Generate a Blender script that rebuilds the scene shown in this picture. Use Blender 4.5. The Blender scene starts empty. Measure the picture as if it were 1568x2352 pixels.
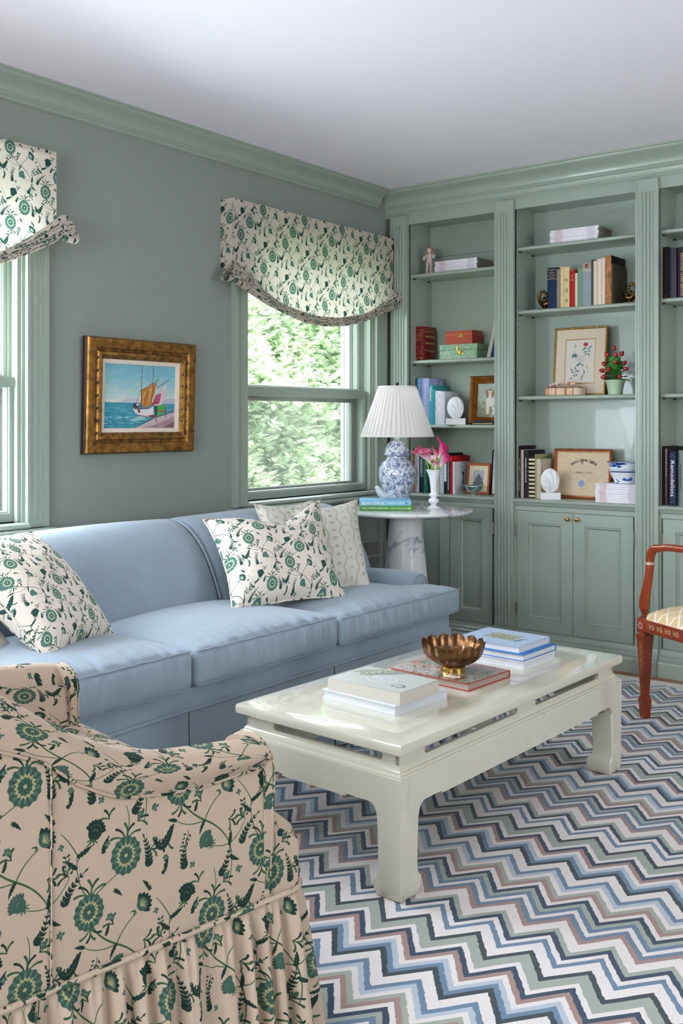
import bpy, bmesh, math, random
import numpy as np
from mathutils import Vector, Matrix, noise
random.seed(7)
rnd = random.Random(11)
pi = math.pi
SC = bpy.context.scene
COL = SC.collection

# ---------------------------------------------------------------- camera, world, light, exposure
YAW = math.radians(37.6)
cam = bpy.data.cameras.new('camera'); cam_ob = bpy.data.objects.new('camera', cam); COL.objects.link(cam_ob)
cam_ob.location = (3.19, 0.0, 1.17); cam_ob.rotation_euler = (pi/2, 0, YAW)
cam.sensor_fit = 'HORIZONTAL'; cam.sensor_width = 36.0; cam.lens = 36.0*2290/1568; cam.shift_y = -206.0/1568
cam.clip_start = 0.02; cam.clip_end = 200
SC.camera = cam_ob
SC.view_settings.view_transform = 'Standard'; SC.view_settings.look = 'None'
SC.view_settings.gamma = 1.0; SC.view_settings.use_curve_mapping = False
SC.view_settings.exposure = 0.25
W = bpy.data.worlds.new('sky'); SC.world = W; W.use_nodes = True
wn = W.node_tree.nodes; wl = W.node_tree.links
bg = wn['Background']; bg.inputs[0].default_value = (0.80, 0.90, 1.0, 1); bg.inputs[1].default_value = 7.5

def area_light(name, loc, target, sx, sy, power, color):
    l = bpy.data.lights.new(name, 'AREA'); l.shape = 'RECTANGLE'; l.size = sx; l.size_y = sy; l.energy = power; l.color = color
    o = bpy.data.objects.new(name, l); COL.objects.link(o); o.location = loc
    d = Vector(target) - Vector(loc); o.rotation_euler = d.to_track_quat('-Z', 'Y').to_euler()
    return o
sun = bpy.data.lights.new('sun', 'SUN'); sun.energy = 9.0; sun.angle = 0.02; sun.color = (1, .96, .88)
sun_ob = bpy.data.objects.new('sun', sun); COL.objects.link(sun_ob)
sun_ob.rotation_euler = Vector((-0.42, 0.25, -1.0)).to_track_quat('-Z', 'Y').to_euler()
# daylight through the windows of the right wall and of the wall behind the photographer
area_light('right_window_daylight', (5.30, 2.4, 1.45), (0.0, 3.2, 1.35), 1.4, 1.1, 9, (1.0, 0.955, 0.90))
area_light('rear_window_daylight', (2.1, -1.90, 1.2), (1.8, 4.0, 1.0), 2.4, 1.1, 28, (1.0, 0.97, 0.94))
# skylight entering the near window of the left wall, plus added fill further back
area_light('left_window_daylight', (-0.22, 1.62, 1.22), (2.4, 2.6, 0.45), 1.0, .75, 85, (0.80, 0.90, 1.0))
area_light('left_rear_added_fill', (-0.30, -0.65, 1.55), (2.6, 1.4, 0.6), 1.2, 1.3, 80, (0.80, 0.90, 1.0))  # fill lamp at the added, unseen third window, strengthens light from the left

# ---------------------------------------------------------------- node helpers
def srgb(r, g, b):
    f = lambda c: (c/255/12.92) if c/255 <= 0.04045 else ((c/255+0.055)/1.055)**2.4
    return (f(r), f(g), f(b), 1.0)
MATS = {}
def mat(name, col, rough=0.5, metal=0.0, bump=None, var=None, spec=0.5, trans=0.0, coat=0.0, sheen=0.0, noise_scale=8):
    if name in MATS: return MATS[name]
    m = bpy.data.materials.new(name); m.use_nodes = True; n = m.node_tree.nodes; l = m.node_tree.links
    b = n['Principled BSDF']; c = srgb(*col)
    b.inputs['Base Color'].default_value = c; b.inputs['Roughness'].default_value = rough; b.inputs['Metallic'].default_value = metal
    b.inputs['Specular IOR Level'].default_value = spec; b.inputs['Transmission Weight'].default_value = trans
    b.inputs['Coat Weight'].default_value = coat; b.inputs['Sheen Weight'].default_value = sheen
    tc = n.new('ShaderNodeTexCoord')
    if var:
        nt = n.new('ShaderNodeTexNoise'); nt.inputs['Scale'].default_value = noise_scale; nt.inputs['Detail'].default_value = 4
        l.new(tc.outputs['Object'], nt.inputs['Vector'])
        r = n.new('ShaderNodeValToRGB'); r.color_ramp.elements[0].position = 0.3; r.color_ramp.elements[1].position = 0.7
        r.color_ramp.elements[0].color = [x*(1-var) for x in c[:3]]+[1]; r.color_ramp.elements[1].color = [min(1, x*(1+var)) for x in c[:3]]+[1]
        l.new(nt.outputs['Fac'], r.inputs['Fac']); l.new(r.outputs['Color'], b.inputs['Base Color'])
    if bump:
        nb = n.new('ShaderNodeTexNoise'); nb.inputs['Scale'].default_value = bump[0]; nb.inputs['Detail'].default_value = 3
        l.new(tc.outputs['Object'], nb.inputs['Vector'])
        bp = n.new('ShaderNodeBump'); bp.inputs['Strength'].default_value = bump[1]; bp.inputs['Distance'].default_value = 0.002
        l.new(nb.outputs['Fac'], bp.inputs['Height']); l.new(bp.outputs['Normal'], b.inputs['Normal'])
    MATS[name] = m
    return m
def bsdf(m): return m.node_tree.nodes['Principled BSDF']

# ---------------------------------------------------------------- canvas: shapes drawn by code into a tile
class Canvas:
    def __init__(s, w, h, bgc, scale=1.0, wrap=True):
        s.w, s.h, s.k, s.wrap = w, h, scale, wrap
        s.a = np.empty((h, w, 3), np.float32); s.a[:] = np.array(bgc, np.float32)/255.0
    def _blend(s, x0, y0, cov, col, al):
        hh, ww = cov.shape
        xi = np.arange(x0, x0+ww); yi = np.arange(y0, y0+hh)
        if s.wrap: xi %= s.w; yi %= s.h
        else:
            mx = (xi >= 0) & (xi < s.w); my = (yi >= 0) & (yi < s.h)
            xi = xi[mx]; yi = yi[my]; cov = cov[my][:, mx]
        if not len(xi) or not len(yi): return
        ix = np.ix_(yi, xi); c = (cov*al)[..., None]
        s.a[ix] = s.a[ix]*(1-c) + np.array(col, np.float32)/255.0*c
    def cap(s, p, q, w0, w1, col, al=1.0):
        k = s.k; px, py = p[0]*k, p[1]*k; qx, qy = q[0]*k, q[1]*k; w0 *= k*.5; w1 *= k*.5
        r = max(w0, w1)+1.5
        x0 = int(min(px, qx)-r); x1 = int(max(px, qx)+r)+1; y0 = int(min(py, qy)-r); y1 = int(max(py, qy)+r)+1
        X, Y = np.meshgrid(np.arange(x0, x1)+.5, np.arange(y0, y1)+.5)
        dx, dy = qx-px, qy-py; L = dx*dx+dy*dy+1e-9
        t = np.clip(((X-px)*dx+(Y-py)*dy)/L, 0, 1)
        d = np.hypot(X-px-t*dx, Y-py-t*dy) - (w0+(w1-w0)*t)
        s._blend(x0, y0, np.clip(.5-d, 0, 1).astype(np.float32), col, al)
    def stroke(s, pts, w, col, al=1.0):
        n = len(pts)-1
        for i in range(n):
            a = w[0]+(w[1]-w[0])*i/n if isinstance(w, tuple) else w
            b = w[0]+(w[1]-w[0])*(i+1)/n if isinstance(w, tuple) else w
            s.cap(pts[i], pts[i+1], a, b, col, al)
    def poly(s, pts, col, al=1.0):
        P = np.array(pts, np.float64)*s.k
        x0, y0 = np.floor(P.min(0)).astype(int)-1; x1, y1 = np.ceil(P.max(0)).astype(int)+1
        cov = np.zeros((y1-y0, x1-x0), np.float32)
        for ox, oy in ((.25, .25), (.75, .25), (.25, .75), (.75, .75)):
            X, Y = np.meshgrid(np.arange(x0, x1)+ox, np.arange(y0, y1)+oy)
            ins = np.zeros(X.shape, bool); n = len(P)
            for i in range(n):
                ax, ay = P[i]; bx_, by = P[(i+1) % n]
                if ay == by: continue
                c = ((ay > Y) != (by > Y)) & (X < (bx_-ax)*(Y-ay)/(by-ay)+ax)
                ins ^= c
            cov += ins*.25
        s._blend(x0, y0, cov, col, al)
    def disk(s, x, y, r, col, al=1.0): s.cap((x, y), (x, y), 2*r, 2*r, col, al)
    def ell(s, x, y, rx, ry, ang, col, al=1.0, n=20, lob=0, la=0.0):
        c, d = math.cos(ang), math.sin(ang); pts = []
        for i in range(n):
            t = 2*pi*i/n; k = 1+la*math.cos(lob*t)
            u, v = rx*k*math.cos(t), ry*k*math.sin(t); pts.append((x+u*c-v*d, y+u*d+v*c))
        s.poly(pts, col, al)
    def image(s, name):
        im = bpy.data.images.new(name, s.w, s.h)
        px = np.ones((s.h, s.w, 4), np.float32); px[..., :3] = np.clip(s.a, 0, 1)
        im.pixels.foreach_set(px.ravel()); im.update(); im.pack()
        return im
def curve(p0, p1, p2, n=10):
    return [((1-t)**2*p0[0]+2*t*(1-t)*p1[0]+t*t*p2[0], (1-t)**2*p0[1]+2*t*(1-t)*p1[1]+t*t*p2[1]) for t in [i/n for i in range(n+1)]]

def img_mat(name, im, su=1.0, sv=1.0, rough=0.8, trans=0.0, bump=0.0, coat=0.0, spec=0.3, ext='REPEAT'):
    m = bpy.data.materials.new(name); m.use_nodes = True; n = m.node_tree.nodes; l = m.node_tree.links
    b = n['Principled BSDF']; b.inputs['Roughness'].default_value = rough; b.inputs['Specular IOR Level'].default_value = spec
    b.inputs['Coat Weight'].default_value = coat
    tc = n.new('ShaderNodeTexCoord'); mp = n.new('ShaderNodeMapping'); mp.inputs['Scale'].default_value = (su, sv, 1)
    t = n.new('ShaderNodeTexImage'); t.image = im; t.extension = ext
    l.new(tc.outputs['UV'], mp.inputs['Vector']); l.new(mp.outputs['Vector'], t.inputs['Vector']); l.new(t.outputs['Color'], b.inputs['Base Color'])
    if bump:
        nb = n.new('ShaderNodeTexNoise'); nb.inputs['Scale'].default_value = 900; l.new(tc.outputs['Object'], nb.inputs['Vector'])
        bp = n.new('ShaderNodeBump'); bp.inputs['Strength'].default_value = bump; bp.inputs['Distance'].default_value = 0.001
        l.new(nb.outputs['Fac'], bp.inputs['Height']); l.new(bp.outputs['Normal'], b.inputs['Normal'])
    if trans:
        tr = n.new('ShaderNodeBsdfTranslucent'); l.new(t.outputs['Color'], tr.inputs['Color'])
        mx = n.new('ShaderNodeMixShader'); mx.inputs['Fac'].default_value = trans
        l.new(b.outputs[0], mx.inputs[1]); l.new(tr.outputs[0], mx.inputs[2]); l.new(mx.outputs[0], n['Material Output'].inputs['Surface'])
    return m

# floral chintz tile, 300 x 270 mm, drawn twice with a half drop
def floral_tile():
    K = 2.56
    c = Canvas(768, 691, (224, 212, 200), K)
    DK = (32, 66, 60); TE = (74, 114, 106); TL = (104, 144, 132); GR = (62, 108, 74); YE = (196, 200, 158); PY = (232, 222, 180)
    def rot(x, y, a): return (x*math.cos(a)-y*math.sin(a), x*math.sin(a)+y*math.cos(a))
    def leaf(x, y, a, L, w, bend=0.0, col=DK, teeth=5):
        up, lo = [], []
        w = w*(1.32 if w > 2.2 else 1.1); n = teeth*2
        for i in range(n+1):
            t = i/n; b = bend*L*t*t
            ww = w*1.75*(t+.03)**.5*max(0, 1-t)**.8*(1.0 if i % 2 else .62)
            if i == n: ww = 0
            sh = (0.05*L if i % 2 else 0)
            up.append((L*t-sh, b+ww)); lo.append((L*t-sh, b-ww))
        pts = [rot(px, py, a) for px, py in up+lo[::-1]]
        c.poly([(x+p, y+q) for p, q in pts], col)
    def stem(p0, p1, p2, w=1.1, col=GR): c.stroke(curve(p0, p1, p2, 12), (w*1.5, w*.9), col)
    def medal(x, y, r=24):
        c.ell(x, y, r, r*1.12, 0, TE, 1, 84, 14, .045)
        for i in range(14):
            t = 2*pi*i/14
            c.stroke([(x+r*.5*math.cos(t), y+r*.56*math.sin(t)), (x+r*.93*math.cos(t), y+r*1.04*math.sin(t))], .7, DK)
            c.ell(x+r*.76*math.cos(t+.22), y+r*.85*math.sin(t+.22), r*.15, r*.09, t+.22, TL, .8, 10)
        c.ell(x, y, r*.60, r*.66, 0, YE, 1, 96, 16, .11)
        c.ell(x, y, r*.44, r*.49, 0, TE, 1, 72, 12, .09)
        for i in range(8):
            t = 2*pi*i/8; c.stroke([(x+2*math.cos(t), y+2*math.sin(t)), (x+r*.36*math.cos(t), y+r*.38*math.sin(t))], .8, DK)
        c.disk(x, y, r*.12, YE)
    def thistle(x, y, a, r=13, col=DK):
        r *= 1.2
        for i in range(9):
            t = a-1.25+2.5*i/8
            c.ell(x+r*.55*math.cos(t), y+r*.6*math.sin(t), r*.55, r*.22, t, col, 1, 12)
        c.ell(x, y, r*.75, r*.7, a, col, 1, 16)
        for i in range(10):
            t = a-1.0+2.0*(i % 5)/4; q = .25+.4*(i//5)
            c.disk(x+r*q*math.cos(t), y+r*q*math.sin(t), .9, TL)
        for d in (-.7, -.3, .3, .7):
            leaf(x-r*.6*math.cos(a), y-r*.6*math.sin(a), a+pi+d*1.6, r*.7, 1.8, 0, GR, 2)
    def carn(x, y, a, r=15):
        r *= 1.2
        for i in range(7):
            t = a-1.15+2.3*i/6
            c.ell(x+r*.62*math.cos(t), y+r*.62*math.sin(t), r*.42, r*.24, t, DK, 1, 14, 3, .1)
        c.ell(x+r*.2*math.cos(a), y+r*.2*math.sin(a), r*.5, r*.62, a, TE, 1, 16)
        for i in range(6):
            t = a-.95+1.9*i/5; c.stroke([(x, y), (x+r*.5*math.cos(t), y+r*.5*math.sin(t))], 1.3, YE)
        leaf(x-r*.5*math.cos(a), y-r*.5*math.sin(a), a+pi+.6, 9, 2, 0, GR, 2); leaf(x-r*.5*math.cos(a), y-r*.5*math.sin(a), a+pi-.6, 9, 2, 0, GR, 2)
    def sprig(x, y, a, n=5, s=1.0):
        e = rot(34*s, 0, a); stem((x, y), (x+e[0]*.5-e[1]*.2, y+e[1]*.5+e[0]*.2), (x+e[0], y+e[1]), .8)
        for i in range(n):
            t = (i+1)/n
            for sd in (-1, 1):
                o = rot(34*s*t, sd*(5.5-2.5*t)+4*t*(1-t), a)
                c.ell(x+o[0], y+o[1], 3.0*s, 1.7*s, a+sd*1.0, DK if i % 2 == 0 else TE, 1, 10)
    def bud(x, y, a, r=5):
        for t in (a-.8, a, a+.8, a+2.2, a-2.2): c.ell(x+r*.5*math.cos(t), y+r*.5*math.sin(t), r*.62, r*.34, t, TE, 1, 10)
        c.disk(x, y, r*.5, TL)
    def scurl(x, y, a, s=1.0, fl=1):
        pts = []; 
        for i in range(15):
            t = i/14; p = rot(34*s*t, fl*s*(14*math.sin(pi*t*1.25)), a); pts.append((x+p[0], y+p[1]))
        for i in range(14):
            w = 11.5*s*math.sin(pi*(i+.6)/14.6)**.7
            c.cap(pts[i], pts[i+1], w, w, DK)
            if i % 2 == 0:
                o = rot(0, -fl*w*.75, a); c.ell(pts[i][0]+o[0], pts[i][1]+o[1], 3*s, 1.6*s, a-fl*1.1, DK, 1, 8)
        for i in range(3, 12): c.disk(pts[i][0], pts[i][1]+1.0, .55, (200, 200, 180))
    def chain(x, y, a, L=46, bend=.35, n=7):
        pts = []
        for i in range(n+1):
            t = i/n; p = rot(L*t, bend*L*t*t, a); pts.append((x+p[0], y+p[1]))
        c.stroke(pts, 1.2, DK)
        for i in range(n):
            d = math.atan2(pts[i+1][1]-pts[i][1], pts[i+1][0]-pts[i][0]); sz = 11.5*(1-.5*i/n)
            for sd in (-1, 1): leaf(pts[i][0], pts[i][1], d+sd*.7, sz, sz*.27, 0, DK, 1)
        leaf(pts[n][0], pts[n][1], math.atan2(pts[n][1]-pts[n-1][1], pts[n][0]-pts[n-1][0]), 8, 2, 0, DK, 1)
    def curls(x, y, a, n=5, L=26, spread=2.4):
        for i in range(n):
            t = a-spread/2+spread*i/(n-1); sd = 1 if t < a else -1
            e = rot(L, 0, t); m = rot(L*.6, sd*L*.28, t)
            c.stroke(curve((x, y), (x+m[0], y+m[1]), (x+e[0], y+e[1]), 8), (1.2, 3.6), DK if i % 2 else GR)
    def group(X, Y):
        # main stems
        stem((X+96, Y+70), (X+60, Y+92), (X+52, Y+122), 1.8); stem((X+52, Y+145), (X+74, Y+160), (X+108, Y+176), 1.2)
        stem((X+96, Y+70), (X+128, Y+52), (X+142, Y+22), 1.8); stem((X+96, Y+70), (X+106, Y+92), (X+128, Y+104), 1.3)
        stem((X+96, Y+70), (X+66, Y+66), (X+46, Y+82), 1.1); stem((X+142, Y+22), (X+150, Y-10), (X+140, Y-40), 1.2)
        stem((X+112, Y+215), (X+120, Y+240), (X+112, Y+262), 1.1); stem((X+52, Y+148), (X+30, Y+175), (X+34, Y+215), 1.1)
        stem((X+34, Y+215), (X+22, Y+238), (X+10, Y+250), 1.0); stem((X+34, Y+205), (X+50, Y+226), (X+62, Y+232), 1.0)
        stem((X+142, Y+22), (X+120, Y+20), (X+100, Y+34), 1.0); stem((X+142, Y+22), (X+160, Y+30), (X+172, Y+52), 1.0)
        curls(X+54, Y+150, 1.7, 5, 25); curls(X+110, Y+212, 1.6, 5, 25); curls(X+54, Y+108, -1.5, 4, 20, 1.8)
        curls(X+130, Y+235, .6, 4, 17, 2.2); curls(X+20, Y+190, 2.4, 4, 16, 2.4); curls(X+140, Y+60, -.4, 4, 16, 2.2); curls(X+90, Y+100, 2.2, 3, 15, 1.6); curls(X+30, Y+60, -2.0, 3, 17, 1.8); curls(X+84, Y+250, 2.0, 3, 15, 2.0); curls(X+150, Y+190, 0, 3, 16, 1.8)
        medal(X+52, Y+130, 22.5); medal(X+110, Y+192, 24)
        carn(X+134, Y+112, .5, 15); thistle(X+62, Y+238, 1.2, 13); thistle(X+100, Y+38, 2.4, 12, TE)
        scurl(X+6, Y+66, .05, 1.0, -1); leaf(X+46, Y+82, 2.6, 16, 3.5, .2); leaf(X+96, Y+70, -2.3, 22, 3.2, .25)
        chain(X+147, Y+165, 1.45, 42, .28); chain(X+14, Y+150, 1.35, 44, -.5); chain(X+122, Y-22, .5, 36, .7, 6)
        leaf(X+34, Y+212, .2, 26, 4.2, .2, DK); leaf(X+34, Y+196, 2.6, 24, 4, -.2, DK)
        leaf(X+140, Y+20, 1.2, 24, 4, .2, DK); leaf(X+142, Y+4, -.9, 22, 4, .3, DK); leaf(X+78, Y+88, 1.0, 18, 3, .3, DK)
        leaf(X+74, Y+205, 1.5, 24, 4.6, -.35, DK); leaf(X+20, Y+12, .9, 26, 4.4, .3, DK); leaf(X+88, Y+150, -.4, 20, 3.6, -.3, DK, 4); leaf(X+150, Y+130, 1.9, 22, 4, .3, DK); chain(X+60, Y+8, 2.0, 34, -.5, 6)
        sprig(X+66, Y+62, -2.0, 5, .85); sprig(X+172, Y+52, 1.7, 5, .9); bud(X+84, Y+112, 1.2, 6); bud(X+10, Y+112, 2.6, 6)
        bud(X+80, Y+216, .8, 5); bud(X+26, Y+34, 2.0, 5); bud(X+160, Y+96, 1.0, 4.5); bud(X+72, Y+10, 0, 5); bud(X+134, Y+244, .6, 5)
        for dx, dy in ((20, 20), (88, 150), (120, 130), (60, 200), (150, 140)): c.disk(X+dx, Y+dy, 3.4, PY, .8)
    group(0, 0); group(150, 135)
    return c.image('floral_tile')
FLORAL = floral_tile()
M_floral = img_mat('floral_linen', FLORAL, 1/.30, 1/.27, .85, 0, .25)
M_floral_chair = img_mat('floral_upholstery_shaded', FLORAL, 1/.335, 1/.30, .9, 0, .3)
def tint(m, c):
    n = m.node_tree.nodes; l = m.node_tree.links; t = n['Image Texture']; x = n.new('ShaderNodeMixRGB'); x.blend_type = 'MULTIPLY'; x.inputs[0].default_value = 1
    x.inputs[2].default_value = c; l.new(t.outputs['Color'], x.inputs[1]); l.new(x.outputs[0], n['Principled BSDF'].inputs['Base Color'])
tint(M_floral_chair, (.68, .60, .52, 1))  # print multiplied darker and warmer: the chair's shade is put into its colour
M_floral_shade = img_mat('floral_shade_linen', FLORAL, 1/.30, 1/.27, .85, .45, .2)

def leaf_tile():
    c = Canvas(384, 256, (216, 212, 202), 1280/1000*1.0)
    A = (150, 152, 104)
    S = c.k; H = 200
    for X0, amp, ph in ((75, 16, 0), (225, 16, pi)):
        pts = [(X0+amp*math.sin(2*pi*t/20+ph), H*t/20) for t in range(21)]
        c.stroke(pts, 1.6, A)
        for i in range(20):
            x, y = pts[i]
            for sd in (-1, 1): c.ell(x+sd*7, y+4, 5.6, 2.4, .7 if sd > 0 else pi-.7, A, 1, 10)
    for X, Y in ((150, 40), (150, 140), (10, 90), (10, 190), (290, 90), (290, 190)):
        c.stroke([(X, Y-16), (X, Y+18)], 1.3, A)
        for i in range(4):
            for sd in (-1, 1): c.ell(X+sd*(12-2*i), Y-8+8*i, 6, 2.6, .6 if sd > 0 else pi-.6, A, 1, 10)
        c.disk(X, Y+20, 3.5, A)
    for X in (112, 188): c.stroke([(X+2*math.sin(t*2.5), H*t/24) for t in range(25)], 1.2, A)
    return c.image('leaf_tile')
M_leaf = img_mat('sage_leaf_linen', leaf_tile(), 1/.20, 1/.135, .85, 0, .2)
# ---------------------------------------------------------------- mesh builder
class MB:
    def __init__(s): s.v = []; s.f = []; s.u = []
    def add(s, vs, fs, uvs=None):
        o = len(s.v); s.v += [tuple(p) for p in vs]
        for i, f in enumerate(fs):
            s.f.append(tuple(o+k for k in f)); s.u.append(uvs[i] if uvs else None)
        return s
    def box(s, x0, x1, y0, y1, z0, z1, M=None, bev=0.0):
        if bev > 0:
            b = bev; V = []; 
            bm = bmesh.new(); bmesh.ops.create_cube(bm, size=1)
            for v in bm.verts: v.co = Vector(((x0+x1)/2+v.co.x*(x1-x0), (y0+y1)/2+v.co.y*(y1-y0), (z0+z1)/2+v.co.z*(z1-z0)))
            bmesh.ops.bevel(bm, geom=bm.edges[:], offset=b, segments=2, affect='EDGES', profile=.5)
            bm.verts.index_update()
            V = [v.co.copy() for v in bm.verts]; Fs = [[v.index for v in f.verts] for f in bm.faces]; bm.free()
            if M: V = [M @ p for p in V]
            return s.add(V, Fs)
        V = [Vector((x, y, z)) for z in (z0, z1) for y in (y0, y1) for x in (x0, x1)]
        if M: V = [M @ p for p in V]
        return s.add(V, [(0, 2, 3, 1), (4, 5, 7, 6), (0, 1, 5, 4), (2, 6, 7, 3), (0, 4, 6, 2), (1, 3, 7, 5)])
    def grid(s, fn, nu, nv, uv=None, cu=False, cv=False):
        V = []; 
        for j in range(nv if cv else nv+1):
            for i in range(nu if cu else nu+1): V.append(fn(i/nu, j/nv))
        W_ = nu if cu else nu+1; H_ = nv if cv else nv+1
        F, U = [], []
        for j in range(nv):
            for i in range(nu):
                i1 = (i+1) % W_ if cu else i+1; j1 = (j+1) % H_ if cv else j+1
                F.append((j*W_+i, j*W_+i1, j1*W_+i1, j1*W_+i))
                if uv: U.append((uv(i/nu, j/nv), uv((i+1)/nu, j/nv), uv((i+1)/nu, (j+1)/nv), uv(i/nu, (j+1)/nv)))
        return s.add(V, F, U or None)
    def lathe(s, prof, c=(0, 0, 0), n=32, rf=None, M=None, uvr=None):
        # prof: list of (r, z); rf(a, r, z) -> r
        z0 = 0; L = [0]
        for i in range(1, len(prof)): L.append(L[-1]+math.hypot(prof[i][0]-prof[i-1][0], prof[i][1]-prof[i-1][1]))
        R = uvr or max(p[0] for p in prof)
        V = []
        for (r, z) in prof:
            for k in range(n):
                a = 2*pi*k/n; rr = rf(a, r, z) if rf else r
                p = Vector((rr*math.cos(a), rr*math.sin(a), z))
                if M: p = M @ p
                V.append(p+Vector(c))
        F, U = [], []
        for j in range(len(prof)-1):
            for k in range(n):
                F.append((j*n+k, j*n+(k+1) % n, (j+1)*n+(k+1) % n, (j+1)*n+k))
                u0, u1 = 2*pi*k/n*R, 2*pi*(k+1)/n*R
                U.append(((u0, L[j]), (u1, L[j]), (u1, L[j+1]), (u0, L[j+1])))
        return s.add(V, F, U)
    def tube(s, pts, rad, n=8, closed=False, flat=1.0):
        P = [Vector(p) for p in pts]; m = len(P)
        if not hasattr(rad, '__len__'): rad = [rad]*m
        V = []; up = Vector((0, 0, 1)); prev = None
        for i in range(m):
            a = P[(i-1) % m] if (closed or i > 0) else P[i]; b = P[(i+1) % m] if (closed or i < m-1) else P[i]
            t = (b-a); t = t.normalized() if t.length > 1e-9 else Vector((0, 0, 1))
            if prev is None:
                x = t.cross(up); x = x.normalized() if x.length > 1e-3 else Vector((1, 0, 0))
            else:
                x = prev-t*prev.dot(t); x = x.normalized() if x.length > 1e-6 else t.orthogonal().normalized()
            prev = x; y = t.cross(x)
            for k in range(n):
                an = 2*pi*k/n; V.append(P[i]+x*rad[i]*math.cos(an)+y*rad[i]*math.sin(an)*flat)
        F = []
        for i in range(m if closed else m-1):
            j = (i+1) % m
            for k in range(n): F.append((i*n+k, i*n+(k+1) % n, j*n+(k+1) % n, j*n+k))
        if not closed: F.append(tuple(range(n))[::-1]); F.append(tuple((m-1)*n+k for k in range(n)))
        return s.add(V, F)
    def prism(s, prof, mp, a, b, cap=True):
        # prof closed 2D polygon; mp(p, q, t) -> 3D
        n = len(prof); V = [mp(p, q, a) for p, q in prof]+[mp(p, q, b) for p, q in prof]
        F = [(i, (i+1) % n, n+(i+1) % n, n+i) for i in range(n)]
        if cap: F += [tuple(range(n))[::-1], tuple(range(n, 2*n))]
        return s.add(V, F)
    def ring(s, x0, x1, y0, y1, prof, mp=None, close=False, fill=False):
        # prof: list of (inset, h) swept round a rectangle with mitred corners
        mp = mp or (lambda x, y, h: (x, y, h)); V = []
        for d, h in prof: V += [mp(x0+d, y0+d, h), mp(x1-d, y0+d, h), mp(x1-d, y1-d, h), mp(x0+d, y1-d, h)]
        F = []; n = len(prof)
        for i in range(n if close else n-1):
            j = (i+1) % n
            for k in range(4): F.append((i*4+k, i*4+(k+1) % 4, j*4+(k+1) % 4, j*4+k))
        if fill: F.append(tuple((n-1)*4+k for k in range(4)))
        return s.add(V, F)
    def ico(s, c, r, sub=2, sc=(1, 1, 1), M=None):
        bm = bmesh.new(); bmesh.ops.create_icosphere(bm, subdivisions=sub, radius=1)
        V = [Vector((v.co.x*r*sc[0], v.co.y*r*sc[1], v.co.z*r*sc[2])) for v in bm.verts]
        if M: V = [M @ p for p in V]
        V = [p+Vector(c) for p in V]; F = [[v.index for v in f.verts] for f in bm.faces]; bm.free()
        return s.add(V, F)

def origin(o):
    m = Matrix.Identity(4)
    while o is not None:
        m = Matrix.LocRotScale(o.location, o.rotation_euler, None) @ m; o = o.parent
    return m
def obj(name, mb, m, parent=None, smooth=False, world=True, label=None, sub=0):
    V = mb.v
    if parent is not None and world:
        inv = origin(parent).inverted(); V = [inv @ Vector(p) for p in V]
    me = bpy.data.meshes.new(name); me.from_pydata([tuple(p) for p in V], [], mb.f)
    bm = bmesh.new(); bm.from_mesh(me); bmesh.ops.recalc_face_normals(bm, faces=bm.faces)
    bm.faces.ensure_lookup_table(); uvl = bm.loops.layers.uv.new('UVMap')
    for f in bm.faces:
        u = mb.u[f.index] if f.index < len(mb.u) else None
        if u is not None:
            # loops may be reversed after recalculation: match by vertex
            src = mb.f[f.index]; d = {src[k]: u[k] for k in range(len(src))}
            for lp in f.loops: lp[uvl].uv = d[lp.vert.index]
        else:
            nn = f.normal; ax = max(range(3), key=lambda k: abs(nn[k]))
            for lp in f.loops:
                co = lp.vert.co
                lp[uvl].uv = (co.y, co.z) if ax == 0 else ((co.x, co.z) if ax == 1 else (co.x, co.y))
    bm.to_mesh(me); bm.free()
    if smooth:
        me.polygons.foreach_set('use_smooth', [True]*len(me.polygons))
        if smooth != 'all':
            try: me.set_sharp_from_angle(angle=math.radians(smooth if smooth is not True else 40))
            except Exception: pass
    me.materials.append(m)
    o = bpy.data.objects.new(name, me); COL.objects.link(o)
    if parent is not None: o.parent = parent
    if label: o['label'] = label
    if sub:
        md = o.modifiers.new('sub', 'SUBSURF'); md.levels = sub; md.render_levels = sub
    return o
def thing(name, label, cat, loc=(0, 0, 0), rz=0.0, group=None):
    o = bpy.data.objects.new(name, None); COL.objects.link(o); o.empty_display_size = .05
    o.location = loc; o.rotation_euler = (0, 0, rz); o['label'] = label; o['category'] = cat
    if group: o['group'] = group
    return o
def tag(o, label, cat, group=None, kind=None):
    o['label'] = label; o['category'] = cat
    if group: o['group'] = group
    if kind: o['kind'] = kind
    return o
def struct(name, mb, m, smooth=False, parent=None, world=True):
    o = obj(name, mb, m, parent, smooth, world)
    if parent is None: o['kind'] = 'structure'
    return o
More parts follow.
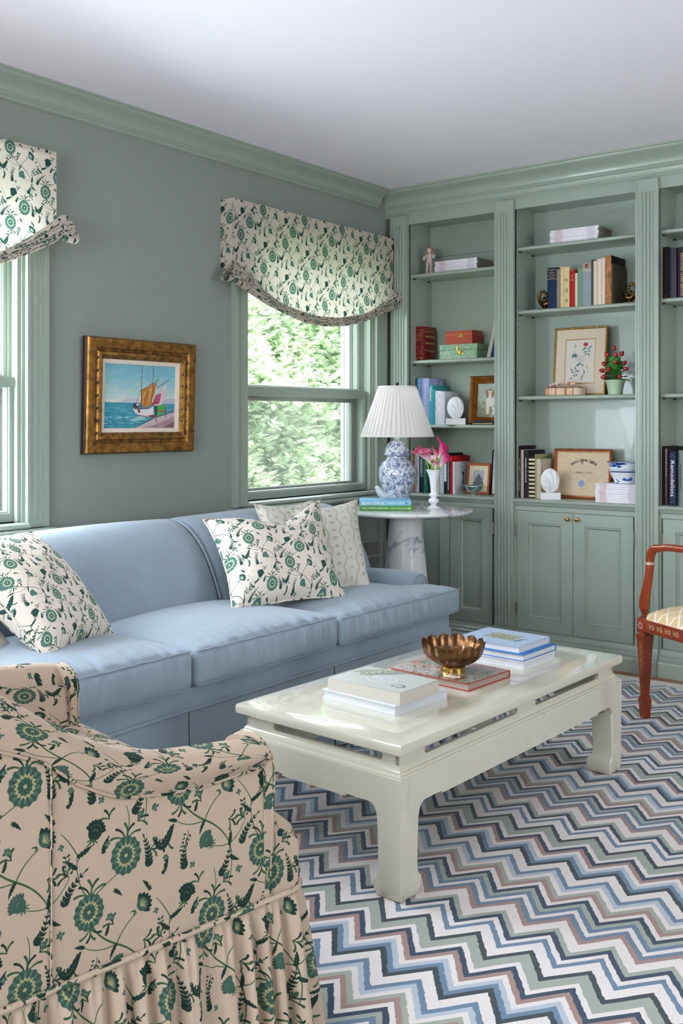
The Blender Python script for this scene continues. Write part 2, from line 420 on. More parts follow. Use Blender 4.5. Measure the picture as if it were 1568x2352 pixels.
def text(parent, body, o, r, u, w, h, m, name='title', lift=0.0004, align='C'):
    """flat lettering: o centre, r right vector, u up vector (unit), fitted in w x h"""
    cu = bpy.data.curves.new(name, 'FONT'); cu.body = body; cu.resolution_u = 2; cu.fill_mode = 'FRONT'
    t = bpy.data.objects.new(name, cu); me = bpy.data.meshes.new_from_object(t)
    co = [v.co.copy() for v in me.vertices]; fs = [tuple(p.vertices) for p in me.polygons]
    bpy.data.objects.remove(t); bpy.data.curves.remove(cu); bpy.data.meshes.remove(me)
    if not co: return None
    x0 = min(c.x for c in co); x1 = max(c.x for c in co); y0 = min(c.y for c in co); y1 = max(c.y for c in co)
    sx = w/max(1e-6, x1-x0); sy = h/max(1e-6, y1-y0)
    r = Vector(r); u = Vector(u); n = r.cross(u).normalized(); o = Vector(o)
    mb = MB(); mb.add([o+r*((c.x-(x0+x1)/2)*sx)+u*((c.y-(y0+y1)/2)*sy)+n*lift for c in co], fs)
    inv = origin(parent).inverted(); mb.v = [tuple(inv @ Vector(p)) for p in mb.v]
    me = bpy.data.meshes.new(name); me.from_pydata(mb.v, [], mb.f); me.materials.append(m)
    ob = bpy.data.objects.new(name, me); COL.objects.link(ob); ob.parent = parent
    return ob
def smooth01(a, b, x):
    t = max(0, min(1, (x-a)/(b-a))); return t*t*(3-2*t)
def lerp(a, b, t): return a+(b-a)*t
def interp(tab, x):
    if x <= tab[0][0]: return tab[0][1]
    for (a, p), (b, q) in zip(tab, tab[1:]):
        if x <= b: return p+(q-p)*(x-a)/(b-a)
    return tab[-1][1]

# ---------------------------------------------------------------- materials
M_wall = mat('sage_wall_paint', (140, 145, 137), .8, spec=.25, bump=(220, .06))
M_trim = mat('sage_gloss_paint', (150, 161, 148), .32, coat=.15)
M_base = mat('pale_sage_paint', (172, 184, 168), .35)
M_ceil = mat('ceiling_paint', (240, 236, 242), .9)
M_white = mat('white_plain', (235, 235, 232), .5)
M_dark = mat('dark_void', (16, 16, 16), .8)
M_steel = mat('brushed_nickel', (150, 150, 140), .35, 1)
M_brass = mat('polished_brass', (190, 150, 80), .22, 1)
M_gold = mat('antique_gold', (150, 108, 52), .45, .8, var=.5, noise_scale=40, bump=(90, .6))
M_paper = mat('page_edges', (196, 190, 178), .85, bump=(400, .3), var=.06, noise_scale=200)
M_paperw = mat('white_page_edges', (206, 206, 208), .8, var=.05, noise_scale=150)
M_black = mat('black_print', (22, 22, 24), .6, spec=.15)
M_ink = mat('ink_print', (70, 62, 54), .8)
M_whitep = mat('white_print', (238, 238, 234), .6)
M_goldp = mat('gold_print', (196, 158, 92), .4, .4)
# ---------------------------------------------------------------- room shell
H = 2.44; YB = 4.55; YW = 4.80; XR = 5.4; YF = -2.0
# floor with boards in the strip the rug leaves open
mb = MB(); mb.box(-.02, XR+.1, YF-.1, YW+.1, -.1, -.018); FLOOR = struct('floor', mb, mat('floor_underlay', (120, 84, 62), .6))
M_wood = mat('oak_floorboard', (150, 96, 68), .35, var=.25, noise_scale=14, bump=(120, .15))
bid = 0
for k in range(14):
    y0 = YB-.02-.058*(k+1)
    x = -.0+rnd.random()*-.4
    while x < XR:
        L = .5+rnd.random()*.7; x1 = min(XR, x+L); a = max(.0, x)
        if x1 > a+.02:
            m_ = MB(); m_.box(a+.0006, x1-.0006, y0+.0007, y0+.0573, -.019, -.0005*rnd.random(), bev=.0008)
            struct('floorboard', m_, M_wood, parent=FLOOR)
        x += L
m_ = MB(); m_.box(0, XR, YF, YB-.02-.058*14, -.019, 0); o = struct('floorboard_field', m_, M_wood, parent=FLOOR); o['kind'] = 'stuff'
# ceiling
mb = MB(); mb.box(-.15, XR+.1, YF-.1, YW+.15, H, H+.12); struct('ceiling', mb, M_ceil)
# wall_left with two window openings and an added unseen third
W1 = (1.05, 2.215); W2 = (3.405, 4.435); ZS, ZT = .80, 2.055
W3_ADDED = (-1.25, -.05)  # unseen window added as an opening for the extra left fill
mb = MB()
for y0, y1, z0, z1 in ((YF-.1, W3_ADDED[0], 0, H), (W3_ADDED[1], W1[0], 0, H), (W3_ADDED[0], W3_ADDED[1], 0, ZS), (W3_ADDED[0], W3_ADDED[1], ZT, H), (W1[1], W2[0], 0, H), (W2[1], YW+.1, 0, H), (W1[0], W1[1], 0, ZS), (W1[0], W1[1], ZT, H), (W2[0], W2[1], 0, ZS), (W2[0], W2[1], ZT, H)):
    mb.box(-.14, 0, y0, y1, z0, z1)
struct('wall_left', mb, M_wall)
mb = MB(); mb.box(0, XR, YW, YW+.1, 0, H); struct('wall_back', mb, M_wall)
# walls behind and to the right of the photographer, each with a broad window opening
mb = MB()
for y0, y1, z0, z1 in ((YF-.1, 1.65, 0, H), (3.15, YW+.1, 0, H), (1.65, 3.15, 0, .85), (1.65, 3.15, 2.05, H)): mb.box(XR, XR+.12, y0, y1, z0, z1)
struct('wall_right', mb, M_wall)
mb = MB()
for x0, x1, z0, z1 in ((-.1, .85, 0, H), (3.35, XR+.1, 0, H), (.85, 3.35, 0, .60), (.85, 3.35, 2.0, H)): mb.box(x0, x1, YF-.12, YF, z0, z1)
struct('wall_front', mb, M_wall)

# crown mouldings: profile (projection, height below ceiling)
def crown(name, prof, mp, a, b):
    m_ = MB(); m_.prism(prof, mp, a, b); return struct(name, m_, M_trim, smooth=35)
cove = [(0, 0), (.088, 0), (.088, -.008), (.082, -.010), (.080, -.016)]
for i in range(9):
    t = i/8; cove.append((.077-.045*t-.012*math.sin(pi*t), -.020-.045*t-.0*t))
cove += [(.030, -.070), (.026, -.071), (.026, -.077), (.017, -.083), (.014, -.086), (.014, -.093), (0, -.098)]
crown('trim_1', cove, lambda p, q, t: (p, t, H+q), YF, YB-.09)
big = [(-.2, 0), (.095, 0), (.095, -.010), (.088, -.013), (.086, -.020)]
for i in range(11):
    t = i/10; big.append((.082-.056*t-.014*math.sin(pi*t), -.024-.052*t))
big += [(.024, -.080), (.018, -.082), (.018, -.088), (.008, -.094), (.006, -.098), (.006, -.118), (.012, -.122), (.012, -.127), (.005, -.133), (.002, -.137), (.002, -.142), (-.2, -.142)]
crown('trim_2', big, lambda p, q, t: (t, YB-p, H+q), 0, XR)
# fluted pilasters
def pilaster(k, x0, x1):
    n = 4; w = x1-x0; pts = []; zt, zb = 2.243, .130
    m_ = MB(); yf = YB-.018
    m_.box(x0, x1, yf, YB+.02, .0, 2.30)
    # raised reeds between flutes, rounded at both ends
    m2 = MB(); pitch = w*.70/n
    for i in range(n):
        cx = x0+w/2+(i-(n-1)/2)*pitch; r = pitch*.36
        prof = []
        N = 6
        def fn(u, v, cx=cx, r=r):
            z = zb+(zt-zb)*v
            e = min(1, min(v, 1-v)*(zt-zb)/.012); rr = r*math.sqrt(max(0, 1-(1-e)**2))
            a = pi*u
            return (cx-rr*math.cos(a), yf-.0001-.0075*math.sin(a)*(rr/r), z)
        m_v = [0, .0008, .002, .004, .0058, .5, .9942, .996, .998, .9992, 1]
        V = [fn(i2/N, v) for v in m_v for i2 in range(N+1)]
        F = [(j*(N+1)+i2, j*(N+1)+i2+1, (j+1)*(N+1)+i2+1, (j+1)*(N+1)+i2) for j in range(len(m_v)-1) for i2 in range(N)]
        m2.add(V, F)
    o = struct('trim_%d' % k, m_, M_trim)
    for x in (x0, x1):
        e = MB(); e.box(x-.004, x+.004, yf-.003, YB, .0, 2.298); struct('edge_bead', e, M_trim, parent=o)
    p = obj('flute_reed', m2, M_trim, o, smooth=50); p['kind'] = 'stuff'
for k, (a, b) in enumerate(((.05, .149), (.695, .795), (1.438, 1.538), (2.19, 2.29))): pilaster(3+k, a, b)
mb = MB(); mb.box(2.29, XR, YB, YW, 0, 2.3); struct('trim_7', mb, M_wall)
mb = MB(); mb.box(.0, .05, YB+.03, YW, 0, 2.3); struct('trim_8', mb, M_trim)
# base moulding in front of the cabinets, stepping out at each pilaster
bprof = [(0, 0), (.040, 0), (.040, .062), (.034, .070), (.026, .072), (.026, .082), (.018, .090), (.018, .098), (.010, .106), (.006, .118), (0, .120)]
k = 9
mb = MB(); mb.prism(bprof[:3]+[(.034, .068), (0, .068)], lambda p, q, t: (t, YB-p, q), 0.0, XR)
struct('baseboard_back', mb, M_base)
mb = MB(); mb.prism([(0, .068), (.032, .068)]+bprof[4:], lambda p, q, t: (t, YB-p, q), 0.0, XR)
for a, b in ((.045, .154), (.690, .800), (1.433, 1.543), (2.185, 2.295)):
    mb.prism([(0, .0), (.056, .0), (.056, .064), (.050, .070), (.042, .074), (.042, .084), (.034, .092), (.034, .100), (.026, .108), (.022, .122), (0, .124)], lambda p, q, t: (t, YB-p, q), a, b)
struct('trim_%d' % k, mb, M_trim, smooth=30)

# ---------------------------------------------------------------- windows on the left wall
M_glass = mat('window_glass', (255, 255, 255), .0, trans=1.0)
def make_glass(m):
    n = m.node_tree.nodes; l = m.node_tree.links
    tr = n.new('ShaderNodeBsdfTransparent'); gl = n.new('ShaderNodeBsdfGlossy'); gl.inputs['Roughness'].default_value = .02
    mx = n.new('ShaderNodeMixShader'); mx.inputs[0].default_value = .04; l.new(tr.outputs[0], mx.inputs[1]); l.new(gl.outputs[0], mx.inputs[2])
    l.new(mx.outputs[0], n['Material Output'].inputs['Surface'])
make_glass(M_glass)
M_screen = bpy.data.materials.new('insect_screen_mesh'); M_screen.use_nodes = True
_n = M_screen.node_tree.nodes; _l = M_screen.node_tree.links
_t = _n.new('ShaderNodeBsdfTransparent'); _d = _n.new('ShaderNodeBsdfDiffuse'); _d.inputs[0].default_value = (.55, .56, .55, 1)
_x = _n.new('ShaderNodeMixShader'); _x.inputs[0].default_value = .30
_l.new(_t.outputs[0], _x.inputs[1]); _l.new(_d.outputs[0], _x.inputs[2]); _l.new(_x.outputs[0], _n['Material Output'].inputs['Surface'])
M_sf = mat('screen_frame_grey', (150, 150, 145), .5)
M_vinyl = mat('storm_frame_white', (230, 232, 232), .4)
def window(k, y0, y1):
    m_ = MB()   # casing with back band, both sides and head
    for a, b, s in ((y0-.090, y0, -1), (y1, y1+.090, 1)):
        m_.box(-.003, .016, a+.001, b-.001, ZS-.02, ZT)
        e = a if s < 0 else b
        m_.box(-.001, .026, min(e, e-s*.022), max(e, e-s*.022), ZS-.021, ZT+.087)
        m_.box(-.001, .021, min(e-s*.023, e-s*.032), max(e-s*.023, e-s*.032), ZS-.021, ZT+.03)
        i = b if s < 0 else a
        m_.box(0, .020, min(i, i+s*.016), max(i, i+s*.016), ZS-.02, ZT+.02)
        m_.box(0, .018, min(i+s*.040, i+s*.045), max(i+s*.040, i+s*.045), ZS-.02, ZT+.02)
    m_.box(-.002, .0155, y0-.0895, y1+.0895, ZT+.0005, ZT+.087); m_.box(-.002, .0265, y0-.091, y1+.091, ZT+.088, ZT+.112)
    root = struct('window_%d' % k, m_, M_trim)
    j = MB()    # jambs, stops, head
    j.box(-.14, 0, y0-.001, y0+.012, ZS, ZT); j.box(-.14, 0, y1-.012, y1+.001, ZS, ZT); j.box(-.14, 0, y0, y1, ZT-.012, ZT+.001)
    for yy, s in ((y0+.012, 1), (y1-.012, -1)):
        j.box(-.030, -.008, min(yy, yy+s*.014), max(yy, yy+s*.014), ZS, ZT); j.box(-.078, -.066, min(yy, yy+s*.014), max(yy, yy+s*.014), ZS, ZT)
    struct('jamb', j, M_trim, parent=root)
    s_ = MB()   # stool and apron
    st = [(0, 0), (.058, 0), (.064, .006), (.064, .016), (.058, .022), (-.14, .022), (-.14, 0)]
    s_.prism(st, lambda p, q, t: (p, t, ZS-.046+q), y0-.125, y1+.10)
    s_.prism([(0, .024), (.036, .024), (.040, .030), (.034, .040), (.022, .046), (-.14, .046), (-.14, .024)], lambda p, q, t: (p, t, ZS-.046+q), y0-.0, y1-.0)
    struct('stool', s_, M_trim, parent=root, smooth=30)
    a_ = MB(); a_.prism([(0, 0), (.020, .0), (.020, -.030), (.012, -.036), (.012, -.044), (.0, -.05)], lambda p, q, t: (p, t, ZS-.046+q), y0-.09, y1+.09)
    struct('apron', a_, M_trim, parent=root)
    zm = 1.325
    yi0, yi1 = y0+.012, y1-.012
    # lower sash (inner) and upper sash (outer)
    lo = MB()
    lo.ring(yi0, yi1, ZS+.002, zm+.012, [(0, -.062), (0, -.032), (.030, -.032), (.034, -.036), (.038, -.038), (.040, -.046), (.040, -.062)], lambda a, b, h: (h, a, b), close=True)
    lo.box(-.034, -.026, yi0, yi1, zm-.024, zm+.012)
    struct('sash', lo, M_trim, parent=root)
    up = MB()
    up.ring(yi0, yi1, zm-.012, ZT-.012, [(0, -.104), (0, -.072), (.030, -.072), (.034, -.076), (.038, -.078), (.040, -.086), (.040, -.104)], lambda a, b, h: (h, a, b), close=True)
    struct('sash', up, M_trim, parent=root)
    g = MB(); g.box(-.056, -.053, yi0+.036, yi1-.036, ZS+.04, zm-.026); struct('pane', g, M_glass, parent=root)
    g = MB(); g.box(-.098, -.095, yi0+.036, yi1-.036, zm+.026, ZT-.05); struct('pane', g, M_glass, parent=root)
    f = MB(); f.ring(yi0, yi1, ZS+.002, zm, [(0, -.128), (0, -.112), (.045, -.112), (.048, -.116), (.048, -.128)], lambda a, b, h: (h, a, b), close=True)
    struct('screen_frame', f, M_sf, parent=root)
    f = MB(); f.ring(yi0, yi1, ZS, ZT-.01, [(0, -.20), (0, -.14), (.030, -.14), (.030, -.20)], lambda a, b, h: (h, a, b), close=True)
    f.box(-.165, -.15, yi1-.065, yi1-.058, ZS, ZT); struct('storm_frame', f, M_vinyl, parent=root)
    sc = MB(); sc.box(-.121, -.1205, yi0+.04, yi1-.04, ZS+.04, zm-.03); struct('insect_screen', sc, M_screen, parent=root)
window(1, *W1); window(2, *W2); window(3, *W3_ADDED)  # the third window is unseen, added to let in more light
# panel and grille under window_2
mb = MB(); mb.ring(3.44, 4.50, .09, .70, [(0, .0), (0, .012), (.022, .012), (.026, .006), (.026, .002)], lambda a, b, h: (h, a, b)); 
struct('trim_10', mb, M_wall)
gr = thing('wall_vent', 'painted slotted wall vent below the window beside the marble table', 'vent', (0.004, 4.37, .36))
fr = MB(); fr.ring(4.16, 4.575-.035, .345, .53, [(0, 0), (0, .008), (.012, .008), (.014, .003)], lambda a, b, h: (h, a, b)); fr.box(.002, .008, 4.17, 4.53, .435, .447); obj('vent_frame', fr, M_wall, gr)
bk_ = MB(); bk_.box(.0005, .0015, 4.165, 4.535, .35, .525); obj('vent_back', bk_, M_dark, gr)
for i in range(27):
    y = 4.172+i*.0138; s_ = MB(); s_.box(.002, .0075, y, y+.0062, .352, .523); obj('slat', s_, M_wall, gr)

# ---------------------------------------------------------------- outdoors: hedge and lawn
mb = MB(); mb.box(-14, -.3, -8, 14, -.45, -.4); struct('ground', mb, mat('lawn', (96, 120, 70), .95, var=.3, noise_scale=3))
hd = thing('evergreen_hedge', 'tall feathery evergreen hedge growing outside the window', 'hedge', (-2.3, 3.4, -.4))
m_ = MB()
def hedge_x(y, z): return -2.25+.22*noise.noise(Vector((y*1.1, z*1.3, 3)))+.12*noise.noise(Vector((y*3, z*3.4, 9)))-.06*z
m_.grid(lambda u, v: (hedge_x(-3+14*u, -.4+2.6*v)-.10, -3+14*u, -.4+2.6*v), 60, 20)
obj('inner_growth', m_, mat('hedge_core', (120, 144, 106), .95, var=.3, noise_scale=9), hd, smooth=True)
r2 = random.Random(5); V = []; F = []
def frond(p, d, L, w, nrm):
    # flattened spray: stem with alternating narrow leaflets
    side = d.cross(nrm).normalized(); n = 6
    for i in range(n):
        t = .08+.9*i/n; b = p+d*L*t; l = w*(1-.75*t)
        for sd in (-1, 1):
            q = b+side*sd*l+d*l*.75+Vector((0, 0, -l*.18)); k = len(V)
            V.extend([b-d*.005, q, b+d*.007]); F.append((k, k+1, k+2))
    k = len(V); V.extend([p-side*.003, p+side*.003, p+d*L*1.05]); F.append((k, k+1, k+2))
def sprays(ya, yb, za, zb, N):
    for i in range(N):
        y = r2.uniform(ya, yb); z = r2.uniform(za, zb); x = hedge_x(y, z)
        b = Vector((x+r2.uniform(-.10, .07), y, z)); a = r2.gauss(0, .9)
        d0 = Vector((r2.uniform(.15, .9), math.sin(a), .15+.4*r2.random()-.45*abs(math.cos(a))*r2.random())).normalized()
        nr = Vector((r2.uniform(.2, .8), r2.uniform(-.3, .3), r2.uniform(.5, 1))).normalized()
        for j in range(3):
            d = (d0+Vector((r2.uniform(-.3, .3), r2.uniform(-.5, .5), r2.uniform(-.3, .2)))).normalized()
            frond(b, d, r2.uniform(.07, .14), r2.uniform(.026, .045), nr)
sprays(4.6, 8.6, .2, 2.3, 10800); sprays(-1, 4.6, .2, 2.3, 1300)
mb = MB(); mb.add(V, F)
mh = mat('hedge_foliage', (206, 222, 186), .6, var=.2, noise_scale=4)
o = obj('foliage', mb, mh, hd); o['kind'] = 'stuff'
# ---------------------------------------------------------------- built-in bookcase bays
CT = .785
def door(parent, x0, x1, z0, z1, yf, knob=None, hinge=None):
    d = MB()
    mp = lambda a, b, h: (a, yf-h+.018, b)
    d.ring(x0, x1, z0, z1, [(0, 0), (0, .018), (.058, .018), (.061, .012), (.066, .014), (.070, .009), (.074, .004)], mp, fill=True)
    dd = obj('door', d, M_trim, parent, smooth=25)
    if knob is not None:
        k = MB(); M = Matrix.Translation((knob, yf, z1-.028)) @ Matrix.Rotation(pi/2, 4, 'X')
        k.lathe([(0.0001, .022), (.005, .0222), (.0095, .019), (.0105, .015), (.009, .011), (.005, .008), (.004, .004), (.008, .001), (.0085, 0)], n=16, M=M)
        obj('knob', k, M_brass, dd, smooth=True)
    if hinge is not None:
        for z in (z0+.10, z1-.10):
            h = MB(); h.tube([(hinge, yf-.003, z-.028), (hinge, yf-.003, z+.028)], .0035, 8)
            for q in (-.030, .030): h.ico((hinge, yf-.003, z+q), .0042, 1)
            h.box(hinge-.006, hinge+.006, yf-.001, yf+.001, z-.026, z+.026); obj('hinge', h, M_steel, dd)
def bay(x0, x1, shelves, label, doors, zc0=CT):
    t = thing('built_in_bookcase', label, 'bookcase', ((x0+x1)/2, YB+.1, .0), 0, 'built in bookcases along the back wall')
    yb = 4.785
    m_ = MB(); m_.box(x0, x1, yb, yb+.012, CT-.04, 2.28); obj('back_panel', m_, M_trim, t)
    m_ = MB(); m_.box(x0, x1, yb-.012, yb, 2.10, 2.27); obj('top_rail', m_, M_trim, t)
    for a, b in ((x0-.02, x0), (x1, x1+.02)):
        m_ = MB(); m_.box(a, b, YB+.004, yb+.010, .12, 2.28); pnl = obj('side_panel', m_, M_trim, t)
        xx = b if a < x0 else a
        s = 1 if a < x0 else -1
        hm = MB()
        for yy in (YB+.045, yb-.045):
            for i in range(38):
                z = CT+.10+i*.035
                hm.box(min(xx, xx+s*.0004), max(xx, xx+s*.0004), yy-.0022, yy+.0022, z-.0022, z+.0022)
        h_ = obj('peg_hole', hm, M_dark, pnl); h_['kind'] = 'stuff'
    m_ = MB(); m_.box(x0, x1, YB, YB+.018, 2.252, 2.299); m_.box(x0, x1, YB+.018, yb, 2.268, 2.283); obj('header', m_, M_trim, t)
    for z in shelves:
        m_ = MB(); y0 = YB+.022
        prof = [(y0+.009, z-.019), (y0+.003, z-.017), (y0, z-.010), (y0+.002, z-.004), (y0+.007, z), (yb, z), (yb, z-.019)]
        m_.prism(prof, lambda p, q, a: (a, p, q), x0+.001, x1-.001); s_ = obj('shelf', m_, M_trim, t, smooth=60)
        for xx in (x0+.006, x1-.006):
            for yy in (y0+.03, yb-.04): c = MB(); c.box(xx-.005, xx+.005, yy-.006, yy+.006, z-.025, z-.0195); obj('shelf_clip', c, M_dark, s_)
    # counter with moulded nosing
    m_ = MB()
    prof = [(yb, CT), (YB-.012, CT), (YB-.019, CT-.004), (YB-.021, CT-.010), (YB-.018, CT-.017), (YB-.012, CT-.020), (YB-.010, CT-.028), (YB-.002, CT-.036), (YB, CT-.038), (yb, CT-.038)]
    m_.prism(prof, lambda p, q, a: (a, p, q), x0-.001, x1+.001); obj('countertop', m_, M_trim, t, smooth=40)
    # face frame
    m_ = MB(); m_.box(x0, x1, YB, YB+.02, .726, CT-.037); m_.box(x0, x1, YB, YB+.02, .05, .124); m_.box(x0, x0+.013, YB, YB+.02, .124, .726); m_.box(x1-.016, x1, YB, YB+.02, .124, .726)
    m_.box(x0, x1, YB+.03, YB+.035, .12, .73); obj('face_frame', m_, M_trim, t)
    for dx0, dx1, kn, hg in doors: door(t, dx0, dx1, .126, .724, YB-.002, kn, hg)
    return t
bay(.149, .695, [1.981, 1.509, 1.157], 'left hand sage green built-in bookcase, behind the marble table in the corner', [(.165, .410, .392, None), (.414, .668, .430, .674)])
bay(.795, 1.438, [2.062, 1.739, 1.303], 'middle sage green built-in bookcase with paired doors and two brass knobs', [(.811, 1.113, 1.089, .806), (1.1155, 1.417, 1.139, 1.422)])
bay(1.538, 2.19, [2.064, 1.745, 1.303], 'right hand sage green built-in bookcase, cut off by the edge of the photo', [(1.558, 1.862, 1.84, 1.553), (1.865, 2.17, 1.888, 2.176)])

# ---------------------------------------------------------------- sofa
M_blue = mat('blue_brushed_cotton', (142, 157, 170), .85, bump=(700, .25), sheen=.25, var=.05, noise_scale=9)
sofa = thing('sofa', 'long powder blue skirted sofa with three seat cushions against the wall', 'sofa', (.55, 2.44, 0))
YS = [1.385, 2.09, 2.795, 3.50]
def cushion(x0, x1, y0, y1, z0, z1, r, bulge, ext=(0, 0), seed=0, nx=40, ny=96, nz=10, wr=.0125):
    V, F, IX = [], [], {}
    def vid(p):
        k = tuple(round(c, 5) for c in p)
        if k not in IX: IX[k] = len(V); V.append(p)
        return IX[k]
    def face(a, b, fn):
        for i in range(a):
            for j in range(b): F.append([vid(fn(i/a, j/b)), vid(fn((i+1)/a, j/b)), vid(fn((i+1)/a, (j+1)/b)), vid(fn(i/a, (j+1)/b))])
    X = lambda t: x0+(x1-x0)*t; Y = lambda t: y0+(y1-y0)*t; Z = lambda t: z0+(z1-z0)*t
    face(nx, ny, lambda a, b: (X(a), Y(b), z1)); face(nx, ny, lambda a, b: (X(a), Y(b), z0))
    face(ny, nz, lambda a, b: (x0, Y(a), Z(b))); face(ny, nz, lambda a, b: (x1, Y(a), Z(b)))
    face(nx, nz, lambda a, b: (X(a), y0, Z(b))); face(nx, nz, lambda a, b: (X(a), y1, Z(b)))
    O = []
    for (x, y, z) in V:
        u = (x-x0)/(x1-x0); v = (y-y0)/(y1-y0); w = (z-z0)/(z1-z0)
        q = Vector((min(max(x, x0+r), x1-r), min(max(y, y0+r), y1-r), min(max(z, z0+r), z1-r)))
        d = Vector((x, y, z))-q
        p = q+d.normalized()*r if d.length > 1e-9 else Vector((x, y, z))
        k = (1-(2*u-1)**4)*(1-abs(2*v-1)**3.0)
        if w > .5: p.z += bulge*k*(2*w-1)
        else: p.z -= .2*bulge*k*(1-2*w)
        # crowned front face and gathers along the front seam
        fr = smooth01(.55, 1, u)
        if u > .5: p.x += .012*math.sin(pi*w)*smooth01(.9, 1, u)*(1-abs(2*v-1)**4)
        g = noise.noise(Vector((y*26+seed*7, x*3, seed)))*.55+noise.noise(Vector((y*58+x*6, x*4, seed+5)))*.45
        g = math.copysign(abs(g)**.8, g)
        near = math.exp(-((x1-x)/.10)**2)*smooth01(0, .08, v)*smooth01(0, .08, 1-v)
        if w >= .99: p.z += wr*g*near*min(1, (x1-x)/.02)
        if u >= .99: p.x += wr*.9*g*math.exp(-((z1-z)/.085)**2)*min(1, (z1-z)/.012)*smooth01(0, .08, v)*smooth01(0, .08, 1-v)
        p.z += .004*noise.noise(Vector((x*5, y*5, seed)))*k
        if ext[1]: p.y += ext[1]*smooth01(.845, .885, p.x)*smooth01(.80, 1, v)
        if ext[0]: p.y -= ext[0]*smooth01(.845, .885, p.x)*smooth01(.80, 1, 1-v)
        O.append(p)
    m_ = MB(); m_.add(O, F); return m_
for i in range(3):
    a, b = YS[i]+.003, YS[i+1]-.003
    ex = (.13 if i == 0 else 0, .13 if i == 2 else 0)
    zt = (.492, .486, .474)[i]
    c = obj('seat_cushion', cushion(.46, 1.03, a, b, .372, zt, .022, .034, ex, i*3.1), M_blue, sofa, smooth='all')
    # seam piping along the upper and lower front edges
    a2, b2 = a-ex[0]+.012, b+ex[1]-.012
    for zz, rr in ((zt-.003, .0022), (.379, .0022)):
        s_ = MB(); pts = [(1.0265+.001*noise.noise(Vector((t*40, i, 0))), lerp(a2, b2, t), zz+.0025*noise.noise(Vector((t*22, i, zz)))) for t in [k/60 for k in range(61)]]
        s_.tube(pts, rr, 6); obj('piping', s_, M_blue, c, smooth='all')
bprof_s = [(.50, .375), (.530, .42), (.536, .455), (.530, .50), (.518, .535), (.501, .573), (.472, .632), (.431, .692), (.390, .735), (.34, .77), (.300, .784), (.258, .790), (.215, .787), (.175, .772), (.145, .745), (.125, .70), (.115, .62), (.115, .10), (.30, .10), (.45, .30)]
def back_section(y0, y1, e0, e1, nm, par=sofa):
    cx = sum(p[0] for p in bprof_s)/len(bprof_s); cz = .5
    ts = [0, .004, .012, .022, .035, .06, .12, .3, .5, .7, .88, .94, .965, .978, .988, .996, 1]
    V = []; n = len(bprof_s)
    for t in ts:
        y = y0+(y1-y0)*t; dl = (y-y0)/.045; dr = (y1-y)/.045
        off = 0
        for d, e in ((dl, e0), (dr, e1)):
            if d < 1: off = max(off, e*(1-math.sqrt(max(0, 1-(1-d)**2))))
        for p, q in bprof_s:
            dx, dz = p-.30, q-.45; L = math.hypot(dx, dz)
            s_ = -off if (q > .37 and p > .13) else 0
            crown_ = .006*math.sin(pi*t) if (q > .4 and p > .2) else 0
            V.append((p+dx/L*(s_+crown_), y, q+dz/L*(s_+crown_)))
    F = [(j*n+k, j*n+(k+1) % n, (j+1)*n+(k+1) % n, (j+1)*n+k) for j in range(len(ts)-1) for k in range(n)]
    F += [tuple(range(n)), tuple((len(ts)-1)*n+k for k in range(n))]
    m_ = MB(); m_.add(V, F); o = obj(nm, m_, M_blue, par, smooth=60); return o
for i, (a, b) in enumerate(((1.19, 1.99), (1.992, 2.715), (2.717, 3.70))):
    o = back_section(a, b, .030, .030, 'back_cushion')
    if i < 2:
        w_ = MB(); w_.tube([(p+(p-.30)/math.hypot(p-.3, q-.45)*-.006, b-.004, q+(q-.45)/math.hypot(p-.3, q-.45)*-.006) for p, q in bprof_s[1:16]], .0052, 8); obj('welt', w_, M_blue, o, smooth='all')
for s, yi in ((1, 3.50), (-1, 1.385)):
    m_ = MB()   # low rolled arm, tapering at the front
    prof = [(0, .30), (0, .44), (.002, .475), (.012, .505), (.035, .528), (.070, .536), (.105, .530), (.130, .512), (.142, .485), (.136, .46), (.118, .44), (.110, .42), (.108, .10), (0, .10)]
    xs = [.20, .5, .70, .78, .82, .845, .858, .862]; V = []; n = len(prof)
    for j, x in enumerate(xs):
        sh = (0, 0, 0, .002, .006, .013, .022, .03)[j]
        for p, q in prof:
            cy, cz = .07, .46; dy, dz = p-cy, q-cz; L = max(.02, math.hypot(dy, dz))
            rise = .012*smooth01(.5, .84, x)-.012
            V.append((x+(.0 if q < .4 else .0), yi+s*(p-dy/L*sh*(q > .4)), q+rise*(q > .4)-dz/L*sh*(q > .4)))
    F = [(j*n+k, j*n+(k+1) % n, (j+1)*n+(k+1) % n, (j+1)*n+k) for j in range(len(xs)-1) for k in range(n)]
    F += [tuple(range(n)), tuple((len(xs)-1)*n+k for k in range(n))]
    m_.add(V, F); a_ = obj('arm', m_, M_blue, sofa, smooth=50)
    w_ = MB(); w_.tube([(.857, yi+s*(p*.86+.01), (q-.46)*.84+.458) for p, q in prof[1:11]], .004, 8); obj('welt', w_, M_blue, a_, smooth='all')
m_ = MB(); m_.box(.12, .998, 1.28, 3.592, .09, .378, bev=.01); obj('base', m_, M_blue, sofa, smooth=50)
w_ = MB(); w_.tube([(.998, 1.275, .305), (1.003, 1.30, .305), (1.003, 3.58, .305), (.995, 3.597, .305), (.13, 3.597, .305)], .0055, 8); obj('welt', w_, M_blue, sofa, smooth=True)
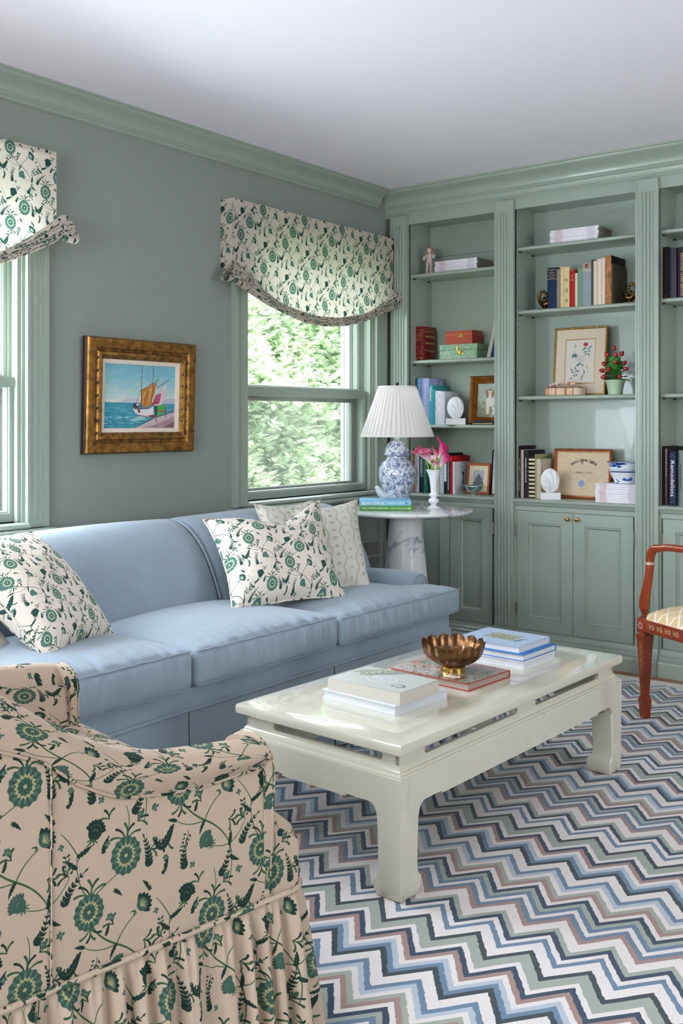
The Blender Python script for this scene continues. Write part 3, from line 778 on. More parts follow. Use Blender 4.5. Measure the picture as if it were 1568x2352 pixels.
def skirt(path0, dirv, nrm, L, seed, nm='skirt_panel'):
    m_ = MB(); d = Vector(dirv); nn = Vector(nrm); o = Vector(path0)
    def fn(u, v):
        k = smooth01(0, 1, v)
        ripple = .010*noise.noise(Vector((u*L*9, v*1.2, seed)))+.006*noise.noise(Vector((u*L*22, v, seed+4)))
        e = min(u, 1-u)*L
        kick = -.016*math.exp(-(e/.018)**2)*k
        return o+d*(L*u)+nn*(.004+.020*k+ripple*k+kick)+Vector((0, 0, -.285*v))
    m_.grid(fn, 70, 14); obj(nm, m_, M_blue, sofa, smooth='all')
for i, (a, b) in enumerate(((1.28, 2.088), (2.092, 2.796), (2.80, 3.592))): skirt((.999, a, .305), (0, 1, 0), (1, 0, 0), b-a, i*5)
skirt((.997, 3.594, .305), (-1, 0, 0), (0, 1, 0), .86, 21)

# ---------------------------------------------------------------- pillows
def pillow(nm, label, m, A, B, C_, D, thick, group=None, sag=0.0, seed=0, uvw=.50, dent=0.0, uo=(0, 0), welt=None):
    """corners: A bottom left, B bottom right, C_ top right, D top left (as seen from the room)"""
    A, B, C_, D = map(Vector, (A, B, C_, D)); ctr = (A+B+C_+D)/4
    t = thing(nm, label, 'pillow', ((A+B)/2), 0, group)
    N = 26
    nrm = (B-A).cross(D-A).normalized()
    if nrm.x < 0: nrm = -nrm
    def P(u, v, s):
        # pinched corners, edges drawn in between the corners
        uu = 2*u-1; vv = 2*v-1
        e = .055
        pu = u+(-e*uu*(1-vv*vv)*abs(uu)); pv = v+(-e*vv*(1-uu*uu)*abs(vv))
        p = (A*(1-pu)+B*pu)*(1-pv)+(D*(1-pu)+C_*pu)*pv
        h = thick*((1-abs(uu)**2.6)*(1-abs(vv)**2.6))**.55
        w = 1+.10*noise.noise(Vector((u*3+seed, v*3, seed)))+.05*noise.noise(Vector((u*8, v*8, seed)))
        p = p+nrm*s*h*w
        up = (D-A).normalized()
        if sag: p -= up*sag*math.exp(-((u-.56)/.24)**2)*smooth01(.35, 1, v)
        ed = max(abs(uu), abs(vv)); 
        p += nrm*.004*noise.noise(Vector((u*14, v*14, seed+2)))*smooth01(.5, .95, ed)
        return p
    Wd, Hd = (B-A).length, (D-A).length
    for s, nn in ((1, 'front'), (-1, 'back')):
        m_ = MB(); m_.grid(lambda u, v: P(u, v, s), N, N, uv=lambda u, v: (uo[0]+u*uvw, uo[1]+v*uvw*Hd/max(Wd, .3)))
        obj(nn, m_, m, t, smooth='all')
    pts = [P(k/20, 0, 0) for k in range(20)]+[P(1, k/20, 0) for k in range(20)]+[P(1-k/20, 1, 0) for k in range(20)]+[P(0, 1-k/20, 0) for k in range(20)]
    w_ = MB(); w_.tube(pts, .0035, 6, closed=True); obj('piping', w_, welt or m, t, smooth='all')
    return t
FG = 'cream pillows with dark green floral print'; LG = 'white pillows with sage leaf stripe print'
pillow('throw_pillow', 'green floral cream pillow at the near end of the sofa, tilting left', M_floral, (.86, 1.70, .492), (.70, 2.06, .50), (.42, 1.95, .815), (.50, 1.58, .83), .085, FG, .0, 1, .50, uo=(.02, .05))
pillow('throw_pillow', 'large green floral cream pillow with sagging top in the middle of the sofa', M_floral, (.755, 2.535, .497), (.875, 3.035, .497), (.545, 3.285, .845), (.50, 2.645, .805), .085, FG, .062, 2, .52, uo=(.10, .0))
pillow('throw_pillow', 'white sage leaf print pillow at the far end of the sofa by the marble table', M_leaf, (.70, 3.04, .49), (.79, 3.31, .49), (.46, 3.66, .815), (.42, 3.24, .80), .07, LG, .0, 3, .46)
pillow('throw_pillow', 'white sage leaf print pillow mostly hidden behind the large floral pillow', M_leaf, (.58, 2.98, .50), (.64, 3.28, .50), (.36, 3.46, .82), (.34, 3.10, .825), .045, LG, .0, 4, .46)
pillow('throw_pillow', 'leaf print pillow peeking out below the near floral pillow at left edge', M_leaf, (.72, 1.40, .495), (.655, 1.74, .495), (.36, 1.62, .80), (.40, 1.36, .80), .06, LG, .0, 5, .46)
# ---------------------------------------------------------------- roman shades
def shade(label, y0, y1, ztop, zs, zc, off=.075, side_drop=0.0, seed=0):
    """flat linen panel on a board, gathered into a swag at the hem. zs: z of hem at the sides, zc: z at the centre"""
    t = thing('roman_shade', label, 'window shade', (.04, (y0+y1)/2, ztop), 0, 'floral roman shades on the left wall')
    Wd = y1-y0
    def hem(u): return zs-(zs-zc)*(math.sin(pi*min(1, max(0, u)))**.85)
    m_ = MB()
    def P(u, v):
        z = ztop+(hem(u)-ztop)*v; y = y0+Wd*u
        billow = .012*math.sin(pi*v)*math.sin(pi*u)+.004*noise.noise(Vector((u*5, v*4, seed)))*v
        edge = .012*smooth01(.82, 1, v)*(1-math.sin(pi*u))
        return (off+billow+edge+.012*smooth01(.8, 1, v), y, z)
    m_.grid(P, 60, 30, uv=lambda u, v: (Wd*u+seed*.1, (P(u, v)[2])))
    obj('panel', m_, M_floral_shade, t, smooth='all')
    for s in (0, 1):
        r = MB()
        yy = y0+Wd*s
        r.grid(lambda u, v: (off*u, yy+.001*(2*s-1), ztop+(zs+.02-ztop)*v), 3, 10, uv=lambda u, v: (off*u+.05, ztop+(zs-ztop)*v))
        obj('side_return', r, M_floral_shade, t, smooth='all')
    b = MB(); b.box(.001, off-.002, y0+.002, y1-.002, ztop-.022, ztop-.001); obj('headrail', b, mat('shade_board', (225, 220, 210), .7), t)
    # stacked folds of the swag, each a soft roll following the hem
    for k in range(5):
        f = MB(); du = .018*k
        def Q(u, v, k=k):
            uu = -.03-.006*k+u*(1.06+.012*k); a = v*2*pi
            bun = 1+1.7*(1-math.sin(pi*min(1, max(0, u))))**2
            z = hem(min(1, max(0, uu)))-.003-.0065*k*(.55+.9*math.sin(pi*u))+.010*(2-k)*(1-math.sin(pi*u))**3
            wob = .5*noise.noise(Vector((u*10, k*3.1, seed)))
            R = (.0072+.0015*wob)*bun
            z += .004*noise.noise(Vector((u*14, k*1.7, seed+8)))
            x = off+.010+.006*(k % 2)+.010*math.exp(-((u-.02)/.07)**2)+.010*math.exp(-((u-.98)/.07)**2)+.003*wob
            return (x+R*1.5*math.cos(a), y0+Wd*uu, z+R*.75*math.sin(a))
        f.grid(Q, 70, 10, uv=lambda u, v, k=k: (Wd*u+.04*k, .06*k+.045*v), cv=True)
        obj('fold', f, M_floral_shade, t, smooth='all')
    # turned-back fold corner under the panel, with a cuff at each side
    for s in (0, 1):
        c = MB()
        def R_(u, v, s=s):
            L = .26
            d = L*(1-u)*(1 if s == 0 else -1); yy = (y0 if s == 0 else y1)+d-(.035*(1-v)*(1 if s == 0 else -1))*(u)
            uu = (yy-y0)/Wd
            z = hem(min(1, max(0, uu)))+.048*u*(1-v)+.004
            return (off+.022+.022*math.sin(pi*v)*u, yy, z)
        c.grid(R_, 20, 8, uv=lambda u, v, s=s: (.26*u+.1*s, .09*v)); obj('fold', c, M_floral_shade, t, smooth='all')
    return t
shade('floral roman shade on the window beside the bookcase', 3.245, 4.512, 2.178, 1.845, 1.695, seed=0)
shade('floral roman shade on the near window, cut off at the left edge of the photo', 1.0, 2.300, 2.178, 1.895, 1.685, seed=3)

# ---------------------------------------------------------------- rug
M_rug = bpy.data.materials.new('chevron_wool'); M_rug.use_nodes = True
def build_rug():
    n = M_rug.node_tree.nodes; l = M_rug.node_tree.links; b = n['Principled BSDF']; b.inputs['Roughness'].default_value = .95; b.inputs['Specular IOR Level'].default_value = .1
    b.inputs['Sheen Weight'].default_value = .2
    tc = n.new('ShaderNodeTexCoord'); sp = n.new('ShaderNodeSeparateXYZ'); l.new(tc.outputs['UV'], sp.inputs[0])
    def mth(op, a, b_=None, c_=None):
        m = n.new('ShaderNodeMath'); m.operation = op
        for i, x in enumerate((a, b_, c_)):
            if x is None: continue
            if isinstance(x, (int, float)): m.inputs[i].default_value = x
            else: l.new(x, m.inputs[i])
        return m.outputs[0]
    nz = n.new('ShaderNodeTexNoise'); nz.inputs['Scale'].default_value = 60; l.new(tc.outputs['UV'], nz.inputs['Vector'])
    wob = mth('MULTIPLY', mth('SUBTRACT', nz.outputs['Fac'], .5), .0055)
    nz2 = n.new('ShaderNodeTexNoise'); nz2.inputs['Scale'].default_value = 4; l.new(tc.outputs['UV'], nz2.inputs['Vector'])
    wob2 = mth('MULTIPLY', mth('SUBTRACT', nz2.outputs['Fac'], .5), .012)
    x = mth('ADD', sp.outputs[0], mth('ADD', wob, wob2))
    tri = mth('MULTIPLY', mth('PINGPONG', mth('ADD', x, 10*.134+.022), .067), .085/.067)
    y = mth('SUBTRACT', mth('ADD', sp.outputs[1], wob), tri)
    P = .0205; NS = 32
    idx = mth('FLOOR', mth('DIVIDE', y, P)); q = mth('DIVIDE', mth('ADD', mth('FLOORED_MODULO', idx, NS), .5), NS)
    r = n.new('ShaderNodeValToRGB'); r.color_ramp.interpolation = 'CONSTANT'
    cr = (226, 218, 214); nv = (46, 66, 86); st = (104, 128, 150); sg = (160, 166, 154); rs = (160, 132, 124); lb = (178, 188, 198); gy = (188, 188, 188); dk = (52, 64, 70)
    seq = [cr, nv, sg, cr, cr, rs, st, cr, st, sg, nv, cr, rs, sg, cr, lb, st, cr, cr, dk, st, lb, cr, rs, nv, cr, sg, sg, dk, cr, cr, st]
    while len(r.color_ramp.elements) > 1: r.color_ramp.elements.remove(r.color_ramp.elements[-1])
    r.color_ramp.elements[0].position = 0; r.color_ramp.elements[0].color = srgb(*seq[0])
    for i in range(1, NS):
        e = r.color_ramp.elements.new(i/NS); e.color = srgb(*seq[i])
    l.new(q, r.inputs['Fac'])
    fib = n.new('ShaderNodeTexNoise'); fib.inputs['Scale'].default_value = 420; fib.inputs['Detail'].default_value = 2; l.new(tc.outputs['UV'], fib.inputs['Vector'])
    mr = n.new('ShaderNodeMapRange'); mr.inputs['From Min'].default_value = .3; mr.inputs['From Max'].default_value = .7; mr.inputs['To Min'].default_value = .84; mr.inputs['To Max'].default_value = 1.12; l.new(fib.outputs['Fac'], mr.inputs['Value'])
    hs = n.new('ShaderNodeMix'); hs.data_type = 'RGBA'; hs.blend_type = 'MULTIPLY'; hs.inputs['Factor'].default_value = 1; l.new(r.outputs['Color'], hs.inputs['A']); l.new(mr.outputs['Result'], hs.inputs['B'])
    # cream scalloped border along the far edge
    sc = mth('ADD', 4.335, mth('MULTIPLY', mth('SINE', mth('MULTIPLY', sp.outputs[0], 2*pi/.134)), .012))
    bd = mth('GREATER_THAN', sp.outputs[1], sc)
    mx = n.new('ShaderNodeMix'); mx.data_type = 'RGBA'; l.new(bd, mx.inputs['Factor']); l.new(hs.outputs['Result'], mx.inputs['A']); mx.inputs['B'].default_value = srgb(222, 214, 204)
    l.new(mx.outputs['Result'], b.inputs['Base Color'])
    bp = n.new('ShaderNodeBump'); bp.inputs['Strength'].default_value = .6; bp.inputs['Distance'].default_value = .003
    l.new(fib.outputs['Fac'], bp.inputs['Height']); l.new(bp.outputs['Normal'], b.inputs['Normal'])
build_rug()
m_ = MB()
def far_edge(x): return 4.415+.010*math.sin(x*7)-.03*smooth01(1.45, 1.2, x)
m_.grid(lambda u, v: (.67+3.28*u, .15+(far_edge(.67+3.28*u)-.15)*v, .0115), 60, 4, uv=lambda u, v: (.67+3.28*u, .15+(far_edge(.67+3.28*u)-.15)*v))
for y_, ff in ((0, lambda x: .15), (1, far_edge)):
    m_.grid(lambda u, v: (.67+3.28*u, ff(.67+3.28*u), .0115*v), 60, 1, uv=lambda u, v: (.67+3.28*u, 4.45))
m_.grid(lambda u, v: (.67, .15+4.2*u, .0115*v), 2, 1); m_.grid(lambda u, v: (3.95, .15+4.2*u, .0115*v), 2, 1)
tag(obj('rug', m_, M_rug, None), 'large wool rug with narrow zigzag stripes in blue, cream, sage and rose', 'rug')

# ---------------------------------------------------------------- coffee table
M_lac = mat('cream_lacquer', (210, 205, 187), .10, spec=.6, coat=1.0)
TR = math.radians(-2.6)
tb = thing('coffee_table', 'low cream lacquered coffee table with pierced frieze and hoof feet', 'table', (1.59, 2.605, .012), TR)
TX, TY, TH = .285, .615, .383    # half sizes and height, local frame
L_ = dict(world=False)
m_ = MB()
m_.ring(-TX, TX, -TY, TY, [(.050, TH-.030), (.006, TH-.030), (.001, TH-.026), (0, TH-.018), (0, TH-.008), (.003, TH-.002), (.008, TH), (.0845, TH), (.085, TH-.0014), (.0862, TH-.0014), (.0867, TH)], fill=True)
obj('tabletop', m_, M_lac, tb, smooth=35, **L_)
m_ = MB()   # frieze: pierced waist between top and moulding
zf0, zf1 = TH-.062, TH-.0295; IN = .023
def frieze_side(mp, half, slots):
    bars = []; x = -half
    m_.box(-half, half, 0, .012, zf1-.006, zf1, mp); m_.box(-half, half, 0, .012, zf0, zf0+.006, mp)
    for a, b in slots+[(half, half)]:
        if a > x: m_.box(x, a, 0, .012, zf0+.006, zf1-.006, mp)
        x = b
    for a, b in slots:
        for sx, s in ((a, 1), (b, -1)):
            zc = (zf0+.006+zf1-.006)/2; hh = (zf1-.006-zf0-.006)/2
            for up in (1, -1):
                V = [(sx, 0, zc+up*hh), (sx+s*.006, 0, zc+up*hh), (sx, 0, zc+up*(hh-.006)), (sx, .012, zc+up*hh), (sx+s*.006, .012, zc+up*hh), (sx, .012, zc+up*(hh-.006))]
                m_.add([mp @ Vector(p) for p in V], [(0, 1, 2), (3, 5, 4), (1, 4, 5, 2)])
Rz = lambda a: Matrix.Rotation(a, 4, 'Z')
ls = [(-TY+.13, -.03), (.07, TY-.13)]
for ang, half, off, sl in ((0, TX-IN, TY-IN, [(-TX+.125, TX-.075)]), (pi, TX-IN, TY-IN, [(-TX+.125, TX-.075)]), (pi/2, TY-IN, TX-IN, ls), (-pi/2, TY-IN, TX-IN, ls)):
    frieze_side(Rz(ang) @ Matrix.Translation((0, -off, 0)), half, sl)
obj('frieze', m_, M_lac, tb, smooth=30, **L_)
m_ = MB()
m_.ring(-TX, TX, -TY, TY, [(IN+.012, zf0+.002), (IN-.001, zf0+.002), (.021, zf0-.002), (.017, zf0-.006), (.015, zf0-.010), (.010, zf0-.011), (.009, zf0-.016), (.004, zf0-.018), (.003, zf0-.022), (.003, zf0-.024), (IN+.012, zf0-.024)], close=True)
obj('moulding', m_, M_lac, tb, smooth=30, **L_)
m_ = MB(); za = zf0-.024
LW = .074
def apron(mp, half, tr=0.0):
    pts = [(-half, za)]; n = 8
    zb = za-.070
    e = half-LW
    top = [(-half, za), (half, za)]
    low = []
    for i in range(n+1):     # rounded spandrel at the right leg
        a = pi/2*i/n; low.append((e-.028*(1-math.sin(a)), zb-.028*(1-math.cos(a))*1.0))
    right = [(half, zb-.03), (e, zb-.03)]+[(e-.028*(1-math.cos(a)), zb-.03+.030*math.sin(a)) for a in [pi/2*i/n for i in range(n+1)]]
    pr = [(-half, za), (half, za)]+right+[(e-.10, zb), (e-.10, zb-.006), (-e+.10, zb-.006), (-e+.10, zb)]+[(-p, q) for p, q in right[::-1]]
    pr = [(max(-half+tr, min(half-tr, p)), q) for p, q in pr]
    m_.prism(pr, lambda p, q, t: mp @ Vector((p, t, q)), 0, .030)
for ang, half, off, tr in ((0, TX-.002, TY-.002, 0), (pi, TX-.002, TY-.002, 0), (pi/2, TY-.002, TX-.002, .0305), (-pi/2, TY-.002, TX-.002, .0305)): apron(Rz(ang) @ Matrix.Translation((0, -off, 0)), half, tr)
obj('apron', m_, M_lac, tb, smooth=30, **L_)
for sx in (-1, 1):
    for sy in (-1, 1):
        m_ = MB(); lv = [(za-.0975, LW), (.085, LW-.004), (.060, LW-.002), (.050, LW+.004), (.044, LW+.009), (.036, LW+.012), (.022, LW+.012), (.010, LW+.009), (0, LW+.004)]
        V = []
        for z, w in lv:
            a = TX-.002; b = TY-.002; r = 0.004
            inn = 0 if z > .02 else (.02-z)*.25
            V += [(sx*(a-inn), sy*(b-inn), z), (sx*(a-w), sy*(b-inn), z), (sx*(a-w), sy*(b-w), z), (sx*(a-inn), sy*(b-w), z)]
        F = [(j*4+k, j*4+(k+1) % 4, (j+1)*4+(k+1) % 4, (j+1)*4+k) for j in range(len(lv)-1) for k in range(4)]+[(0, 1, 2, 3), tuple((len(lv)-1)*4+k for k in range(4))]
        m_.add(V, F); o = obj('leg', m_, M_lac, tb, smooth=30, **L_)
        bv = o.modifiers.new('b', 'BEVEL'); bv.width = .003; bv.segments = 2; bv.limit_method = 'ANGLE'
TZ = TH+.012   # world height of the table top
# ---------------------------------------------------------------- skirted club chair (seen from behind its right arm)
CH = thing('club_chair', 'green floral upholstered club chair with gathered skirt in the left foreground', 'chair', (1.55, 1.05, 0))
FW = Vector((.165, .986, 0)).normalized(); SD = Vector((FW.y, -FW.x, 0))
P0 = Vector((1.998, 1.323, 0)); CW = .83; CD = .80    # near arm front corner, width, depth
def cp(s, w, z): return P0-FW*s-SD*w+Vector((0, 0, z))   # s back from arm front, w across from the near side
topz = [(0, .598), (.05, .606), (.115, .612), (.2, .622), (.28, .645), (.36, .685), (.42, .728), (.488, .778), (.56, .815), (.66, .84), (.8, .85), (1.3, .862)]
seamz = [(0, .560), (.115, .555), (.2, .560), (.295, .577), (.36, .612), (.42, .662), (.488, .694), (.6, .73), (.8, .75), (1.3, .75)]
RC = .10
def upath(n=90):
    """outer outline seen from above: near side, back, far side; returns (point, outward normal, arc length from nearest arm front)"""
    L1 = CD-RC; La = RC*pi/2; L2 = CW-2*RC; T = 2*L1+2*La+L2; out = []
    for i in range(n+1):
        d = T*i/n
        if d < L1: p = (d, 0); nn = (0, -1)
        elif d < L1+La: a = (d-L1)/RC; p = (L1+RC*math.sin(a), RC-RC*math.cos(a)); nn = (math.sin(a), -math.cos(a))
        elif d < L1+La+L2: p = (CD, RC+d-L1-La); nn = (1, 0)
        elif d < L1+2*La+L2: a = (d-L1-La-L2)/RC; p = (L1+RC*math.cos(a), CW-RC+RC*math.sin(a)); nn = (math.cos(a), math.sin(a))
        else: p = (T-d, CW); nn = (0, 1)
        out.append((p, nn, d, min(d, T-d)))
    return out
UP = upath()
def shell_pt(i, off, z):
    (s, w), (ns, nw), d, a = UP[i]; return cp(s+ns*off, w+nw*off, z)
n = len(UP)-1
m_ = MB()
m_.grid(lambda u, v: shell_pt(round(u*n), .004*math.sin(pi*v), lerp(.318, interp(seamz, UP[round(u*n)][3]), v)), n, 10, uv=lambda u, v: (UP[round(u*n)][2]*-1+.07, lerp(.318, interp(seamz, UP[round(u*n)][3]), v)+.03))
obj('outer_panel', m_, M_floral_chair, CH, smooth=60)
m_ = MB()
def roll(u, v):
    i = round(u*n); a = UP[i][3]; zs, zt = interp(seamz, a), interp(topz, a); h = zt-zs; TK = .115
    t = v
    ang = -pi/2+t*pi*1.12
    ro = .020+.25*h
    if t < .45:
        k = t/.45; off = .002+.020*math.sin(pi*.5*min(1, k*1.6)); z = zs+(zt-zs)*.72*math.sin(k*pi/2)**1.0
        off -= .004*k
    else:
        k = (t-.45)/.55; a2 = k*pi; off = .018-TK/2+TK/2*math.cos(a2); z = zs+h*.72+h*.28*math.sin(a2)-(.06*smooth01(.5, 1, k))
    return shell_pt(i, off, z)
m_.grid(roll, n, 22, uv=lambda u, v: (UP[round(u*n)][2]*-1+.17, .25*v+interp(seamz, UP[round(u*n)][3])*1.0))
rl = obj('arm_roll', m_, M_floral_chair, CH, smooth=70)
w_ = MB(); w_.tube([shell_pt(i, .003, interp(seamz, UP[i][3])) for i in range(n+1)], .0028, 6); obj('piping', w_, M_floral_chair, rl, smooth='all')
m_ = MB()
m_.grid(lambda u, v: shell_pt(round(u*n), -.105-.01*math.sin(pi*v), lerp(.36, interp(topz, UP[round(u*n)][3])-.035, v)), n, 8, uv=lambda u, v: (UP[round(u*n)][2]+.4, v*.4))
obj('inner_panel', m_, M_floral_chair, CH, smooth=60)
for w0 in (0, CW-.115):       # front faces of both arms
    m_ = MB(); pts = []
    for k in range(13):
        a = pi*k/12; pts.append((w0+.0575-.0675*math.cos(a), .555+.045*math.sin(a)))
    pr = [(w0, .318)]+pts+[(w0+.115, .318)]
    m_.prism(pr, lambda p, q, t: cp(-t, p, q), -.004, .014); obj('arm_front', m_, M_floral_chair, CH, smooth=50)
    s_ = MB(); s_.tube([cp(-.014, p, q) for p, q in pr], .003, 6); obj('piping', s_, M_floral_chair, CH, smooth='all')
for s in (.41,):
    s_ = MB(); s_.tube([cp(s, -.005, lerp(.32, interp(seamz, s), k/8)) for k in range(9)], .0016, 6); obj('seam', s_, M_floral_chair, CH, smooth='all')
# boxed seat cushion wrapping in front of the arms, on a deck
m_ = MB()
def fr(u, v, z0=.318):
    # u across, v round the front: 0 underneath, 1 back on top
    pr = [(-.02, .318), (.078, .318), (.092, .330), (.094, .36), (.092, .405), (.080, .432), (.055, .452), (.02, .468), (-.02, .476), (-.3, .49), (-.66, .48)]
    t = v*(len(pr)-1); i = min(int(t), len(pr)-2); k = t-i
    s = lerp(pr[i][0], pr[i+1][0], k); z = lerp(pr[i][1], pr[i+1][1], k)
    return s, z
def seatp(u, v):
    s, z = fr(u, v); w = CW*u; ed = min(u, 1-u)*CW
    z -= .020*(1-min(1, ed/.04))**2*(1 if z > .42 else 0); s -= .014*(1-min(1, ed/.03))**2*(1 if s > 0 else 0)
    if s < 0: w = .115+(CW-.23)*u if s < -.03 else w
    return cp(-s, w, z)
m_.grid(seatp, 40, 30, uv=lambda u, v: (CW*u+.13, fr(u, v)[1]-fr(u, v)[0]))
for uu in (0, 1):
    pr = [(-.02, .318), (.078, .318), (.092, .330), (.094, .36), (.092, .405), (.078, .418), (.055, .435), (.02, .448), (-.02, .456)]
    V = [cp(-(p-.014*(p > 0)), CW*uu-.004*(1-2*uu)*(0 if 1 else 0), q) for p, q in pr]; m_.add(V, [tuple(range(len(V)))])
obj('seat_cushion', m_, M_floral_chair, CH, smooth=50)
# closed loop for welt and skirt: shell outline plus the seat front
def loop_pts(N=260, zf=None):
    outl = [(p, nn, d) for (p, nn, d, a) in UP]
    poly = [(s, w) for (s, w), nn, d in outl]+[(-.05, CW), (-.094+.02, CW), (-.094, CW-.02), (-.094, .02), (-.094+.02, 0), (-.05, 0)]
    P = poly+[poly[0]]; L = [0]
    for a, b in zip(P, P[1:]): L.append(L[-1]+math.hypot(b[0]-a[0], b[1]-a[1]))
    out = []
    for i in range(N):
        d = L[-1]*i/N; j = 0
        while L[j+1] < d: j += 1
        k = (d-L[j])/max(1e-9, L[j+1]-L[j]); out.append((lerp(P[j][0], P[j+1][0], k), lerp(P[j][1], P[j+1][1], k), d))
    return out, L[-1]
LP, LT = loop_pts(900)
NL = len(LP); NR = []
for i in range(NL):
    a, b = LP[(i-6) % NL], LP[(i+6) % NL]; tx, ty = b[0]-a[0], b[1]-a[1]; q = math.hypot(tx, ty); NR.append((ty/q, -tx/q))
w_ = MB(); w_.tube([cp(LP[i][0]+NR[i][0]*.004, LP[i][1]+NR[i][1]*.004, .318) for i in range(0, NL, 3)], .0055, 8, closed=True)
obj('welt', w_, M_floral_chair, CH, smooth='all')
m_ = MB()
def skp(u, v):
    i = round(u*NL) % NL; s, w, d = LP[i]; k = v**.8
    ph = d*2*pi/.048+2.4*noise.noise(Vector((d*7, 1, 0)))*2
    f = math.sin(ph); f = math.copysign(abs(f)**.7, f)
    amp = (.010+.012*(.5+noise.noise(Vector((d*13, 4, 0)))))
    off = .002+.040*v+f*amp*(.35+.65*k)*smooth01(0, .12, v)+.004*math.sin(d*2*pi/.019)*(1-v)**2*smooth01(0, .05, v)
    return cp(s+NR[i][0]*off, w+NR[i][1]*off, lerp(.316, .022, v))
m_.grid(skp, NL, 16, uv=lambda u, v: (-LT*u*1.35+.07, .30-.30*v), cu=True)
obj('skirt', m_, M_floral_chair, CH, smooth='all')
m_ = MB(); m_.box(-.05, .60, .10, CW-.10, .02, .33, Matrix(((-FW.x*1, -SD.x, 0, P0.x), (-FW.y, -SD.y, 0, P0.y), (0, 0, 1, 0), (0, 0, 0, 1)))); obj('frame', m_, mat('chair_frame', (90, 70, 50), .7), CH)

# ---------------------------------------------------------------- painted wooden armchair at the right edge
M_sat = mat('satinwood', (134, 50, 18), .25, coat=.4, var=.4, noise_scale=9)
M_sat2 = mat('satinwood_dark', (96, 38, 20), .25, coat=.5, var=.2, noise_scale=12)
M_petal_p = mat('painted_daisy', (196, 164, 150), .5); M_leaf_p = mat('painted_leaf', (138, 128, 70), .5); M_dk_p = mat('painted_oval', (44, 44, 40), .5); M_cr_p = mat('painted_line', (222, 182, 110), .5)
ac = thing('armchair', 'painted satinwood armchair with cream trellis seat at the right edge', 'chair', (1.753, 3.835, .012))
RD = Vector((.858, -.513, 0)); ND = Vector((-.513, -.858, 0))      # along the side rail; outward towards the camera
A0 = Vector((1.745, 3.828, .012))                                     # front leg centre
def ap(a, b, z): return A0+RD*a+ND*b+Vector((0, 0, z))
def leg(a, b, nm='leg', par=ac):
    m_ = MB(); lv = [(0, .0125), (.002, .014), (.055, .0165), (.070, .0185), (.078, .0150), (.086, .0125), (.10, .0125), (.30, .0215), (.318, .0245), (.324, .0245), (.328, .019)]
    V = []
    for z, r in lv: V += [ap(a+x*r, b+y*r, z) for x, y in ((-1, -1), (1, -1), (1, 1), (-1, 1))]
    F = [(j*4+k, j*4+(k+1) % 4, (j+1)*4+(k+1) % 4, (j+1)*4+k) for j in range(len(lv)-1) for k in range(4)]+[(0, 1, 2, 3), tuple((len(lv)-1)*4+k for k in range(4))]
    m_.add(V, F); m_.box(-.022, .022, -.022, .022, .332, .392, Matrix(((RD.x, ND.x, 0, ap(a, b, 0).x), (RD.y, ND.y, 0, ap(a, b, 0).y), (0, 0, 1, A0.z), (0, 0, 0, 1))), bev=.003)
    c = ap(a, b, 0); m_.lathe([(.0001, .326), (.017, .326), (.0165, .330), (.019, .334), (.0001, .334)], c=c, n=20)
    return obj(nm, m_, M_sat, par, smooth=30)
lg = leg(0, 0)
for z in (.296, .268, .240, .212):
    m_ = MB(); rr = .0123+.0092*(z-.10)/.2; m_.lathe([(.0001, 0), (.0042, 0)], n=14)
    m_.v = [tuple(ap(v[0]*.75, rr+.0008, z+v[1]*3.0)) for v in m_.v]; obj('oval_inlay', m_, M_dk_p, lg)
    m_ = MB(); m_.lathe([(.0042, 0), (.0052, 0)], n=14); m_.v = [tuple(ap(v[0]*.75, rr+.0008, z+v[1]*3.0)) for v in m_.v]; obj('oval_border', m_, M_cr_p, lg)
for q in range(3):
    m_ = MB(); m_.ico(ap(0, .0172-.0003*q, .185-.009*q), .0014, 1); obj('painted_dot', m_, M_cr_p, lg)
for (a, b) in ((0, -.50), (.48, 0), (.48, -.50)): leg(a, b)
RM = lambda: Matrix(((RD.x, ND.x, 0, A0.x), (RD.y, ND.y, 0, A0.y), (0, 0, 1, A0.z), (0, 0, 0, 1)))
rails = []
for (x0, x1, y0, y1) in ((.020, .462, -.016, .018), (.020, .462, -.516, -.484), (-.014, .014, -.48, -.02), (.466, .494, -.48, -.02)):
    m_ = MB(); m_.box(x0, x1, y0, y1, .340, .388, RM(), bev=.002); rails.append(obj('seat_rail', m_, M_sat, ac, smooth=30))
def flower(mb_, o, r, u, n, s, np_=9):
    for k in range(np_):
        a = 2*pi*k/np_; d = r*math.cos(a)+u*math.sin(a); e = r*-math.sin(a)+u*math.cos(a)
        mb_.add([o+d*s*.25+n*.0004, o+d*s*.7+e*s*.16+n*.0004, o+d*s+n*.0004, o+d*s*.7-e*s*.16+n*.0004], [(0, 1, 2, 3)])
UPV = Vector((0, 0, 1))
for i, a in enumerate((.058, .104, .150, .196)):
    m_ = MB(); flower(m_, ap(a+.012, .0186, .366), RD, UPV, ND, .0115); f_ = obj('painted_flower', m_, M_petal_p, rails[0]); f_['kind'] = 'stuff'
    m_ = MB()
    for an, ln in ((2.5, .019), (pi, .016), (3.8, .018)):
        d = RD*math.cos(an)+UPV*math.sin(an); e = RD*-math.sin(an)+UPV*math.cos(an); o = ap(a+.002, .0186, .366)+ND*.0004
        m_.add([o, o+d*ln*.5+e*.0034, o+d*ln, o+d*ln*.5-e*.0034], [(0, 1, 2, 3)])
    f_ = obj('painted_leaves', m_, M_leaf_p, rails[0]); f_['kind'] = 'stuff'
for z in (.345, .383):
    m_ = MB(); m_.box(.022, .46, .0182, .0187, z-.0006, z+.0006, RM()); obj('string_line', m_, M_dk_p, rails[0])
m_ = MB(); flower(m_, ap(0, .0224, .362), RD, UPV, ND, .0165, 8); f_ = obj('painted_daisy', m_, M_petal_p, lg); f_['kind'] = 'stuff'
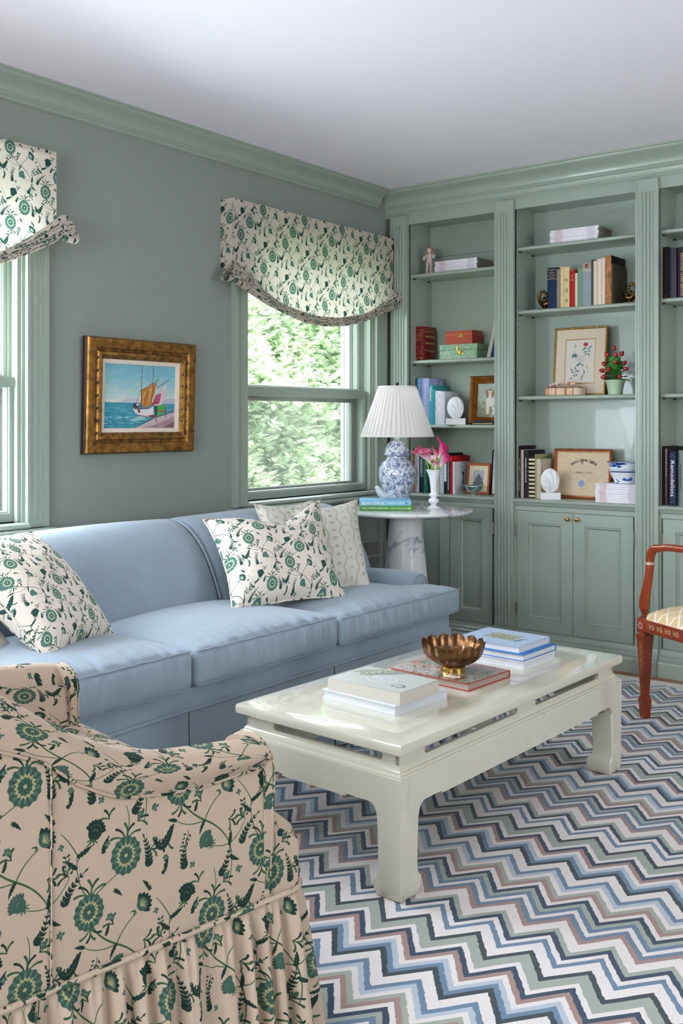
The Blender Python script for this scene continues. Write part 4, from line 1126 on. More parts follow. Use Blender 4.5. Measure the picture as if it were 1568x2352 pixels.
m_ = MB(); m_.ring(-.017, .017, .337, .387, [(0, 0), (.0008, 0)], lambda x, y, h: ap(x, .0225, y)); obj('string_line', m_, M_dk_p, lg)
# arm: turned neck, S-curved post, ring, then the rail running back
m_ = MB(); c = ap(0, 0, 0); m_.lathe([(.0001, .392), (.018, .392), (.018, .396), (.012, .402), (.012, .410), (.0165, .414), (.0165, .418), (.012, .422), (.0001, .422)], c=c, n=20); obj('post_turning', m_, M_sat2, ac, smooth=True)
path = [(0, .420, .0155), (-.003, .432, .021), (-.002, .455, .022), (.006, .49, .0195), (.017, .53, .0170), (.026, .57, .0160), (.030, .600, .0165), (.031, .618, .0165), (.034, .640, .0175), (.044, .658, .0175), (.062, .670, .0165), (.09, .674, .015), (.14, .682, .014), (.24, .686, .014), (.36, .690, .014), (.48, .690, .015)]
m_ = MB(); pts = [(ap(a, 0, z)) for a, z, r in path]
sm, rs_ = [], []
for i in range(len(pts)-1):
    for k in range(4):
        t = k/4; p0 = pts[max(0, i-1)]; p1 = pts[i]; p2 = pts[i+1]; p3 = pts[min(len(pts)-1, i+2)]
        sm.append(.5*((2*p1)+(-p0+p2)*t+(2*p0-5*p1+4*p2-p3)*t*t+(-p0+3*p1-3*p2+p3)*t**3)); rs_.append(lerp(path[i][2], path[i+1][2], t))
sm.append(pts[-1]); rs_.append(path[-1][2])
m_.tube(sm, rs_, 14); ar = obj('arm', m_, M_sat, ac, smooth='all')
m_ = MB(); M = Matrix.Translation(ap(.0305, 0, .609)); m_.lathe([(.0155, -.006), (.0185, -.004), (.0175, 0), (.0185, .004), (.0155, .006)], n=20, M=M); obj('ring', m_, mat('silvered_ring', (196, 170, 150), .35, .3), ar, smooth=True)
m_ = MB(); m_.tube([ap(.035, 0, .0+.64), ap(.030, 0, .625)], [.0178, .0172], 14); 
# rear posts and back (out of frame)
for b in (0, -.50):
    m_ = MB(); m_.tube([ap(.48, b, .40), ap(.50, b, .65), ap(.53, b, .92)], [.016, .014, .012], 10); obj('back_post', m_, M_sat, ac, smooth=True)
m_ = MB(); m_.tube([ap(.53, 0, .92), ap(.54, -.25, .96), ap(.53, -.5, .92)], .014, 8); obj('crest_rail', m_, M_sat, ac, smooth=True)
m_ = MB(); m_.tube([ap(0, -.50, .39), ap(-.002, -.5, .455), ap(.026, -.5, .57), ap(.044, -.5, .658), ap(.14, -.5, .674), ap(.48, -.5, .69)], [.014, .02, .016, .017, .014, .014], 10); obj('arm', m_, M_sat, ac, smooth=True)
M_seat = bpy.data.materials.new('trellis_velvet'); M_seat.use_nodes = True
def seat_mat():
    n = M_seat.node_tree.nodes; l = M_seat.node_tree.links; b = n['Principled BSDF']; b.inputs['Roughness'].default_value = .9
    tc = n.new('ShaderNodeTexCoord'); mp = n.new('ShaderNodeMapping'); mp.inputs['Rotation'].default_value = (0, 0, .785); mp.inputs['Scale'].default_value = (21, 21, 21)
    l.new(tc.outputs['UV'], mp.inputs[0]); v = n.new('ShaderNodeTexBrick'); v.offset = 0; v.inputs['Mortar Size'].default_value = .09; v.inputs['Brick Width'].default_value = 1; v.inputs['Row Height'].default_value = 1; v.inputs['Scale'].default_value = 1
    v.inputs['Mortar Smooth'].default_value = .3
    v.inputs['Color1'].default_value = srgb(208, 180, 134); v.inputs['Color2'].default_value = srgb(216, 190, 146); v.inputs['Mortar'].default_value = srgb(238, 226, 204)
    nz = n.new('ShaderNodeTexNoise'); nz.inputs['Scale'].default_value = 7; ad = n.new('ShaderNodeMixRGB'); ad.blend_type = 'ADD'; ad.inputs[0].default_value = .25; l.new(mp.outputs[0], ad.inputs[1]); l.new(nz.outputs['Color'], ad.inputs[2]); l.new(mp.outputs[0], nz.inputs[0]); nz.inputs['Scale'].default_value = 1.2
    l.new(ad.outputs[0], v.inputs['Vector']); l.new(v.outputs['Color'], b.inputs['Base Color'])
    bp = n.new('ShaderNodeBump'); bp.inputs['Strength'].default_value = .5; bp.inputs['Distance'].default_value = .003; l.new(v.outputs['Fac'], bp.inputs['Height']); l.new(bp.outputs[0], b.inputs['Normal'])
seat_mat()
m_ = MB()
def sp_(u, v):
    x = -.012+.49*u; y = -.512+.524*v; uu, vv = 2*u-1, 2*v-1
    k = (max(0, 1-abs(uu)**5)*max(0, 1-abs(vv)**5))**.42
    return ap(x, y, .386+.052*k+.016*(1-uu*uu)*(1-vv*vv))
m_.grid(sp_, 34, 34, uv=lambda u, v: (.5*u, .5*v)); obj('seat', m_, M_seat, ac, smooth='all')

# ---------------------------------------------------------------- oil painting on the wall
c = Canvas(512, 480, (130, 178, 190), 5.12, wrap=False)
for i in range(48):
    t = i/48; c.poly([(0, 94-t*62-1.4), (100, 94-t*62-1.4), (100, 94-t*62), (0, 94-t*62)], (lerp(112, 214, t**1.6), lerp(170, 216, t), lerp(188, 206, t)))
pr_ = random.Random(3)
for i in range(500):
    x, y = pr_.uniform(0, 100), pr_.uniform(34, 94); w = pr_.uniform(1, 5); k = (94-y)/60
    c.ell(x, y, w, w*.45, pr_.uniform(-.6, .6), (lerp(120, 226, k*pr_.uniform(.7, 1.2)) if k < .85 else 228, lerp(174, 218, k), lerp(190, 208, k)), .35, 10)
c.poly([(0, 36), (18, 37), (30, 43), (40, 44), (52, 40), (100, 38), (100, 32), (0, 32)], (188, 186, 194), .85); c.poly([(78, 38), (90, 44), (100, 44), (100, 36)], (176, 172, 186), .8)
c.poly([(0, 0), (100, 0), (100, 36), (0, 37)], (66, 146, 164))
for i in range(260):
    x, y = pr_.uniform(0, 100), pr_.uniform(0, 36); k = y/36
    c.ell(x, y, pr_.uniform(1.5, 6), .55, pr_.uniform(-.1, .1), pr_.choice(((34, 118, 146), (84, 164, 178), (150, 200, 204), (50, 136, 158)) if k > .35 else ((22, 104, 138), (16, 92, 128), (60, 150, 170), (40, 124, 150))), .6, 8)
for i in range(26): c.ell(pr_.uniform(2, 60), pr_.uniform(2, 20), pr_.uniform(1, 4), .4, 0, (222, 232, 228), .8, 8)
c.poly([(40, 0), (52, 4), (70, 14), (100, 24), (100, 0)], (196, 178, 178)); c.poly([(60, 0), (100, 18), (100, 0)], (168, 142, 150)); c.poly([(82, 0), (100, 10), (100, 0)], (120, 84, 92))
for i in range(30): x = pr_.uniform(50, 100); c.stroke([(x, (x-45)*.28*pr_.random()), (x+5, (x-42)*.28*pr_.random()+1)], .5, (140, 108, 106), .7)
c.stroke([(41, 0), (56, 8), (72, 16), (100, 25)], .8, (90, 66, 58))
c.poly([(34, 12), (42, 14), (50, 18), (60, 19), (56, 13), (40, 9)], (206, 222, 222), .6)
c.poly([(39, 30), (42, 27), (62, 28), (68, 33), (70, 17), (60, 16), (48, 18), (42, 23)], (222, 214, 214)); c.poly([(60, 18), (68, 15), (71, 16), (70, 20)], (140, 44, 52)); c.stroke([(39, 31), (43, 28), (62, 29), (69, 34)], 1.1, (132, 54, 58)); c.stroke([(46, 19), (60, 16.5)], 1.2, (150, 60, 62))
c.ell(48, 25, 1.6, 3.2, .3, (120, 60, 50)); c.ell(44, 33, 4.5, 3.6, 0, (66, 58, 84)); c.ell(46, 34, 2, 1.6, 0, (210, 210, 220))
c.poly([(70, 33), (86, 35), (86, 24), (78, 20), (71, 15)], (88, 160, 88)); c.poly([(70, 33), (75, 33), (74, 18), (71, 16)], (34, 92, 74)); c.poly([(74, 26), (86, 25), (86, 23), (76, 24)], (176, 74, 52))
c.poly([(69, 33), (73, 48), (88, 66), (84, 44), (80, 34)], (222, 196, 200)); c.poly([(66, 34), (72, 49), (80, 52), (77, 36)], (168, 62, 92)); 
c.poly([(51, 31), (51, 55), (73, 68), (70, 50), (64, 33), (58, 31)], (188, 122, 50))
for i in range(26): a = pr_.uniform(0, 1); x = lerp(52, 66, a); c.stroke([(x, 33+pr_.random()*4), (x+pr_.uniform(1, 6), lerp(52, 62, a))], .7, pr_.choice(((214, 160, 84), (146, 88, 34), (228, 190, 130), (120, 70, 34))), .7)
for i in range(8): c.stroke([(72+i*2, 40), (76+i*1.6, 62-i)], .5, (196, 150, 160), .8)
c.stroke([(51, 28), (51, 60), (51.5, 94)], (1.1, .5), (88, 62, 52)); c.stroke([(67, 60), (67.5, 92)], .6, (88, 62, 52)); c.stroke([(49, 54), (76, 72)], .8, (84, 50, 40)); c.stroke([(74, 60), (91, 72)], .8, (84, 50, 40)); c.stroke([(51, 76), (74, 62)], .3, (90, 80, 80)); c.stroke([(50, 56), (43, 34)], .4, (90, 80, 80)); c.stroke([(67, 78), (76, 71)], .3, (90, 80, 80))
for x, y, h in ((73, 8, 10), (87, 16, 16), (97, 22, 6)): c.stroke([(x, y), (x, y+h)], 1.2, (126, 84, 74))
IM_boat = c.image('harbour_oil')
M_boat = img_mat('harbour_oil_paint', IM_boat, 1, 1, .5, ext='EXTEND', bump=.3)
pt = thing('framed_painting', 'oil painting of sailing boats in a carved antique gold frame', 'painting', (.0, 2.757, 1.276))
pw, ph = .578, .458; y0, y1 = 2.757-pw/2, 2.757+pw/2; z0, z1 = 1.276-ph/2, 1.276+ph/2
mp = lambda a, b, h: (h+.014*(b-z0)/ph, a, b)
m_ = MB(); m_.ring(y0, y1, z0, z1, [(0, .004), (0, .032), (.004, .038), (.010, .040), (.038, .035), (.044, .028), (.050, .026), (.056, .034), (.066, .037), (.076, .030), (.082, .024), (.083, .006)], mp)
fr_ = obj('frame', m_, M_gold, pt, smooth=30)
m_ = MB(); m_.ring(y0, y1, z0, z1, [(.002, .003), (-.003, .005), (-.003, .020), (.002, .030)], mp); obj('outer_edge', m_, mat('dark_frame_edge', (46, 26, 20), .5), pt)
# carved ornament: leaf scrolls around the inner rail
M_carve = mat('carved_gold', (176, 128, 62), .4, .8, var=.35, noise_scale=60); M_cdark = mat('carved_recess', (50, 36, 28), .7)
ro = random.Random(9)
def orn(cx, cz, ang, L, w, h, mt, nm):
    m2 = MB(); V = []
    for k in range(9):
        a = 2*pi*k/9; u, v = L*math.cos(a), w*math.sin(a)*(1 if math.cos(a) < .4 else .7); V.append((cx+u*math.cos(ang)-v*math.sin(ang), cz+u*math.sin(ang)+v*math.cos(ang)))
    vs = [mp(a, b, h) for a, b in V]+[mp(cx, cz, h+.006)]; m2.add(vs, [(k, (k+1) % 9, 9) for k in range(9)]); obj(nm, m2, mt, fr_, smooth=True)
for side in range(4):
    Ls = pw-.11 if side % 2 == 0 else ph-.11; nn = 9 if side % 2 == 0 else 7
    for i in range(nn):
        t = (i+.5)/nn*Ls-Ls/2
        for dd, an, LL, ww, mt, nm in ((.062, 0, .011, .006, M_carve, 'carved_leaf'), (.052, .7, .010, .0045, M_cdark, 'carved_hollow'), (.071, -.7, .008, .004, M_cdark, 'carved_hollow')):
            if side == 0: orn(2.757+t, z0+dd, an, LL, ww, .031, mt, nm)
            if side == 2: orn(2.757+t, z1-dd, -an, LL, ww, .031, mt, nm)
            if side == 1: orn(y0+dd, 1.276+t, pi/2-an, LL, ww, .031, mt, nm)
            if side == 3: orn(y1-dd, 1.276+t, pi/2+an, LL, ww, .031, mt, nm)
m_ = MB(); m_.ring(y0, y1, z0, z1, [(.080, .010), (.080, .022), (.084, .023), (.099, .018), (.100, .010)], mp); obj('linen_liner', m_, mat('linen_liner', (222, 206, 190), .85, bump=(500, .3)), pt)
m_ = MB(); ya, yb2, za_, zb_ = y0+.0995, y1-.0995, z0+.0995, z1-.0995
m_.add([mp(ya, za_, .013), mp(yb2, za_, .013), mp(yb2, zb_, .013), mp(ya, zb_, .013)], [(0, 1, 2, 3)], [((0, 0), (1, 0), (1, .98), (0, .98))]); obj('canvas', m_, M_boat, pt)
# ---------------------------------------------------------------- books
def flatm(*c, rough=.6): return mat('cover_%d_%d_%d' % c, c, rough, spec=.18)
TITLE = []
def placed(pts, o, rz):
    c, s = math.cos(rz), math.sin(rz); return [(o[0]+x*c-y*s, o[1]+x*s+y*c, o[2]+z) for x, y, z in pts]
def flat_book(label, x, y, z, w, d, th, rz, cover, pages=None, board=.0024, group=None, soft=False, inset=.0035, spine=None, art=None):
    """lying book; x, y is its near right corner (max x, min y); spine on the +y side"""
    t = thing('book', label, 'book', (x, y, z), rz, group)
    m_ = MB(); i = 0 if soft else inset; b = board
    m_.box(-w, 0, 0, d, 0, b, bev=.0006); m_.box(-w, 0, 0, d, th-b, th, bev=.0006); m_.box(-w, 0, d-b, d, b*.5, th-b*.5)
    obj('cover', m_, cover, t, smooth=35, world=False)
    m_ = MB(); n_ = 6
    pr = [(i+.0022*math.sin(pi*k/n_)*(0 if soft else 1), b+(th-2*b)*k/n_) for k in range(n_+1)]
    m_.prism([(d-b, b)]+pr+[(d-b, th-b)], lambda p, q, a: (a, p, q), -w+i, -i); obj('pages', m_, pages or M_paper, t, world=False, smooth=40)
    if art:
        m_ = MB(); m_.add([(-w+.001, .001, th+.0004), (-.001, .001, th+.0004), (-.001, d-.001, th+.0004), (-w+.001, d-.001, th+.0004)], [(0, 1, 2, 3)], [((0, 0), (1, 0), (1, 1), (0, 1))])
        obj('cover_art', m_, art, t, world=False)
    return t
def tpos(t, x, y, z): return origin(t) @ Vector((x, y, z))
def tdir(t, x, y, z): return (origin(t).to_3x3() @ Vector((x, y, z)))
G_A = 'books in the near stack on the coffee table'; G_C = 'books in the far stack on the coffee table'
flat_book('white hardback book at the bottom of the near stack on the coffee table', 1.697, 2.169, TZ, .262, .232, .0255, math.radians(-4.5), flatm(214, 216, 218), M_paperw, group=G_A)
c = Canvas(400, 288, (190, 192, 184), 4, wrap=False)
c.poly([(6, 52), (34, 72), (34, 40), (18, 34)], (138, 148, 138)); c.poly([(0, 40), (30, 72), (58, 72), (36, 40)], (140, 150, 138))
pr2 = random.Random(4)
c.ell(50, 36, 20, 17, .2, (206, 208, 202), 1, 24)
for k in range(7): c.stroke([(50+(18-k)*math.cos(a/3.2+k)*1.1, 36+(15-k*1.2)*math.sin(a/3.2+k)) for a in range(0, 9)], .5, (120, 122, 118), .7)
for k in range(160): x, y = pr2.gauss(50, 9), pr2.gauss(36, 8); c.stroke([(x, y), (x+pr2.uniform(-3, 3), y+pr2.uniform(-1.5, 1.5))], .4, (128, 130, 124), .5)
c.ell(82, 22, 9, 6, .1, (96, 98, 100)); c.ell(81, 22, 6.5, 4, .1, (200, 198, 192)); c.stroke([(78, 23), (80, 23)], .8, (60, 60, 60)); c.stroke([(83, 23), (85, 22.6)], .8, (60, 60, 60)); c.stroke([(80, 19.6), (83, 19.4)], .6, (90, 80, 80))
artA = img_mat('sketch_cover', c.image('sketch_cover'), 1, 1, .3, ext='EXTEND')
t = flat_book('thick grey paperback with pencil sketch cover on top of the near stack', 1.705, 2.181, TZ+.0256, .252, .180, .033, math.radians(-2.7), flatm(186, 188, 180), M_paper, .0008, G_A, soft=True, art=artA)
text(t, 'STARCK', tpos(t, -.190, .128, .0336), tdir(t, -.62, -.78, 0), tdir(t, .78, -.62, 0), .118, .026, mat('pale_lettering', (216, 222, 192), .5))
# middle open-fronted art book with the brass bowl on it
c = Canvas(464, 352, (188, 150, 136), 4.64, wrap=False); pr2 = random.Random(8)
c.poly([(0, 60), (0, 76), (100, 76), (100, 60)], (184, 112, 98)); c.poly([(4, 40), (46, 38), (52, 64), (10, 68)], (150, 160, 150)); c.poly([(50, 0), (100, 0), (100, 60), (54, 60)], (138, 140, 124)); c.poly([(0, 0), (50, 0), (46, 30), (0, 34)], (196, 190, 180))
for k in range(420):
    x, y = pr2.uniform(0, 100), pr2.uniform(0, 76); c.ell(x, y, pr2.uniform(.6, 3), pr2.uniform(.4, 1.6), pr2.uniform(0, 3), pr2.choice(((228, 222, 214), (120, 88, 74), (160, 172, 180), (196, 96, 76), (92, 74, 62), (206, 200, 190), (90, 108, 96))), .7, 8)
c.poly([(58, 6), (84, 4), (86, 22), (60, 22)], (112, 66, 52)); c.poly([(62, 8), (78, 7), (79, 19), (64, 19)], (214, 208, 206)); c.poly([(0, 36), (52, 32), (56, 62), (62, 62), (56, 28), (0, 31)], (206, 158, 134))
for k in range(60): y = pr2.uniform(30, 74); c.stroke([(64, y), (98, y+pr2.uniform(-2, 2))], .5, pr2.choice(((176, 178, 168), (110, 112, 98))), .7)
artB = img_mat('interiors_cover', c.image('interiors_cover'), 1, 1, .22, ext='EXTEND', coat=.4)
flat_book('art book with colourful room cover lying under the brass bowl', 1.729, 2.494, TZ, .292, .222, .0215, math.radians(-4.5), flatm(176, 60, 44), flatm(160, 148, 136), group=None, art=artB)
flat_book('cream hardback book at the bottom of the far stack on the coffee table', 1.737, 2.819, TZ, .245, .200, .0245, math.radians(-3), flatm(226, 226, 226), M_paperw, group=G_C)
flat_book('book with bright blue cover in the middle of the far stack', 1.736, 2.820, TZ+.0246, .240, .212, .0205, math.radians(-3), flatm(72, 122, 186), M_paperw, group=G_C)
c = Canvas(384, 320, (176, 194, 216), 3.84, wrap=False); pr2 = random.Random(12)
c.poly([(26, 30), (72, 24), (76, 58), (30, 62)], (168, 168, 150))
for k in range(260): c.ell(26+pr2.random()*48, 28+pr2.random()*31, pr2.uniform(.6, 2.6), pr2.uniform(.5, 1.6), 1, pr2.choice(((120, 128, 84), (86, 98, 70), (206, 204, 196), (190, 186, 170), (144, 146, 110))), .7, 8)
artC = img_mat('garden_cover', c.image('garden_cover'), 1, 1, .3, ext='EXTEND')
t = flat_book('pale blue hardback with garden photo cover on top of the far stack', 1.714, 2.833, TZ+.0452, .238, .200, .0210, math.radians(-2.7), flatm(172, 192, 214), M_paperw, group=G_C, art=artC)
text(t, 'Love', tpos(t, -.043, .082, .0216), tdir(t, -.3, -.95, 0), tdir(t, .95, -.3, 0), .052, .020, flatm(30, 40, 60))
# brass petal bowl
M_bowl = mat('aged_brass', (128, 92, 62), .28, .95, var=.45, noise_scale=28)
bw = thing('brass_bowl', 'aged brass bowl shaped like an open flower with rounded petals', 'bowl', (1.612, 2.604, TZ+.0222))
m_ = MB(); m_.lathe([(.0385, 0), (.0385, .003), (.0365, .009), (.0365, .015), (.039, .018), (.034, .018), (.033, .002), (.0385, 0)], c=bw.location, n=40); obj('foot', m_, M_brass, bw, smooth=40)
m_ = MB(); m_.lathe([(.0001, .018), (.030, .0185), (.045, .023), (.045, .0245), (.030, .0205), (.0001, .020)], c=bw.location, n=40); obj('bowl_base', m_, M_bowl, bw, smooth=True)
bpro = [(.030, .0185), (.054, .025), (.073, .037), (.085, .054), (.0905, .072), (.0935, .092)]
NP = 13
m_ = MB(); hw = pi/NP
for side in (0, .0012):
    def pet(u, v, side=side):
        vv = min(1, v); k = vv*(len(bpro)-1); i = min(int(k), len(bpro)-2); f = k-i
        r = lerp(bpro[i][0], bpro[i+1][0], f); z = lerp(bpro[i][1], bpro[i+1][1], f)
        w = 1.0 if v < .82 else math.sqrt(max(0, 1-((v-.82)/.18)**2))
        a = hw*(2*u-1)*(w*.985); bow = .0045*(1-(2*u-1)**2*w*w)*smooth01(0, .5, v)
        return ((r+bow-side)*math.cos(a), (r+bow-side)*math.sin(a), z)
    m_.grid(pet, 8, 22)
p0 = obj('petal', m_, M_bowl, bw, smooth=True, world=False)
for k in range(1, NP):
    q = p0.copy(); COL.objects.link(q); q.rotation_euler = (0, 0, 2*pi*k/NP)

# ---------------------------------------------------------------- marble side table
M_mar = bpy.data.materials.new('white_marble'); M_mar.use_nodes = True
def marble():
    n = M_mar.node_tree.nodes; l = M_mar.node_tree.links; b = n['Principled BSDF']; b.inputs['Roughness'].default_value = .12
    tc = n.new('ShaderNodeTexCoord'); nz = n.new('ShaderNodeTexNoise'); nz.inputs['Scale'].default_value = 2.6; nz.inputs['Detail'].default_value = 6; nz.inputs['Distortion'].default_value = 1.1; nz.inputs['Roughness'].default_value = .6
    mp = n.new('ShaderNodeMapping'); mp.inputs['Rotation'].default_value = (.5, .7, .3); l.new(tc.outputs['Object'], mp.inputs[0]); l.new(mp.outputs[0], nz.inputs['Vector'])
    r = n.new('ShaderNodeValToRGB'); e = r.color_ramp.elements; e[0].position = 0; e[0].color = srgb(226, 226, 226); e[1].position = 1; e[1].color = srgb(226, 224, 222)
    for p, c_ in ((.455, (224, 224, 224)), (.478, (202, 204, 208)), (.490, (128, 132, 142)), (.497, (190, 192, 198)), (.53, (228, 227, 226))): k = e.new(p); k.color = srgb(*c_)
    l.new(nz.outputs['Fac'], r.inputs[0]); l.new(r.outputs[0], b.inputs['Base Color'])
marble()
mt = thing('side_table', 'round white marble side table on a tapered cone pedestal in the corner', 'table', (.472, 4.040, 0))
m_ = MB(); m_.lathe([(.0001, .730), (.312, .730), (.322, .734), (.327, .740), (.327, .746), (.325, .7495), (.320, .750), (.0001, .750)], c=mt.location, n=72); obj('tabletop', m_, M_mar, mt, smooth=50)
m_ = MB(); m_.lathe([(.0001, 0), (.155, 0), (.158, .006), (.118, .30), (.094, .55), (.078, .70), (.080, .7295), (.0001, .7295)], c=mt.location, n=56); obj('pedestal', m_, M_mar, mt, smooth=50)
# blue and white ginger jar lamp
def jar_tile():
    c = Canvas(640, 512, (226, 230, 236), 1.0); r3 = random.Random(21); B = [(36, 60, 132), (54, 82, 154), (26, 44, 106), (80, 108, 172)]
    for k in range(250):
        x, y = r3.uniform(0, 640), r3.uniform(0, 512); a = r3.uniform(0, 6.28); col = r3.choice(B); s_ = 1 if r3.random() < .5 else -1; pts = []; R = r3.uniform(18, 34)
        for i in range(12):
            pts.append((x, y)); x += R*.26*math.cos(a); y += R*.26*math.sin(a); a += s_*(.12+.06*i)
        c.stroke(pts, (2.2, 3.6), col, .9)
        for i in range(1, 11, 2): c.ell(pts[i][0]+5*math.cos(a+i), pts[i][1]+5*math.sin(a+i), 7, 3.8, a+i, r3.choice(B), .9, 10)
    for k in range(16):
        x, y = (k % 4)*160+40+(k//4 % 2)*80, (k//4)*128+64
        c.disk(x, y, 24, (226, 230, 236), .9)
        for i in range(9): t = 2*pi*i/9; c.ell(x+17*math.cos(t), y+17*math.sin(t), 8.5, 6, t, B[i % 3], 1, 12, 3, .12)
        c.disk(x, y, 9, (214, 220, 232)); c.disk(x, y, 5, B[2])
        for i in range(7): t = 2*pi*i/7+.3; c.stroke([(x+26*math.cos(t), y+26*math.sin(t)), (x+38*math.cos(t), y+38*math.sin(t))], 3, B[0])
    return c.image('jar_tile')
def band_tile():
    c = Canvas(256, 128, (222, 228, 236), 1.0); B = (34, 58, 132)
    for k in range(4):
        x = 32+64*k; c.ell(x, 64, 26, 40, 0, B, 1, 24); c.ell(x, 60, 13, 24, 0, (216, 222, 234), 1, 20); c.ell(x, 60, 6, 12, 0, B, 1, 16)
        c.ell(x+32, 30, 10, 16, 0, (70, 100, 170), 1, 14); c.ell(x+32, 100, 10, 16, 0, (70, 100, 170), 1, 14)
    c.stroke([(0, 4), (256, 4)], 5, B); c.stroke([(0, 122), (256, 122)], 5, B)
    return c.image('band_tile')
M_jar = img_mat('blue_white_porcelain', jar_tile(), 1/.235, 1/.19, .08, coat=.8, spec=.5)
M_band = img_mat('blue_white_band', band_tile(), 1/.055, 1/.030, .08, coat=.8, spec=.5)
lp = thing('table_lamp', 'blue and white ginger jar lamp with a pleated white shade', 'lamp', (.305, 4.213, .750)); lc = lp.location
m_ = MB(); m_.lathe([(.0001, .006), (.056, .006), (.060, .020), (.066, .045), (.078, .080), (.090, .115), (.0955, .145), (.0955, .165), (.091, .190), (.079, .213), (.062, .228), (.054, .236), (.0535, .240)], c=lc, n=64, uvr=.0955); obj('jar_body', m_, M_jar, lp, smooth='all')
m_ = MB(); m_.lathe([(.0535, .238), (.053, .246), (.0535, .256)], c=lc, n=64, uvr=.0535); m_.lathe([(.0001, 0), (.058, 0), (.0595, .006), (.0598, .022), (.0603, .0225)], c=lc, n=64, uvr=.058); o = obj('jar_band', m_, M_band, lp, smooth='all'); o['kind'] = 'stuff'
m_ = MB(); m_.lathe([(.056, .252), (.0695, .2535), (.0705, .257), (.066, .262), (.062, .268), (.061, .278), (.058, .292), (.050, .308), (.036, .321), (.020, .328), (.013, .330), (.0001, .330)], c=lc, n=64, uvr=.062); obj('jar_lid', m_, M_jar, lp, smooth='all')
m_ = MB(); m_.lathe([(.013, .329), (.017, .334), (.015, .341), (.010, .346), (.008, .352), (.008, .40), (.0001, .40)], c=lc, n=24); obj('neck', m_, flatm(226, 228, 230, rough=.2), lp, smooth=True)
m_ = MB(); m_.lathe([(.0001, .3465), (.006, .347)], c=lc, n=8); 
for s_ in (-1, 1): m_.tube([(lc[0]+s_*.0*1, lc[1], lc[2]+.36), (lc[0]+s_*.05, lc[1], lc[2]+.40), (lc[0]+s_*.055, lc[1], lc[2]+.52), (lc[0], lc[1], lc[2]+.600)], .0014, 6)
o = obj('harp', m_, M_brass, lp, smooth=True)
m_ = MB(); m_.lathe([(.0001, .600), (.006, .601), (.005, .606), (.0085, .611), (.0095, .617), (.007, .623), (.0001, .625)], c=lc, n=16); obj('finial', m_, mat('dark_bronze', (54, 48, 46), .4, .7), lp, smooth=True)
M_shade = bpy.data.materials.new('pleated_silk'); M_shade.use_nodes = True
def shm():
    n = M_shade.node_tree.nodes; l = M_shade.node_tree.links; b = n['Principled BSDF']; b.inputs['Base Color'].default_value = srgb(244, 238, 234); b.inputs['Roughness'].default_value = .8
    t_ = n.new('ShaderNodeBsdfTranslucent'); t_.inputs[0].default_value = srgb(236, 228, 222); mx = n.new('ShaderNodeMixShader'); mx.inputs[0].default_value = .35
    l.new(b.outputs[0], mx.inputs[1]); l.new(t_.outputs[0], mx.inputs[2]); l.new(mx.outputs[0], n['Material Output'].inputs['Surface'])
shm()
NPL = 44
def plf(a, r, z):
    t = (a*NPL/(2*pi)) % 1; return r*(1+.045*(t if t < .82 else (1-t)/.18*.82)-.02)
m_ = MB(); m_.lathe([(.1855-.0885*k/10, .352+.248*k/10) for k in range(11)], c=lc, n=NPL*8, rf=plf); sh_ = obj('lamp_shade', m_, M_shade, lp, smooth=25)
for r_, z_, h_ in ((.1885, .346, .010), (.099, .596, .009)):
    m_ = MB(); m_.lathe([(r_-.002, z_), (r_+.0005, z_), (r_-.001, z_+h_), (r_-.003, z_+h_), (r_-.002, z_)], c=lc, n=64); obj('shade_trim', m_, M_shade, sh_, smooth=40)
# two books on the marble table, spines to the room
bdir = math.atan2(.146, .200)
def spine_book(label, c0, w, d, th, z, rz, cover, texts, group):
    t = thing('book', label, 'book', (c0[0], c0[1], z), rz, group)
    m_ = MB(); m_.box(0, w, 0, d, 0, .0025, bev=.0006); m_.box(0, w, 0, d, th-.0025, th, bev=.0006); m_.box(0, w, -.0012, .0025, .0004, th-.0004, bev=.0006); obj('cover', m_, cover, t, world=False, smooth=35)
    m_ = MB(); m_.box(.003, w-.003, .0025, d-.003, .0025, th-.0025); obj('pages', m_, M_paperw, t, world=False)
    for s_, x, ww, hh, mm in texts: text(t, s_, tpos(t, x, -.0013, th/2), tdir(t, 1, 0, 0), Vector((0, 0, 1)), ww, hh, mm)
    return t
GT = 'books on the marble table'
spine_book('green spined book under the light blue book on the marble table', (.366, 3.806), .254, .19, .0235, .750, bdir, flatm(84, 152, 66), [('WELCOMING ELEGANCE', .074, .128, .0085, M_whitep), ('Suzanne Rheinstein', .190, .086, .0075, M_whitep), ('&', .238, .010, .011, M_whitep)], GT)
spine_book('light blue spined book on top of the green book on the marble table', (.366, 3.806), .246, .185, .0245, .7738, bdir, flatm(132, 186, 214), [('BEAUTIFUL', .066, .108, .0125, M_whitep), ('MARK D. SIKES', .175, .078, .007, M_whitep), ('k', .226, .012, .010, M_dark)], GT)
# frosted glass bird
M_frost = mat('frosted_glass', (222, 230, 240), .35, trans=.35)
bd = thing('glass_bird', 'small frosted glass bird sitting on the light blue book', 'figurine', (.425, 3.925, .7985)); o = Vector(bd.location); r_ = Vector((math.cos(bdir), math.sin(bdir), 0))
m_ = MB(); pth = [(-.040, .062, .004), (-.038, .060, .010), (-.033, .058, .0155), (-.027, .050, .0175), (-.022, .040, .021), (-.012, .029, .0245), (.002, .022, .0225), (.014, .020, .0165), (.026, .024, .010), (.038, .031, .007), (.050, .038, .0055), (.056, .041, .003)]
m_.tube([o+r_*a+Vector((0, 0, b)) for a, b, c_ in pth], [c_ for a, b, c_ in pth], 18, flat=.8); obj('body', m_, M_frost, bd, smooth='all')
m_ = MB(); m_.tube([o+r_*-.047+Vector((0, 0, .055)), o+r_*-.039+Vector((0, 0, .060))], [.0006, .0035], 8); obj('beak', m_, M_frost, bd, smooth='all')
